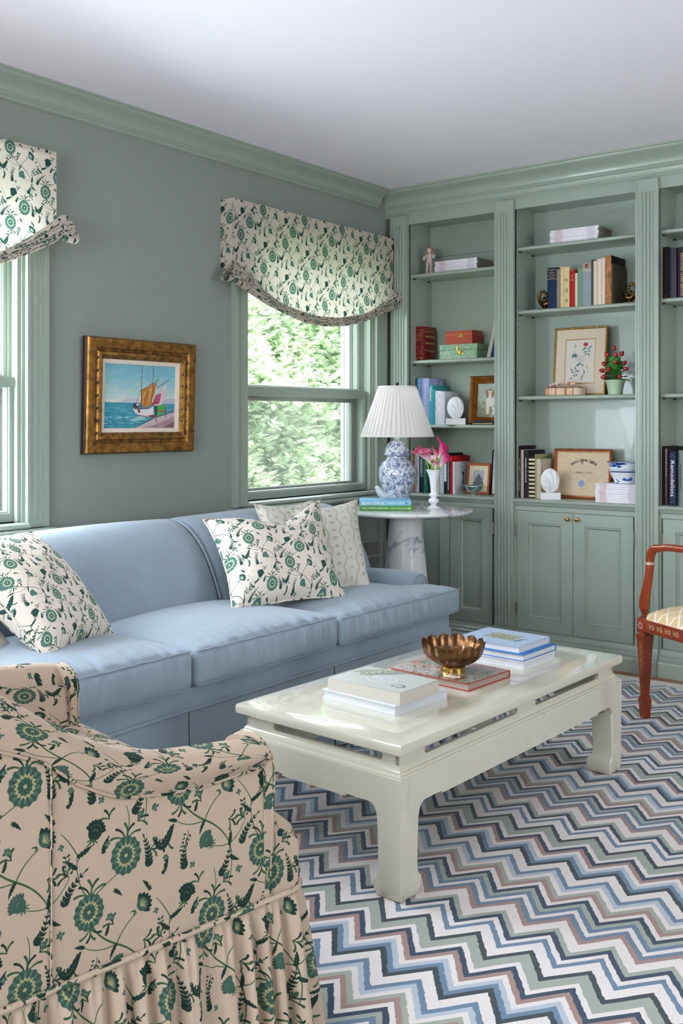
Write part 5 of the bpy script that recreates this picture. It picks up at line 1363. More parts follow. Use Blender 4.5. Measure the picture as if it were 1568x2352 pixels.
m_ = MB(); m_.lathe([(.0001, 0), (.020, 0), (.021, .003), (.016, .006), (.0001, .007)], c=o-r_*.002, n=20); obj('base', m_, M_frost, bd, smooth='all')
# glass stopper / spectacles lying by the books
gl = thing('spectacles', 'folded metal spectacles lying beside the books on the marble table', 'glasses', (.60, 4.02, .750))
for k, (dx, dz) in enumerate(((0, .013), (.012, .020))):
    m_ = MB(); m_.tube([Vector((.592+dx+.011*math.cos(a), 4.010+.012*math.cos(a), .7505+dz+.012*math.sin(a)-.0*dx)) for a in [2*pi*q/18 for q in range(18)]], .0013, 6, closed=True); obj('rim', m_, M_steel, gl, smooth='all')
m_ = MB(); m_.tube([(.585, 4.0, .752), (.560, 4.03, .7515), (.545, 4.06, .7515)], .0012, 6); obj('temple', m_, M_steel, gl, smooth='all')
# milk glass vase with calla lilies
M_milk = mat('milk_glass', (232, 232, 236), .12, coat=.5)
vs = thing('vase', 'white milk glass vase with flared mouth on the marble table', 'vase', (.581, 4.124, .750))
m_ = MB(); m_.lathe([(.0001, 0), (.034, 0), (.036, .004), (.026, .010), (.012, .017), (.014, .022), (.024, .030), (.027, .038), (.024, .046), (.013, .053), (.019, .059), (.023, .066), (.021, .073), (.014, .079), (.015, .090), (.018, .120), (.021, .145), (.028, .168), (.037, .187), (.040, .190), (.038, .190), (.025, .165), (.017, .120), (.012, .085), (.0001, .083)], c=vs.location, n=48); obj('vase_body', m_, M_milk, vs, smooth='all')
M_stem = mat('calla_stem', (118, 156, 66), .4)
def lily_mat(nm, deep, pale):
    m = bpy.data.materials.new(nm); m.use_nodes = True; n = m.node_tree.nodes; l = m.node_tree.links; b = n['Principled BSDF']; b.inputs['Roughness'].default_value = .4
    tc = n.new('ShaderNodeTexCoord'); sp = n.new('ShaderNodeSeparateXYZ'); l.new(tc.outputs['UV'], sp.inputs[0]); r = n.new('ShaderNodeValToRGB'); e = r.color_ramp.elements
    e[0].position = 0; e[0].color = srgb(150, 176, 86); e[1].position = 1; e[1].color = srgb(*deep)
    for p, c_ in ((.15, (226, 224, 186)), (.45, pale), (.74, tuple((a+b_)//2 for a, b_ in zip(deep, pale))), (.92, deep)): k = e.new(p); k.color = srgb(*c_)
    l.new(sp.outputs[1], r.inputs[0]); l.new(r.outputs[0], b.inputs['Base Color']); return m
ML1 = lily_mat('calla_pink', (198, 70, 110), (230, 190, 196)); ML2 = lily_mat('calla_magenta', (188, 24, 92), (220, 120, 160))
def calla(label, base, tip, ax, L, R, m, open_=1.0, face=0.0):
    t = thing('calla_lily', label, 'flower', base, 0, 'calla lilies in the milk glass vase')
    b, p = Vector(base), Vector(tip); ctrl = (b+p)/2+Vector((0, 0, .03)); pts = []
    ctrl = b+Vector(((p.x-b.x)*.25, (p.y-b.y)*.25, (p.z-b.z)*.6))
    for k in range(13): u = k/12; pts.append(b*(1-u)**2+ctrl*2*u*(1-u)+p*u*u)
    m_ = MB(); m_.tube(pts, .0042, 10); obj('stem', m_, M_stem, t, smooth='all')
    ax = Vector(ax).normalized(); e1 = ax.cross(Vector((0, 1, .1))).normalized(); e2 = ax.cross(e1); c_, s_ = math.cos(face), math.sin(face); e1, e2 = e1*c_+e2*s_, e2*c_-e1*s_
    def sp2(u, v):
        a = (u-.5)*2*pi*1.12; lip = .55+.45*math.cos(a*.9)     # taller at the tip side (a = 0)
        h = L*v*(.62+.38*lip); flare = v**1.6
        r = (.0045+R*flare*(.55+.45*open_)*(1+.25*abs(a)/pi*0))+.0016*(u-.5)
        if v > .8: r += R*.55*((v-.8)/.2)**2*open_*(.5+.5*math.cos(a))
        q = p+ax*h+(e1*math.cos(a)+e2*math.sin(a))*r
        tipk = math.exp(-(a/.28)**2)*smooth01(.8, 1, v); return q+ax*L*.16*tipk+e1*R*.5*tipk
    m_ = MB(); m_.grid(sp2, 36, 18, uv=lambda u, v: (u, v)); o = obj('spathe', m_, m, t, smooth='all')
    sd = o.modifiers.new('solid', 'SOLIDIFY'); sd.thickness = .0012
    m_ = MB(); m_.tube([p+ax*.008, p+ax*L*.6], [.003, .002], 8); obj('spadix', m_, mat('spadix', (206, 160, 60), .7), t, smooth='all')
vb = Vector(vs.location)+Vector((0, 0, .09)); rr = Vector((.792, .610, 0)); ff = Vector((-.610, .792, 0))
def vp(a, z, f_=0): return tuple(vb+rr*a+ff*f_+Vector((0, 0, z)))
calla('pink calla lily leaning furthest to the left with open mouth', vp(-.006, 0), vp(-.040, .150), -rr*.75+Vector((0, 0, .9))-ff*.2, .075, .017, ML1, .7, 2.6)
calla('wide open pink calla lily with dark throat, second from left', vp(-.002, 0), vp(-.014, .125), -rr*.55+Vector((0, 0, 1))-ff*.25, .092, .027, ML1, 1.0, .5)
calla('slim rose calla lily in the middle of the vase leaning right', vp(.000, 0), vp(.000, .135), rr*.25+Vector((0, 0, 1))+ff*.1, .072, .016, ML1, .7, 0)
calla('small closed rose calla lily low in front of the vase', vp(.002, 0, -.004), vp(.006, .100, -.012), rr*.05+Vector((0, 0, 1))-ff*.1, .048, .011, ML1, .4, 1)
calla('tall magenta calla lily at the upper right of the bunch', vp(.004, 0), vp(.022, .150), rr*.40+Vector((0, 0, 1))-ff*.1, .092, .024, ML2, 1.0, 1.0)
calla('bright magenta calla lily leaning furthest to the right', vp(.006, 0, -.003), vp(.028, .112, -.01), rr*.62+Vector((0, 0, 1))-ff*.3, .088, .022, ML2, .8, .4)
# ---------------------------------------------------------------- things on the shelves
SH = {'L1': 1.981, 'L2': 1.509, 'L3': 1.157, 'C': CT, 'M1': 2.062, 'M2': 1.739, 'M3': 1.303, 'R2': 1.745, 'R3': 1.303}
DN = (0, 0, -1); XP = (1, 0, 0); ZP = (0, 0, 1); YN = (0, -1, 0)
def sbook(label, x0, x1, zs, h, cover, d=.155, yf=4.600, group=None, texts=(), hard=True, spine=None, cov=None, lean=0.0, pages=None, bands=()):
    """standing book, spine to the room; texts: (string, z fraction, length, height, material, horizontal?)"""
    w = x1-x0-.0008; z = SH[zs]
    t = thing('book', label, 'book', (x0+w/2, yf, z), 0, group)
    e = .0035 if hard else .0006; b = .0022 if hard else .0008
    M = Matrix.Translation((x0 if lean >= 0 else x0+w, 0, z)) @ Matrix.Rotation(lean, 4, 'Y')
    ox = 0 if lean >= 0 else -w
    m_ = MB(); m_.box(ox, ox+b, yf, yf+d, 0, h, M, bev=.0005); m_.box(ox+w-b, ox+w, yf, yf+d, 0, h, M, bev=.0005)
    n_ = 6; q = [(ox+w/2-w/2*math.cos(pi*k/n_), yf-.0022*math.sin(pi*k/n_)) for k in range(n_+1)]
    m_.prism([(ox, yf+.003)]+q+[(ox+w, yf+.003)], lambda p, r, a: M @ Vector((p, r, a)), 0, h)
    obj('cover', m_, cover, t, smooth=40)
    m_ = MB(); m_.box(ox+b, ox+w-b, yf+.003, yf+d-e, e, h-e, M); obj('pages', m_, pages or M_paper, t)
    if spine:     # differently coloured spine
        m_ = MB(); q2 = [(a, c_-.0004) for a, c_ in q]; m_.prism(q2+[(ox+w, yf+.004), (ox, yf+.004)], lambda p, r, a: M @ Vector((p, r, a)), .0003, h-.0003); obj('spine', m_, spine, t, smooth=40)
    for (za, zb, mm) in bands:
        m_ = MB(); q2 = [(ox+w/2-(w/2+.0003)*math.cos(pi*k/n_), yf-.0005-.0022*math.sin(pi*k/n_)) for k in range(n_+1)]
        V = [M @ Vector((a, c_, h*zz)) for zz in (za, zb) for a, c_ in q2]; m_.add(V, [(k, k+1, k+n_+2, k+n_+1) for k in range(n_)]); obj('spine_band', m_, mm, t, smooth=True)
    for s_, zf, ln, ht, mm, hor in texts:
        o = M @ Vector((ox+w/2, yf-.0029, h*zf)); rx = (M.to_3x3() @ Vector((1, 0, 0))); dz = (M.to_3x3() @ Vector((0, 0, -1)))
        if hor: text(t, s_, o, rx, -dz, ln, ht, mm)
        else: text(t, s_, o, dz, rx, ln, ht, mm)
    if cov:       # (string, zfrac, width, height, material) on the right-hand board
        for s_, zf, yfrac, ln, ht, mm in cov: text(t, s_, M @ Vector((ox+w+.0002, yf+d*yfrac, h*zf)), (0, 1, 0), (0, 0, 1), ln, ht, mm)
    return t
def magstack(zs, x1, yf, w, d, n, th, place, rz0=0.0, seed=0, dark=0, grp=None):
    rm = random.Random(seed); z = SH[zs]
    M_mag = mat('magazine_white', (226, 222, 228), .35); M_red = mat('magazine_red', (206, 150, 156), .5); M_grey = mat('magazine_grey', (178, 176, 186), .5)
    names = ['lowest', 'second from the bottom', 'third from the bottom', 'fourth from the bottom', 'fifth from the bottom', 'sixth from the bottom', 'seventh from the bottom', 'eighth from the bottom', 'ninth from the bottom', 'tenth from the bottom', 'eleventh from the bottom', 'topmost']
    for k in range(n):
        nm = names[-1] if k == n-1 else names[k]
        rz = rz0+rm.uniform(-.012, .012); x = x1+rm.uniform(-.003, .003); y = yf+rm.uniform(-.002, .002); t_ = th*rm.uniform(.85, 1.15)
        t = thing('magazine', 'white magazine, %s %s' % (nm, place), 'magazine', (x, y, z), rz, grp)
        m_ = MB(); m_.box(-w, 0, 0, d, .0002, t_-.0004, bev=.0008); obj('cover', m_, M_mag, t, world=False, smooth=30)
        m_ = MB(); m_.box(-w+.002, .0004, .002, d, .0008, t_-.0010); obj('pages', m_, mat('old_page_edges', (150, 138, 118), .8), t, world=False)
        for a, b_, mm in ((.10, .26, M_red), (.78, .93, M_grey)):
            m_ = MB(); m_.box(-w+w*a, -w+w*b_, -.0004, .0002, t_*.3, t_*.72); obj('spine_print', m_, mm, t, world=False)
        z += t_
    return z
# left bookcase, top shelf
M_bisq = mat('bisque', (196, 172, 170), .5); M_bhair = mat('bisque_hair', (160, 124, 96), .6); M_blace = mat('bisque_lace', (178, 182, 182), .6, bump=(200, .8)); M_bface = mat('bisque_face', (206, 182, 168), .5); M_bfl = mat('bisque_flowers', (150, 150, 180), .6)
fg = thing('porcelain_figurine', 'porcelain figurine of a child with pigtails on the top left shelf', 'figurine', (.228, 4.64, SH['L1'])); fo = Vector(fg.location)
m_ = MB()   # body and legs as one surface
me = bpy.data.meshes.new('body'); J = [(0, 0, .075), (0, 0, .098), (0, 0, .113), (0, 0, .122), (-.011, -.002, .068), (-.012, -.004, .040), (-.013, -.002, .010), (.011, -.002, .068), (.012, -.006, .040), (.011, -.002, .010), (-.016, 0, .108), (-.028, -.003, .094), (-.026, -.012, .078), (.016, 0, .108), (.028, -.003, .096), (.024, -.014, .104), (-.013, -.010, .004), (.012, -.010, .004)]
me.from_pydata([Vector(j) for j in J], [(0, 1), (1, 2), (2, 3), (0, 4), (4, 5), (5, 6), (0, 7), (7, 8), (8, 9), (2, 10), (10, 11), (11, 12), (2, 13), (13, 14), (14, 15), (6, 16), (9, 17)], [])
ob = bpy.data.objects.new('body', me); COL.objects.link(ob); ob.parent = fg; sk = ob.modifiers.new('skin', 'SKIN'); RR = [.019, .015, .014, .006, .012, .009, .006, .012, .009, .006, .008, .007, .006, .008, .007, .006, .005, .005]
for i, v in enumerate(me.skin_vertices[0].data): v.radius = (RR[i], RR[i]*.85); v.use_root = (i == 0)
sb = ob.modifiers.new('s', 'SUBSURF'); sb.levels = 2; sb.render_levels = 2; me.materials.append(M_bisq)
m_ = MB(); m_.ico(fo+Vector((0, -.003, .135)), .0155, 3, (.92, .95, 1.08)); m_.ico(fo+Vector((0, -.0185, .133)), .0022, 1); hd_ = obj('head', m_, M_bface, fg, smooth='all')
m_ = MB()
for s_ in (-1, 1): m_.ico(fo+Vector((s_*.005, -.0172, .1365)), .0013, 1)
m_.box(fo.x-.003, fo.x+.003, fo.y-.0178, fo.y-.016, fo.z+.1275, fo.z+.1283); o = obj('face_paint', m_, flatm(110, 76, 70), hd_); o['kind'] = 'stuff'
m_ = MB(); m_.ico(fo+Vector((0, .002, .139)), .0168, 3, (1, 1, 1.02)); obj('hair', m_, M_bhair, fg, smooth='all')
for s_ in (-1, 1):
    m_ = MB(); m_.tube([fo+Vector((s_*.014, 0, .134)), fo+Vector((s_*.023, 0, .127)), fo+Vector((s_*.026, 0, .117)), fo+Vector((s_*.023, -.002, .108))], [.004, .0075, .0065, .002], 8); obj('pigtail', m_, M_bhair, fg, smooth='all')
r4 = random.Random(6)
for s_, zz in ((-1, .094), (1, .100)):
    m_ = MB()
    for k in range(9): a = r4.uniform(0, 6.28); m_.ico(fo+Vector((s_*.029+.007*math.cos(a), -.006+.005*math.sin(a), zz+r4.uniform(-.016, .012))), .0058, 1)
    o = obj('sleeve_ruffle', m_, M_blace, fg, smooth='all'); o['kind'] = 'stuff'
m_ = MB()
for k in range(34): a = r4.uniform(0, 6.28); R = r4.uniform(.010, .034); m_.ico(fo+Vector((R*math.cos(a), R*.7*math.sin(a)+.010, r4.uniform(.006, .040)*(1-.3*(R < .02)))), r4.uniform(.004, .007), 1)
o = obj('base_flowers', m_, M_blace, fg, smooth='all'); o['kind'] = 'stuff'
m_ = MB(); m_.lathe([(.0001, 0), (.034, 0), (.035, .005), (.028, .010), (.0001, .011)], c=fo, n=24); obj('base', m_, M_bisq, fg, smooth='all')
magstack('L1', .548, 4.600, .262, .17, 8, .0078, 'in the stack on the top left shelf', 0, 1, grp='magazines on the top left shelf')
# left bookcase, second shelf
M_ox = mat('oxblood_leather', (112, 18, 26), .4, var=.12, spec=.25)
t = sbook('red leather book with gilt spine titled 1001 on the left shelf', .138, .197, 'L2', .190, M_ox, d=.130, yf=4.625, pages=M_goldp, texts=[('1001 BOOKS', .73, .042, .008, M_goldp, True), ('AROUND', .66, .030, .005, M_goldp, True), ('THE WORLD', .61, .036, .005, M_goldp, True)], bands=[(.78, .785, M_goldp), (.90, .905, M_goldp), (.40, .405, M_goldp), (.20, .205, M_goldp), (.10, .105, M_goldp)], cov=[('1001 BOOKS', .86, .5, .095, .010, M_goldp)])
m_ = MB(); r5 = random.Random(2)
for k in range(46):
    x = r5.uniform(.142, .193); z = SH['L2']+r5.choice((r5.uniform(.152, .168), r5.uniform(.042, .070), r5.uniform(.006, .016))); m_.box(x-.0018, x+.0018, 4.6222, 4.6228, z-.001, z+.001)
o = obj('gilt_tooling', m_, M_goldp, t); o['kind'] = 'stuff'
m_ = MB()
for zc in (.7, .5, .28):
    for k in range(12): y = 4.645+.09*k/11; m_.box(.1970, .1974, y, y+.0045, SH['L2']+.19*zc+r5.uniform(-.006, .004), SH['L2']+.19*zc+r5.uniform(.006, .012))
m_.ring(4.632, 4.750, SH['L2']+.010, SH['L2']+.180, [(0, 0), (.0015, 0)], lambda a, b, h: (.1974, a, b))
o = obj('gilt_cover_tooling', m_, M_goldp, t); o['kind'] = 'stuff'
def box_thing(label, x0, x1, y0, y1, z, h, m, lid, locked, M_line):
    t = thing('keepsake_box', label, 'box', ((x0+x1)/2, (y0+y1)/2, z))
    m_ = MB(); m_.box(x0, x1, y0, y1, z, z+h-lid-.0008, bev=.001); obj('body', m_, m, t)
    m_ = MB(); m_.box(x0-.0006, x1+.0006, y0-.0006, y1, z+h-lid, z+h, bev=.0012); obj('lid', m_, m, t)
    m_ = MB(); m_.box(x0-.001, x1+.001, y0-.0012, y1, z+h-lid-.0012, z+h-lid+.0008); obj('rim_line', m_, M_line, t)
    cx = (x0+x1)/2+.01; zl = z+h-lid
    if locked == 1:
        m_ = MB(); m_.box(cx-.012, cx+.012, y0-.0035, y0, zl-.018, zl+.005, bev=.001); lk = obj('lock_plate', m_, M_brass, t); m_ = MB(); m_.ico((cx, y0-.004, zl-.008), .003, 1); obj('keyhole', m_, M_dark, lk)
    else:
        m_ = MB(); m_.lathe([(.0001, 0), (.009, 0), (.009, .003), (.0001, .0035)], n=16, M=Matrix.Translation((cx-.012, y0, zl+.010)) @ Matrix.Rotation(pi/2, 4, 'X')); m_.box(cx-.017, cx-.006, y0-.004, y0, zl-.020, zl+.008, bev=.001); m_.box(cx-.016, cx+.022, y0-.0030, y0, zl-.026, zl-.006, bev=.001)
        lk = obj('hasp', m_, M_brass, t, smooth=30); m_ = MB(); m_.ico((cx+.010, y0-.004, zl-.015), .0035, 1); obj('keyhole', m_, M_dark, lk)
M_green_m = bpy.data.materials.new('marbled_paper'); M_green_m.use_nodes = True
def marb():
    n = M_green_m.node_tree.nodes; l = M_green_m.node_tree.links; tc = n.new('ShaderNodeTexCoord'); nz = n.new('ShaderNodeTexNoise'); nz.inputs['Scale'].default_value = 60; nz.inputs['Distortion'].default_value = 2; l.new(tc.outputs['Object'], nz.inputs[0])
    r = n.new('ShaderNodeValToRGB'); e = r.color_ramp.elements; e[0].position = .3; e[0].color = srgb(84, 140, 104); e[1].position = .7; e[1].color = srgb(150, 172, 186); k = e.new(.45); k.color = srgb(110, 160, 132); k = e.new(.56); k.color = srgb(164, 168, 130)
    l.new(nz.outputs['Fac'], r.inputs[0]); l.new(r.outputs[0], n['Principled BSDF'].inputs['Base Color'])
marb()
box_thing('green marbled paper box with brass hasp below the orange box', .309, .540, 4.615, 4.745, SH['L2'], .080, M_green_m, .030, 2, flatm(60, 100, 80))
box_thing('orange red keepsake box with brass lock on top of the green box', .335, .500, 4.632, 4.740, SH['L2']+.0805, .073, mat('russet_cloth', (176, 74, 50), .7, bump=(600, .4)), .020, 1, flatm(214, 140, 100))
for k, (x, mm, lb, ln) in enumerate(((.588, flatm(172, 164, 150), 'beige spined book leaning at the right end of the left shelf', .24), (.612, flatm(30, 44, 96), 'navy book leaning against the pilaster on the left shelf', .24))):
    sbook(lb, x, x+.022, 'L2', .255, mm, d=.13, yf=4.630, lean=ln-.0001, group=None)
# left bookcase, third shelf
G3 = 'books on the third left shelf'
W_ = M_whitep
def row(zs, items, yf, group, z0=None):
    for (lb, x0, x1, top, col, kw) in items:
        sbook(lb, x0, x1, zs, top-SH[zs], flatm(*col) if not isinstance(col, bpy.types.Material) else col, yf=kw.pop('yf', yf), group=group, **kw)
row('L3', [
 ('pale pink book at the left end of the third left shelf', .151, .158, 1.418, (196, 176, 180), {}),
 ('dark teal book second from the left on the third shelf', .158, .172, 1.414, (38, 84, 92), {'texts': [('TEAL', .8, .03, .006, W_, False)]}) if False else ('dark teal book second from the left on the third shelf', .158, .172, 1.414, (38, 84, 92), {}),
 ('blue book with white lettering behind the lamp shade', .172, .203, 1.412, (92, 136, 184), {'texts': [('The Substance of Style', .72, .13, .012, W_, False)]}),
 ('tall lavender book with white sunburst cover on the third shelf', .203, .251, 1.410, (152, 156, 200), {'d': .17, 'texts': [('Decorating with Color', .55, .17, .012, W_, False)]}),
 ('turquoise book lettered in white on the third left shelf', .251, .276, 1.372, (66, 160, 168), {'d': .165, 'texts': [('Valentino', .78, .075, .016, W_, False)]}),
 ('second turquoise book, shorter, beside the white floral one', .276, .291, 1.350, (60, 150, 156), {'d': .15}),
 ('white book with black floral sprigs on its spine', .291, .322, 1.340, (222, 222, 226), {'d': .145}),
 ('thin white book beside the floral spined book', .322, .335, 1.337, (214, 216, 220), {'d': .14}),
 ('white book with black edge and lettered cover behind the shell bookend', .335, .352, 1.334, (206, 210, 212), {'d': .15, 'bands': [(0, 1, flatm(200, 204, 208))], 'cov': [('THE', .83, .5, .02, .008, M_black), ('DUKE', .74, .52, .045, .012, M_black), ('CHASE', .65, .5, .045, .012, M_black), ('ART', .25, .6, .03, .010, M_black)]}),
], 4.600, G3)
m_ = MB(); r6 = random.Random(3); t = thing  # sprig print on the floral spine
for ob_ in [o for o in COL.objects if o.get('label', '').startswith('white book with black floral')]:
    for k in range(12):
        z = SH['L3']+.012+.014*k; x = .3065+r6.uniform(-.008, .008); m_.add([(x, 4.5965, z), (x+.004, 4.5965, z+.002), (x+.001, 4.5965, z+.007)], [(0, 1, 2)])
        m_.add([(x, 4.5965, z), (x-.004, 4.5965, z+.003), (x-.001, 4.5965, z+.006)], [(0, 1, 2)])
    o = obj('sprig_print', m_, M_black, ob_); o['kind'] = 'stuff'
for ob_ in [o for o in COL.objects if o.get('label', '').startswith('tall lavender')]:
    m_ = MB()
    for k in range(26):
        a = 2*pi*k/26; c0 = Vector((.2512, 4.69, 1.385)); d = Vector((0, math.cos(a), math.sin(a))); e = Vector((0, -math.sin(a), math.cos(a)))
        p1 = c0+d*.020; p2 = c0+d*(.055 if k % 2 else .042)
        if abs(p2.z-1.3) < .108 and 4.6 < p2.y < 4.768: m_.add([p1+e*.0012, p1-e*.0012, p2-e*.0005, p2+e*.0005], [(0, 1, 2, 3)])
    o = obj('sunburst_print', m_, W_, ob_); o['kind'] = 'stuff'
M_alab = mat('alabaster', (222, 222, 222), .45, var=.05)
def shell_bookend(label, cx, yf, z, bw_, bh, sh, sw):
    t = thing('shell_bookend', label, 'bookend', (cx, yf, z))
    R = Matrix.Rotation(.55, 3, 'Z')
    m_ = MB(); m_.box(-bw_/2, bw_/2, -bw_*.33, bw_*.33, 0, bh, bev=.0015); m_.v = [tuple(R @ Vector(v)+Vector((cx, yf, z))) for v in m_.v]; obj('plinth', m_, M_alab, t)
    m_ = MB()
    def P(u, v, s):
        # ribs fan out from the hinge at the lower left of an egg-shaped outline
        a = lerp(-1.38, 1.38, u); A, B = sw*.5, sh*.5
        Rr = 2*(math.cos(a)/B)/((math.sin(a)/A)**2+(math.cos(a)/B)**2)
        r = lerp(.05, 1, v); ox, oz = Rr*r*math.sin(a), .02*sh+Rr*r*math.cos(a); ox += .10*sw*math.sin(pi*r)
        rib = abs(math.sin((u+.12*v)*pi*8)); th = .019*math.sin(pi*min(1, r*.95+.05))**.55*max(0, 1-abs(2*u-1)**3)
        return Vector((ox, -s*(th*(.66+.34*rib)), oz))
    for s in (1, -1): m_.grid(lambda u, v: R @ P(u, v, s)+Vector((cx, yf, z+bh-.004)), 64, 20)
    m_.tube([R @ Vector((-.012, 0, 0))+Vector((cx, yf, z+bh-.002)), R @ Vector((0, 0, .012))+Vector((cx, yf, z+bh)), R @ Vector((.012, 0, 0))+Vector((cx, yf, z+bh-.002))], .010, 8)
    obj('scallop', m_, M_alab, t, smooth='all')
shell_bookend('white carved shell bookend on the third left shelf', .418, 4.600, SH['L3'], .105, .034, .118, .090)
def frame_thing(label, cat, x0, x1, z, h, yb_, lean, prof, m, art, artm, matw=0.0, mm=None, extra=None):
    """picture frame standing on a shelf, leaning back by `lean`"""
    t = thing('picture_frame', label, cat, ((x0+x1)/2, yb_, z)); w = x1-x0
    M = Matrix.Translation((x0, yb_, z)) @ Matrix.Rotation(-lean, 4, 'X')
    mp = lambda a, b, hh: M @ Vector((a, -hh, b))
    m_ = MB(); m_.ring(0, w, 0, h, prof, mp, close=True); f = obj('frame', m_, m, t, smooth=30)
    i = max(p[0] for p in prof)-.001
    if matw:
        m_ = MB(); m_.ring(0, w, 0, h, [(i, .006), (i+matw, .006), (i+matw+.0012, .004)], mp); obj('mat_board', m_, mm, t)
        i2 = i+matw
    else: i2 = i
    m_ = MB(); m_.add([mp(i2, i2, .004), mp(w-i2, i2, .004), mp(w-i2, h-i2, .004), mp(i2, h-i2, .004)], [(0, 1, 2, 3)], [((0, 0), (1, 0), (1, 1), (0, 1))]); obj('picture', m_, artm, t)
    return t, mp, f
# spaniel portrait
c = Canvas(300, 320, (150, 156, 140), 3.0, wrap=False); r7 = random.Random(5)
for k in range(120): c.ell(r7.uniform(0, 100), r7.uniform(50, 107), r7.uniform(4, 12), r7.uniform(3, 7), 0, r7.choice(((166, 172, 162), (148, 158, 146), (176, 178, 166))), .4, 10)
for k in range(120): c.ell(r7.uniform(0, 100), r7.uniform(0, 50), r7.uniform(4, 12), r7.uniform(2, 5), 0, r7.choice(((116, 128, 96), (138, 118, 96), (150, 146, 116), (122, 116, 90))), .5, 10)
c.poly([(55, 107), (70, 92), (100, 74), (100, 107)], (198, 192, 170))
for k in range(7): c.stroke([(58+6*k, 107), (74+5*k, 88), (100, 78+4*k)], 1.2, (164, 156, 132), .8)
D_ = (206, 198, 184); c.poly([(38, 18), (34, 50), (40, 66), (62, 66), (70, 50), (72, 18), (64, 14), (60, 34), (50, 34), (48, 14)], D_); c.poly([(40, 16), (38, 10), (48, 10), (48, 20)], D_); c.poly([(62, 16), (60, 9), (72, 10), (72, 20)], D_)
c.ell(50, 76, 12, 12, 0, D_); c.ell(38, 74, 6, 14, .25, (138, 104, 74)); c.ell(62, 74, 6, 14, -.25, (138, 104, 74)); c.ell(50, 86, 8, 4, 0, (150, 116, 84)); c.ell(50, 70, 5, 4, 0, (226, 220, 208)); c.disk(50, 72, 2, (60, 44, 38)); c.disk(45, 78, 1.4, (48, 36, 30)); c.disk(55, 78, 1.4, (48, 36, 30)); c.poly([(64, 40), (78, 34), (80, 30), (66, 32)], (148, 112, 80))
M_dog = img_mat('spaniel_oil', c.image('spaniel_oil'), 1, 1, .4, ext='EXTEND')
M_frg = mat('gilt_walnut_frame', (150, 96, 42), .35, .6, var=.4, noise_scale=30)
frame_thing('gilt framed oil portrait of a spaniel on the third left shelf', 'painting', .440, .672, SH['L3'], .262, 4.715, .10, [(0, .004), (0, .022), (.006, .030), (.016, .024), (.024, .012), (.027, .015), (.030, .012), (.036, .016), (.040, .008), (.040, .004)], M_frg, 'dog', M_dog)
t = thing('book', 'small dark book lying flat in front of the spaniel portrait', 'book', (.590, 4.63, SH['L3']))
m_ = MB(); m_.box(.522, .660, 4.600, 4.690, SH['L3']+.0, SH['L3']+.003, bev=.0005); m_.box(.522, .660, 4.600, 4.690, SH['L3']+.018, SH['L3']+.021, bev=.0005); m_.box(.522, .660, 4.5995, 4.603, SH['L3']+.001, SH['L3']+.020); obj('cover', m_, flatm(34, 38, 52), t)
m_ = MB(); m_.box(.526, .656, 4.603, 4.687, SH['L3']+.003, SH['L3']+.018); obj('pages', m_, M_goldp, t)
m_ = MB(); m_.box(.523, .640, 4.5988, 4.5994, SH['L3']+.0045, SH['L3']+.0085); obj('gilt_line', m_, M_goldp, t)
# left bookcase, counter
G4 = 'books on the left counter'
row('C', [
 ('coral red book at the left end of the left counter', .151, .158, 1.027, (214, 96, 84), {'d': .16}),
 ('white spined book behind the ginger jar lamp', .158, .186, 1.026, (214, 214, 218), {'texts': [('MAD MEN', .35, .10, .010, flatm(130, 40, 50), False)]}),
 ('navy book with slate blue top half next to the lamp', .188, .213, .988, (28, 38, 66), {'bands': [(.42, .98, flatm(96, 112, 136))], 'texts': [('TRUTH', .72, .07, .010, W_, False)]}),
 ('emerald green book with gold lettering behind the calla lilies', .214, .240, .994, (34, 110, 86), {'texts': [('Gone with the Wind', .5, .12, .008, M_goldp, False)]}),
 ('dark green cloth book behind the vase', .241, .258, 1.000, (24, 56, 48), {}),
 ('black and white patterned book behind the vase', .259, .290, 1.002, (44, 48, 48), {'bands': [(.82, .95, W_), (.62, .76, W_), (.42, .56, W_)]}),
 ('cream book half hidden by the white vase', .291, .316, .968, (212, 200, 172), {'texts': [('SUMMER', .4, .08, .008, M_ink, False)]}),
 ('pale grey book with tall white capital lettering on the spine', .318, .345, .998, (176, 184, 202), {'texts': [('DYLAN', .52, .105, .014, W_, False), ('BOB', .86, .03, .008, W_, False)]}),
 ('tall black and white book on the left counter', .3455, .362, 1.004, (24, 24, 26), {'d': .17, 'bands': [(.30, .96, flatm(206, 206, 208))]}),
 ('charcoal book with white spine lettering next to the red one', .3625, .386, .992, (44, 46, 50), {'texts': [('COOKING IN THE ROUGH', .45, .14, .008, W_, False), ('GRAND', .88, .035, .007, W_, False)]}),
 ('bright red book with black design on the left counter', .3865, .400, .989, (196, 26, 36), {'d': .18}),
 ('white book with a dark drawn figure on its cover', .4005, .416, .958, (212, 214, 218), {'d': .150, 'cov': [('A True Story', .84, .52, .075, .009, M_ink), ('ALICE', .20, .5, .06, .011, M_ink), ('QUEEN', .12, .5, .085, .013, M_ink)]}),
], 4.600, G4)
for ob_ in [o for o in COL.objects if o.get('label', '').startswith('white book with a dark drawn')]:
    m_ = MB(); m_.add([(.4164, y, CT+z) for y, z in ((4.672, .055), (4.680, .085), (4.676, .110), (4.664, .118), (4.690, .118), (4.686, .085), (4.684, .055), (4.680, .030), (4.678, .056))], [tuple(range(9))]); obj('printed_figure', m_, M_black, ob_)
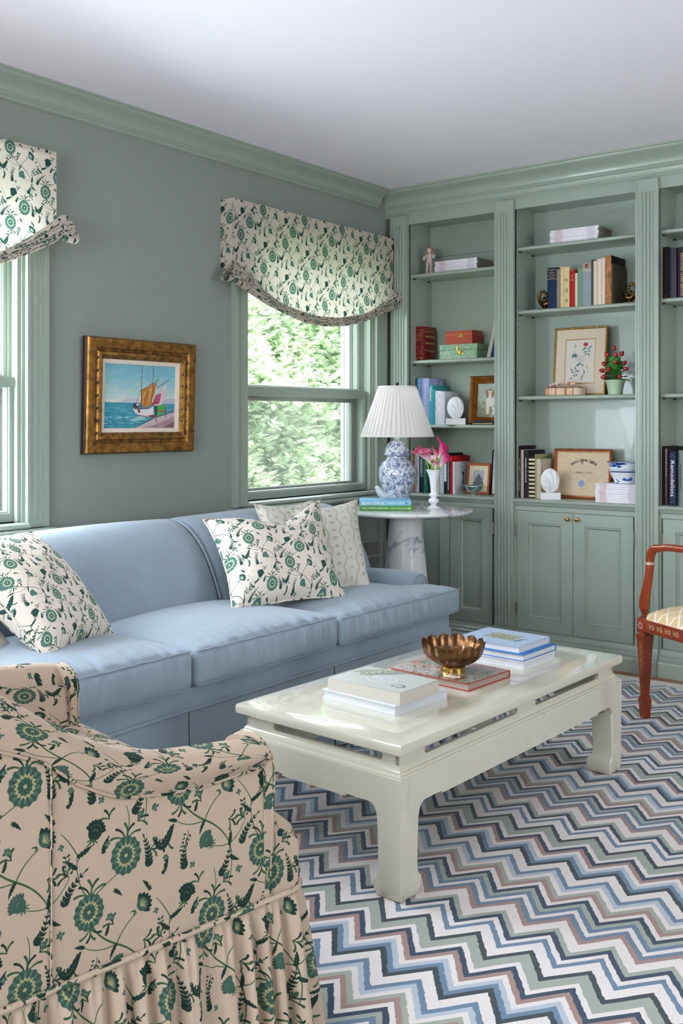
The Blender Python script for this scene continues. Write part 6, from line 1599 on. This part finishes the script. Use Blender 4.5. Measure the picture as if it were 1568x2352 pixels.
# small framed etching, silver bowl, white frame
c = Canvas(200, 280, (176, 180, 190), 2.0, wrap=False); r8 = random.Random(2)
for k in range(60): x = r8.uniform(0, 100); c.stroke([(x, r8.uniform(70, 130)), (x+r8.uniform(6, 20), r8.uniform(90, 140))], .8, (120, 124, 136), .6)
c.poly([(0, 0), (0, 40), (20, 52), (36, 44), (44, 70), (56, 40), (80, 58), (100, 40), (100, 0)], (96, 98, 106))
for x, w_, h_ in ((22, 7, 84), (36, 6, 96), (50, 9, 112), (64, 6, 98), (78, 7, 86)): c.poly([(x-w_, 30), (x-w_, h_-14), (x, h_), (x+w_, h_-14), (x+w_, 30)], (74, 76, 84)); c.stroke([(x-w_*.4, 34), (x-w_*.4, h_-18)], 2.5, (178, 180, 188))
for k in range(90): x = r8.uniform(0, 100); c.stroke([(x, r8.uniform(0, 36)), (x+r8.uniform(-8, 8), r8.uniform(4, 44))], 1.0, r8.choice(((40, 42, 48), (150, 152, 160))), .7)
M_etch = img_mat('ruin_etching', c.image('ruin_etching'), 1, 1, .4, ext='EXTEND')
frame_thing('small etching in an orange wood frame behind the silver bowl', 'picture', .438, .578, CT, .166, 4.680, .13, [(0, 0), (0, .010), (.003, .012), (.011, .011), (.013, .007), (.013, 0)], mat('cherry_frame', (176, 84, 40), .35, var=.2, noise_scale=40), 'etch', M_etch, .026, mat('cream_mat', (222, 208, 178), .8))
c = Canvas(200, 300, (214, 216, 218), 2.0, wrap=False); c.poly([(54, 30), (100, 30), (100, 84), (78, 76), (66, 60), (60, 44)], (98, 102, 106)); c.poly([(50, 26), (72, 34), (84, 24), (60, 20)], (240, 240, 240)); c.poly([(76, 74), (100, 70), (100, 96), (84, 90)], (150, 152, 154))
frame_thing('white matted photograph in a thin black frame by the pilaster on the left counter', 'picture', .585, .690, CT, .238, 4.690, .10, [(0, 0), (0, .012), (.002, .014), (.004, .012), (.004, 0)], M_black, 'ph', img_mat('shore_photo', c.image('shore_photo'), 1, 1, .3, ext='EXTEND'), .0)
M_silv = mat('silver_glass', (176, 196, 190), .15, .85)
sb_ = thing('silver_bowl', 'small footed silver bowl with rope rim on the left counter', 'bowl', (.540, 4.580, CT))
m_ = MB(); m_.lathe([(.0001, .012), (.012, .012), (.026, .018), (.038, .030), (.046, .046), (.0485, .052), (.046, .052), (.036, .034), (.0001, .016)], c=sb_.location, n=36); obj('bowl', m_, M_silv, sb_, smooth='all')
m_ = MB(); m_.lathe([(.0001, 0), (.014, 0), (.016, .003), (.011, .006), (.010, .012), (.0001, .013)], c=sb_.location, n=24); obj('foot', m_, M_silv, sb_, smooth='all')
m_ = MB()
for k in range(36): a = 2*pi*k/36; m_.ico(Vector(sb_.location)+Vector((.0475*math.cos(a), .0475*math.sin(a), .053)), .0026, 1)
o = obj('rope_rim', m_, M_silv, sb_, smooth='all'); o['kind'] = 'stuff'
# middle bookcase
magstack('M1', 1.221, 4.600, .254, .165, 8, .0082, 'in the stack on the top middle shelf', 0, 3, grp='magazines on the top middle shelf')
G5 = 'old books on the second middle shelf'; M_dkpages = flatm(70, 60, 48)
row('M2', [
 ('thick navy book with gold band lettering at the left of the old books', .953, 1.003, 1.945, (24, 40, 66), {'pages': M_dkpages, 'texts': [('The', .93, .012, .006, M_goldp, True), ('Science', .88, .028, .008, M_goldp, True), ('of', .845, .008, .005, M_goldp, True), ('Psychology', .805, .038, .008, M_goldp, True), ('Winter', .76, .026, .006, M_goldp, True)], 'bands': [(.945, .952, M_goldp), (.715, .724, M_goldp)]}),
 ('taupe cloth book beside the thick navy book', 1.003, 1.023, 1.934, (132, 124, 108), {'pages': M_dkpages}),
 ('plain straw yellow book beside the floral spined one', 1.023, 1.042, 1.944, (206, 184, 138), {}),
 ('straw yellow book with blue flowers down its spine', 1.042, 1.072, 1.940, (210, 186, 140), {}),
 ('red book with gold lettering among the old books', 1.072, 1.101, 1.920, (158, 34, 34), {'texts': [('CODE', .86, .018, .007, M_goldp, True), ('AND', .80, .010, .004, M_goldp, True), ('CIPHER', .74, .022, .007, M_goldp, True)]}),
 ('small cream book right of the red old book', 1.101, 1.115, 1.906, (212, 194, 170), {}),
 ('sage green cloth book among the old books', 1.115, 1.139, 1.930, (112, 142, 118), {}),
 ('wide grey blue book with torn spine top', 1.139, 1.186, 1.950, (140, 148, 154), {'bands': [(.80, .86, flatm(176, 164, 150)), (.86, .99, flatm(150, 142, 134))], 'texts': [('ESSAYS', .27, .026, .004, M_ink, True), ('WOLFE', .22, .016, .004, M_ink, True)]}),
 ('thin dark grey book right of the grey blue one', 1.186, 1.197, 1.964, (74, 72, 64), {}),
 ('first of the three cream spined books, slightly shortest', 1.197, 1.218, 1.956, (206, 190, 172), {}),
 ('middle one of the three cream spined books', 1.218, 1.239, 1.963, (214, 198, 180), {}),
 ('third cream spined book next to the worn brown spine', 1.239, 1.257, 1.966, (210, 196, 184), {}),
 ('tall black book with worn orange brown spine at the right end', 1.257, 1.289, 1.976, (20, 20, 18), {'d': .17, 'spine': mat('worn_spine', (160, 108, 62), .8, var=.5, noise_scale=50)}),
 ('thin pale book behind the right bronze bookend', 1.2895, 1.296, 1.935, (90, 84, 70), {'d': .175}),
], 4.600, G5)
for ob_ in [o for o in COL.objects if o.get('label', '').startswith('straw yellow book with blue')]:
    m_ = MB(); r9 = random.Random(1)
    for zc in (.035, .088, .138):
        for k in range(16):
            a = r9.uniform(0, 6.28); q = r9.uniform(.001, .0105); x, z = 1.057+q*math.cos(a)*.9, SH['M2']+zc+q*1.4*math.sin(a); s_ = .0026; m_.add([(x-s_, 4.5966, z), (x, 4.5966, z-s_*.6), (x+s_, 4.5966, z), (x, 4.5966, z+s_*.6)], [(0, 1, 2, 3)])
    o = obj('flower_print', m_, flatm(74, 84, 104), ob_); o['kind'] = 'stuff'
for ob_ in [o for o in COL.objects if o.get('label', '').startswith('wide grey blue')]:
    m_ = MB(); m_.add([(x, 4.5966, SH['M2']+z) for x, z in ((1.156, .206), (1.172, .205), (1.169, .192), (1.163, .185), (1.157, .188))], [(0, 1, 2, 3, 4)]); obj('torn_patch', m_, flatm(140, 60, 32), ob_)
M_brz = mat('dark_bronze_gilt', (104, 80, 44), .2, .95, var=.5, noise_scale=24)
def swan(label, x, y, z, fl):
    t = thing('bronze_bookend', label, 'bookend', (x, y, z)); P = lambda a, b, c_=0: Vector((x+fl*a, y+c_, z+b))
    m_ = MB(); m_.box(x-.034, x+.034, y-.022, y+.022, z, z+.008, bev=.002); obj('base', m_, M_brz, t)
    m_ = MB(); pth = [(.034, .060, .003), (.028, .048, .011), (.016, .036, .018), (.0, .030, .020), (-.014, .034, .016), (-.026, .046, .011), (-.034, .064, .0085), (-.033, .082, .008), (-.022, .094, .0078), (-.006, .096, .0078), (.006, .086, .0075), (.010, .074, .0072), (.004, .064, .009), (-.006, .060, .006), (-.014, .057, .002)]
    m_.tube([P(a, b) for a, b, c_ in pth], [c_ for a, b, c_ in pth], 14); obj('swan_body', m_, M_brz, t, smooth='all')
    for s_ in (-1, 1):
        m_ = MB(); m_.tube([P(-.008, .034, s_*.015), P(.008, .044, s_*.019), P(.026, .058, s_*.014), P(.036, .070, s_*.008)], [.006, .011, .008, .002], 10, flat=.55); obj('wing', m_, M_brz, t, smooth='all')
    m_ = MB(); m_.tube([P(0, .008), P(0, .024)], [.014, .009], 10); obj('stand', m_, M_brz, t, smooth='all')
swan('bronze bookend with curled neck at the left of the old books', .918, 4.645, SH['M2'], 1)
swan('bronze bookend with curled tail at the right of the old books, by the pilaster', 1.362, 4.645, SH['M2'], -1)
# botanical print
c = Canvas(400, 620, (206, 198, 190), 4.0, wrap=False); GG = (74, 112, 104); G2_ = (120, 140, 126)
def lf(x, y, a, L, w, col=GG): c.ell(x+L/2*math.cos(a), y+L/2*math.sin(a), L/2, w, a, col, 1, 14)
c.stroke([(30, 98), (31, 128)], .8, G2_); c.ell(32, 134, 3.4, 6.5, 0, (172, 158, 160)); c.ell(29, 131, 2, 4, .4, (182, 168, 168)); c.stroke([(26, 100), (26, 118)], .6, G2_)
for a in (.1, .6, 1.2, 1.9, 2.6, 3.0, 3.7, 5.6): lf(30, 97, a, 11, 2.3)
c.ell(68, 138, 8.5, 7.5, 0, (190, 62, 62), 1, 24, 8, .06); c.ell(68, 138, 4.5, 4, 0, (168, 44, 50)); c.disk(68, 138, 1.4, (120, 36, 40))
c.stroke([(68, 130), (72, 118), (78, 102)], .8, GG)
for x, y, a in ((70, 124, 2.9), (66, 122, 3.6), (74, 118, .8), (76, 112, .3), (72, 114, 3.6), (78, 106, -1.2), (74, 106, 3.8), (80, 126, .5)): lf(x, y, a, 11, 2.2)
for k in range(9):
    a = .7+k*.22; c.stroke([(50, 70), (50+24*math.cos(a), 70+28*math.sin(a))], .5, G2_)
    for q in range(3): c.ell(50+(14+5*q)*math.cos(a)+q, 70+(16+6*q)*math.sin(a), 1.5, 1, a, (150, 152, 150), 1, 8)
lf(50, 70, -2.5, 16, 4, (92, 122, 132)); lf(52, 70, -.7, 16, 3.6, (132, 150, 140)); c.stroke([(50, 70), (66, 40), (62, 20)], .7, G2_)
for x, y, a in ((64, 46, -1.3), (66, 40, -1.7), (62, 28, -2.2), (60, 20, -2)): lf(x, y, a, 12, 1.7)
c.ell(76, 56, 5, 5.5, .3, (206, 190, 104), 1, 18, 5, .15); c.stroke([(76, 50), (78, 42)], .7, G2_); c.ell(78, 40, 2.6, 2, 0, (150, 140, 90))
c.stroke([(24, 20), (30, 36), (36, 48)], .8, G2_)
for x, y, a in ((24, 20, -2.4), (28, 30, -.8), (30, 36, 2.6), (33, 42, .2), (36, 48, 1.8), (36, 34, -1.1), (40, 40, .4), (26, 44, 2.4)): lf(x, y, a, 11, 2.4, (96, 120, 116))
M_bot = img_mat('botanical_print', c.image('botanical_print'), 1, 1, .5, ext='EXTEND')
M_rope = mat('rope_gilt', (150, 118, 62), .4, .7, var=.5, noise_scale=120, bump=(200, .8))
t, mpf, f_ = frame_thing('tall framed botanical print with five painted flowers', 'picture', .940, 1.222, SH['M3'], .348, 4.690, .10, [(0, 0), (0, .010), (.003, .013), (.008, .013), (.011, .008), (.011, 0)], M_rope, 'bot', M_bot, .055, mat('beige_mat', (208, 192, 170), .85))
m_ = MB(); m_.ring(.060, .222, .060, .288, [(0, .0065), (.003, .0075), (.004, .0065)], mpf); obj('gilt_fillet', m_, M_goldp, t)
# shell-covered basket
bs = thing('shell_basket', 'small wicker box topped with seashells in front of the botanical print', 'basket', (1.038, 4.615, SH['M3'])); bo = Vector(bs.location)
m_ = MB(); m_.box(bo.x-.088, bo.x+.088, bo.y-.030, bo.y+.045, bo.z, bo.z+.038, bev=.004); obj('basket_core', m_, flatm(168, 128, 92), bs)
rb = random.Random(7); CC = [mat('willow_a', (214, 186, 158), .7), mat('willow_b', (190, 128, 84), .7), mat('willow_c', (224, 206, 188), .7)]
def stake(x, y):
    m_ = MB(); m_.tube([(x, y, bo.z+.001), (x+.0012, y, bo.z+.010), (x-.001, y, bo.z+.019), (x+.001, y, bo.z+.028), (x, y, bo.z+.038)], [.0030, .0040, .0032, .0040, .0030], 6); obj('woven_stake', m_, rb.choice(CC), bs, smooth='all')
for k in range(26): stake(bo.x-.086+.172*k/25, bo.y-.032)
for k in range(9): stake(bo.x+.089, bo.y-.028+.07*k/8)
m_ = MB(); m_.box(bo.x-.080, bo.x+.080, bo.y-.026, bo.y+.040, bo.z+.038, bo.z+.045, bev=.003); obj('basket_lid', m_, flatm(150, 110, 96), bs)
m_ = MB(); m_.ring(bo.x-.084, bo.x+.084, bo.y-.029, bo.y+.043, [(0, bo.z+.038), (0, bo.z+.041), (.003, bo.z+.041)]); obj('cord', m_, flatm(96, 44, 48), bs)
SCs = [mat('shell_white', (226, 216, 208), .4), mat('shell_peach', (222, 176, 128), .4), mat('shell_rose', (190, 120, 100), .4)]
for k in range(22):
    x = bo.x-.068+.136*rb.random(); y = bo.y-.016+.048*rb.random(); s_ = rb.uniform(.0075, .0125); m_ = MB()
    M = Matrix.Rotation(rb.uniform(0, 6), 3, 'Z') @ Matrix.Rotation(rb.uniform(-.9, .9), 3, 'X'); q = []
    for i in range(30): a = i*.55; rr_ = s_*(1-i/32); q.append(Vector((x, y, bo.z+.048+.014*(1-abs(x-bo.x)/.08)))+M @ Vector((rr_*.5*math.cos(a), rr_*.5*math.sin(a), s_*1.6*i/30)))
    m_.tube(q, [s_*.52*(1-i/31) for i in range(30)], 6); obj('seashell', m_, rb.choice(SCs), bs, smooth='all')
# ceramic strawberry plant
sp_t = thing('strawberry_plant', 'ceramic strawberry plant with red berries in a pale green pot', 'ornament', (1.298, 4.625, SH['M3'])); so = Vector(sp_t.location)
m_ = MB(); m_.lathe([(.0001, 0), (.033, 0), (.035, .003), (.036, .020), (.041, .046), (.045, .060), (.048, .061), (.049, .070), (.046, .072), (.043, .066), (.0001, .062)], c=so, n=40); obj('pot', m_, mat('celadon_glaze', (168, 190, 160), .2, coat=.5, var=.08), sp_t, smooth=50)
M_lf = mat('strawberry_leaf', (74, 146, 62), .3, coat=.4, var=.35, noise_scale=40); M_be = mat('strawberry_red', (160, 22, 34), .25, coat=.5, var=.15, noise_scale=60); M_cap = mat('strawberry_cap', (150, 160, 96), .5)
for k in range(24):
    a = k*2.4; lv = k/23; zb_ = .070+.075*lv; L = .066-.022*lv; el = .15+1.0*lv; m_ = MB(); d = Vector((math.cos(a), math.sin(a), 0)); e = Vector((-d.y, d.x, 0)); b0 = so+Vector((0, 0, zb_))+d*.004
    def lp_(u, v): 
        w = .026*math.sin(pi*min(1, v*.92+.06))**.8*(1+.12*math.sin(v*22)); up = math.sin(el)*L*v-.014*v*v*(1-lv)
        return b0+d*(math.cos(el)*L*v)+e*(w*(2*u-1))+Vector((0, 0, up+.006*abs(2*u-1)))
    m_.grid(lp_, 4, 8); obj('leaf', m_, M_lf, sp_t, smooth='all')
m_ = MB(); m_.tube([so+Vector((0, 0, .06)), so+Vector((.002, 0, .14)), so+Vector((.004, 0, .205))], [.006, .004, .003], 8); obj('stalk', m_, M_lf, sp_t, smooth='all')
for (x, z, y) in ((-.008, .222, 0), (-.040, .192, -.01), (.014, .188, -.025), (.034, .194, 0), (-.058, .150, 0), (.020, .152, -.045), (-.066, .118, -.01), (-.012, .120, -.052), (.058, .122, -.01), (-.048, .086, -.03), (.040, .086, -.040), (.044, .150, .005)):
    c0 = so+Vector((x*.92, y, z)); st = so+Vector((0, 0, .1+.4*(z-.1))); ax = (c0-st).normalized()
    be = MB(); M = Matrix.Translation(c0) @ ax.to_track_quat('Z', 'Y').to_matrix().to_4x4(); be.lathe([(.0001, -.007), (.009, -.006), (.0115, 0), (.010, .009), (.005, .016), (.0001, .018)], n=12, M=M); bo_ = obj('berry', be, M_be, sp_t, smooth='all')
    cp_ = MB()
    for i in range(5): a = 2*pi*i/5; cp_.add([M @ Vector(p) for p in ((.002*math.cos(a-1), .002*math.sin(a-1), -.0065), (.0118*math.cos(a), .0118*math.sin(a), .001), (.002*math.cos(a+1), .002*math.sin(a+1), -.0065))], [(0, 1, 2)])
    obj('calyx', cp_, M_cap, bo_); s_ = MB(); s_.tube([st, (st+c0)/2+Vector((0, 0, .006)), c0-ax*.006], .0014, 6); obj('stem', s_, M_lf, sp_t, smooth='all')
# middle counter
G6 = 'books on the middle counter'
row('C', [
 ('tall black book at the left end of the middle counter', .797, .8065, 1.050, (24, 24, 28), {'d': .17, 'texts': [('ISTANBUL MODERN', .45, .16, .004, W_, False)]}),
 ('dusty pink book between two black books', .8065, .824, 1.030, (186, 164, 158), {'d': .19}),
 ('black book with white letters MODERN GLAMOUR on the middle counter', .824, .851, 1.028, (34, 34, 38), {'d': .185, 'texts': [('MODERN GLAMOUR', .60, .125, .0055, W_, False), ('KELLY WEARSTLER', .63, .08, .003, W_, False)] if False else [('MODERN GLAMOUR', .58, .125, .007, W_, False)]}),
 ('black and cream horizontally striped book on the middle counter', .852, .886, 1.004, (26, 24, 24), {'d': .16, 'bands': [(.03+.0935*k, .03+.0935*k+.048, mat('cream_stripe', (204, 192, 160), .6)) for k in range(10)], 'texts': [('DOMINO', .5, .0, .0, W_, False)] if False else []}),
 ('olive cover book titled ELEMENTS behind the old map book', .8865, .893, 1.008, (160, 158, 112), {'d': .19, 'cov': [('ELEMENTS', .91, .62, .085, .016, M_ink)]}),
 ('old cream parchment book with map cover behind the shell bookend', .8935, .921, .984, (190, 178, 156), {'d': .165}),
], 4.595, G6)
shell_bookend('white carved shell bookend in front of the diploma on the middle counter', .972, 4.590, CT, .098, .034, .122, .094)
c = Canvas(512, 400, (206, 184, 152), 5.12, wrap=False)
for k in range(400): x, y = random.random()*100, random.random()*78; c.ell(x, y, 4, 3, 0, random.choice(((212, 190, 158), (200, 176, 144), (208, 184, 150))), .35, 8)
rd = random.Random(4)
for k in range(6):
    y = 42-k*3.4; x = 16 if k % 2 else 14; e_ = 78 if k < 3 else 42
    while x < e_: w_ = rd.uniform(1.5, 5); c.stroke([(x, y), (x+w_*.5, y+rd.uniform(-.5, .8)), (x+w_, y)], .4, (126, 104, 84), .7); x += w_+1
    if k >= 3:
        x = 58
        while x < 80: w_ = rd.uniform(1.5, 5); c.stroke([(x, y-1), (x+w_*.5, y+rd.uniform(-.5, .9)), (x+w_, y-.8)], .4, (126, 104, 84), .7); x += w_+1
c.disk(49, 22, 6.2, (128, 150, 196)); c.ell(49, 60, 2.2, 4, 0, (120, 98, 78)); c.ell(49, 60, 1.2, 2.6, 0, (196, 172, 140)); c.stroke([(49, 54), (49, 68)], .5, (110, 88, 70))
M_dip = img_mat('diploma_paper', c.image('diploma_paper'), 1, 1, .5, ext='EXTEND')
t, mpf, f_ = frame_thing('framed diploma on aged paper with a blue seal', 'picture', .940, 1.248, CT, .252, 4.690, .11, [(0, 0), (0, .012), (.003, .015), (.006, .013), (.009, .015), (.012, .010), (.015, .010), (.017, .006), (.017, 0)], mat('walnut_gilt', (158, 92, 52), .35, .35, var=.3, noise_scale=50), 'dip', M_dip)
M3 = Matrix.Rotation(-.11, 3, 'X'); R3 = Vector((1, 0, 0)); U3 = M3 @ Vector((0, 0, 1))
def arc_text(par, s, cx, cz, R, size, spread, mt):
    n_ = len(s)
    for i, ch in enumerate(s):
        if ch == ' ': continue
        a = -spread/2+spread*i/(n_-1); x = cx+R*math.sin(a); z = cz+R*math.cos(a)
        d = R3*math.cos(a)-U3*math.sin(a); u = U3*math.cos(a)+R3*math.sin(a)
        text(par, ch, mpf(x, z, .0048), d, u, size*(.55 if ch in 'ti' else .8 if ch != 'm' else 1.15), size*(1 if ch not in 'aemo' else .72), mt, 'letter')
arc_text(t, 'Beta Gamma Sigma', .162, .085, .110, .0155, 1.22, M_ink)
text(t, 'William A. Terry', mpf(.160, .132, .0048), R3, U3, .090, .012, M_ink)
zt_ = magstack('C', 1.4365, 4.560, .213, .195, 11, .0080, 'in the stack on the middle counter', 0, 5, grp='magazines on the middle counter')
# blue and white landscape bowl on the magazines
c = Canvas(1024, 256, (222, 226, 232), 1.0); rw = random.Random(9); BB = [(38, 66, 150), (58, 88, 170), (28, 46, 120)]
for X in (0, 512):
    for k in range(130): c.ell(X+rw.uniform(60, 270), rw.uniform(40, 84)*(1), rw.uniform(6, 18), rw.uniform(3, 7), rw.uniform(-.3, .3), rw.choice(BB+[(170, 184, 214)]), .75, 10)
    c.poly([(X+230, 60), (X+330, 70), (X+300, 84), (X+310, 96), (X+250, 100), (X+220, 80)], BB[2])
    for bx_, by in ((80, 110), (190, 90)): c.poly([(X+bx_-30, by), (X+bx_+30, by), (X+bx_+16, by+16), (X+bx_, by+38), (X+bx_-14, by+16)], BB[0])
    for q in range(5): c.ell(X+190+rw.uniform(-16, 40), 120+12*q, 22-3*q, 6, 0, BB[q % 3], 1, 10)
    c.poly([(X+260, 168), (X+300, 190), (X+330, 170), (X+370, 200), (X+400, 160), (X+350, 150), (X+300, 152)], BB[1])
c.stroke([(0, 250), (1024, 250)], 12, BB[2]); c.stroke([(0, 14), (1024, 14)], 4, BB[1])
M_china = img_mat('landscape_china', c.image('landscape_china'), 1/(2*pi*.088), 1/.125, .1, coat=.7)
cb = thing('china_bowl', 'blue and white landscape china bowl standing on the magazine stack', 'bowl', (1.342, 4.650, zt_+.0005))
m_ = MB(); hexr = lambda a, r, z: r*(1+.030*math.cos(6*a))
m_.lathe([(.0001, .004), (.055, .004), (.057, 0), (.059, .002), (.058, .010), (.066, .024), (.076, .046), (.081, .070), (.084, .090), (.089, .099)], c=cb.location, n=96, rf=hexr, uvr=.088); obj('bowl', m_, M_china, cb, smooth='all')
m_ = MB(); m_.lathe([(.089, .099), (.0885, .101), (.086, .100), (.080, .088), (.072, .050), (.050, .014), (.0001, .010)], c=cb.location, n=96, rf=hexr); ins = obj('bowl_inside', m_, flatm(216, 222, 228, rough=.15), cb, smooth='all')
m_ = MB(); m_.tube([(cb.location[0]+hexr(a, .0888, 0)*math.cos(a), cb.location[1]+hexr(a, .0888, 0)*math.sin(a), cb.location[2]+.1005+.0015*math.cos(6*a)) for a in [2*pi*k/72 for k in range(72)]], .0016, 6, closed=True); obj('rim_line', m_, flatm(40, 58, 120, rough=.2), cb, smooth='all')
# right bookcase
G7 = 'black books on the second right shelf'; G8 = 'books on the right counter'
M_purp = mat('purple_black_leather', (42, 34, 50), .35, spec=.3, var=.4, noise_scale=30)
row('R2', [
 ('nearly black leather book first from the left on the right bookcase', 1.5395, 1.566, 1.986, (24, 16, 16), {'pages': M_dkpages, 'texts': [('X', .06, .008, .006, flatm(150, 70, 30), True)]}),
 ('dark purple book with creased spine in the right bookcase', 1.568, 1.604, 1.978, M_purp, {'pages': M_dkpages}),
 ('black purple book with gold capital lettering in the right bookcase', 1.608, 1.650, 1.978, mat('plum_black', (30, 22, 36), .4, spec=.2), {'pages': M_dkpages, 'texts': [('ASSOCIATED CLAIMS SERVICES', .46, .20, .011, M_goldp, False)]}),
 ('black book beyond the gold lettered one in the right bookcase', 1.654, 1.690, 1.975, (30, 26, 34), {'pages': M_dkpages}),
], 4.600, G7)
row('C', [
 ('black book at the left end of the right counter', 1.5395, 1.551, 1.058, (20, 18, 20), {'d': .19, 'yf': 4.59}),
 ('plum spined book lettered in white capitals on the right counter', 1.5515, 1.5665, 1.050, (96, 66, 72), {'d': .17, 'yf': 4.59, 'texts': [('JONATHAN ADLER', .74, .125, .0085, W_, False), ('100 WAYS TO HAPPY CHIC YOUR LIFE', .34, .09, .003, W_, False)]}),
 ('black spined book beside the honeycomb patterned one', 1.5675, 1.580, 1.056, (24, 20, 24), {'d': .18, 'yf': 4.59}),
 ('navy honeycomb patterned book with large white lettering', 1.5805, 1.6115, 1.036, (26, 30, 48), {'d': .19, 'yf': 4.57, 'texts': [('Remodelista', .50, .165, .0165, W_, False)]}),
 ('grey green book with photo cover at the right edge on the right counter', 1.6125, 1.640, 1.040, (120, 134, 128), {'d': .19, 'yf': 4.595, 'texts': [('Remodelista', .5, .12, .010, M_ink, False)]}),
], 4.590, G8)
for ob_ in [o for o in COL.objects if o.get('label', '').startswith('navy honeycomb')]:
    m_ = MB(); s_ = .0085
    for i in range(18):
        for j in range(3):
            cx_ = 1.5855+j*.0105; cz_ = CT+.010+i*.0140+(.0070 if j % 2 else 0)
            if cz_ > CT+.244: continue
            for k in range(6):
                a0, a1 = pi/3*k, pi/3*(k+1); p, q = (cx_+.0068*math.cos(a0), cz_+.0068*math.sin(a0)), (cx_+.0068*math.cos(a1), cz_+.0068*math.sin(a1))
                if max(p[0], q[0]) > 1.6105 or min(p[0], q[0]) < 1.581: continue
                dx, dz = q[0]-p[0], q[1]-p[1]; L = math.hypot(dx, dz); nx_, nz_ = -dz/L*.0004, dx/L*.0004
                yy = 4.5672+.0004
                m_.add([(p[0]-nx_, yy, p[1]-nz_), (q[0]-nx_, yy, q[1]-nz_), (q[0]+nx_, yy, q[1]+nz_), (p[0]+nx_, yy, p[1]+nz_)], [(0, 1, 2, 3)])
    o = obj('honeycomb_print', m_, flatm(96, 104, 140), ob_); o['kind'] = 'stuff'
an = thing('gold_ornament', 'gold branch shaped ornament just showing at the right edge', 'ornament', (1.70, 4.64, SH['R3'])); ao = Vector(an.location)
M_gl2 = mat('gold_leaf_metal', (180, 130, 60), .3, 1)
for pth in (((0, 0, .01), (-.01, 0, .04), (-.035, 0, .062), (-.050, 0, .085)), ((-.035, 0, .062), (-.030, 0, .10), (-.046, 0, .128)), ((0, 0, .01), (.02, 0, .06), (.03, 0, .13)), ((-.030, 0, .100), (-.01, 0, .13), (-.014, 0, .160))):
    m_ = MB(); m_.tube([ao+Vector(p) for p in pth], [.007, .006, .005, .003][:len(pth)] if len(pth) == 4 else [.006, .005, .003], 8); obj('branch', m_, M_gl2, an, smooth='all')
m_ = MB(); m_.lathe([(.0001, 0), (.035, 0), (.032, .008), (.0001, .014)], c=ao, n=20); obj('base', m_, M_gl2, an, smooth=True)
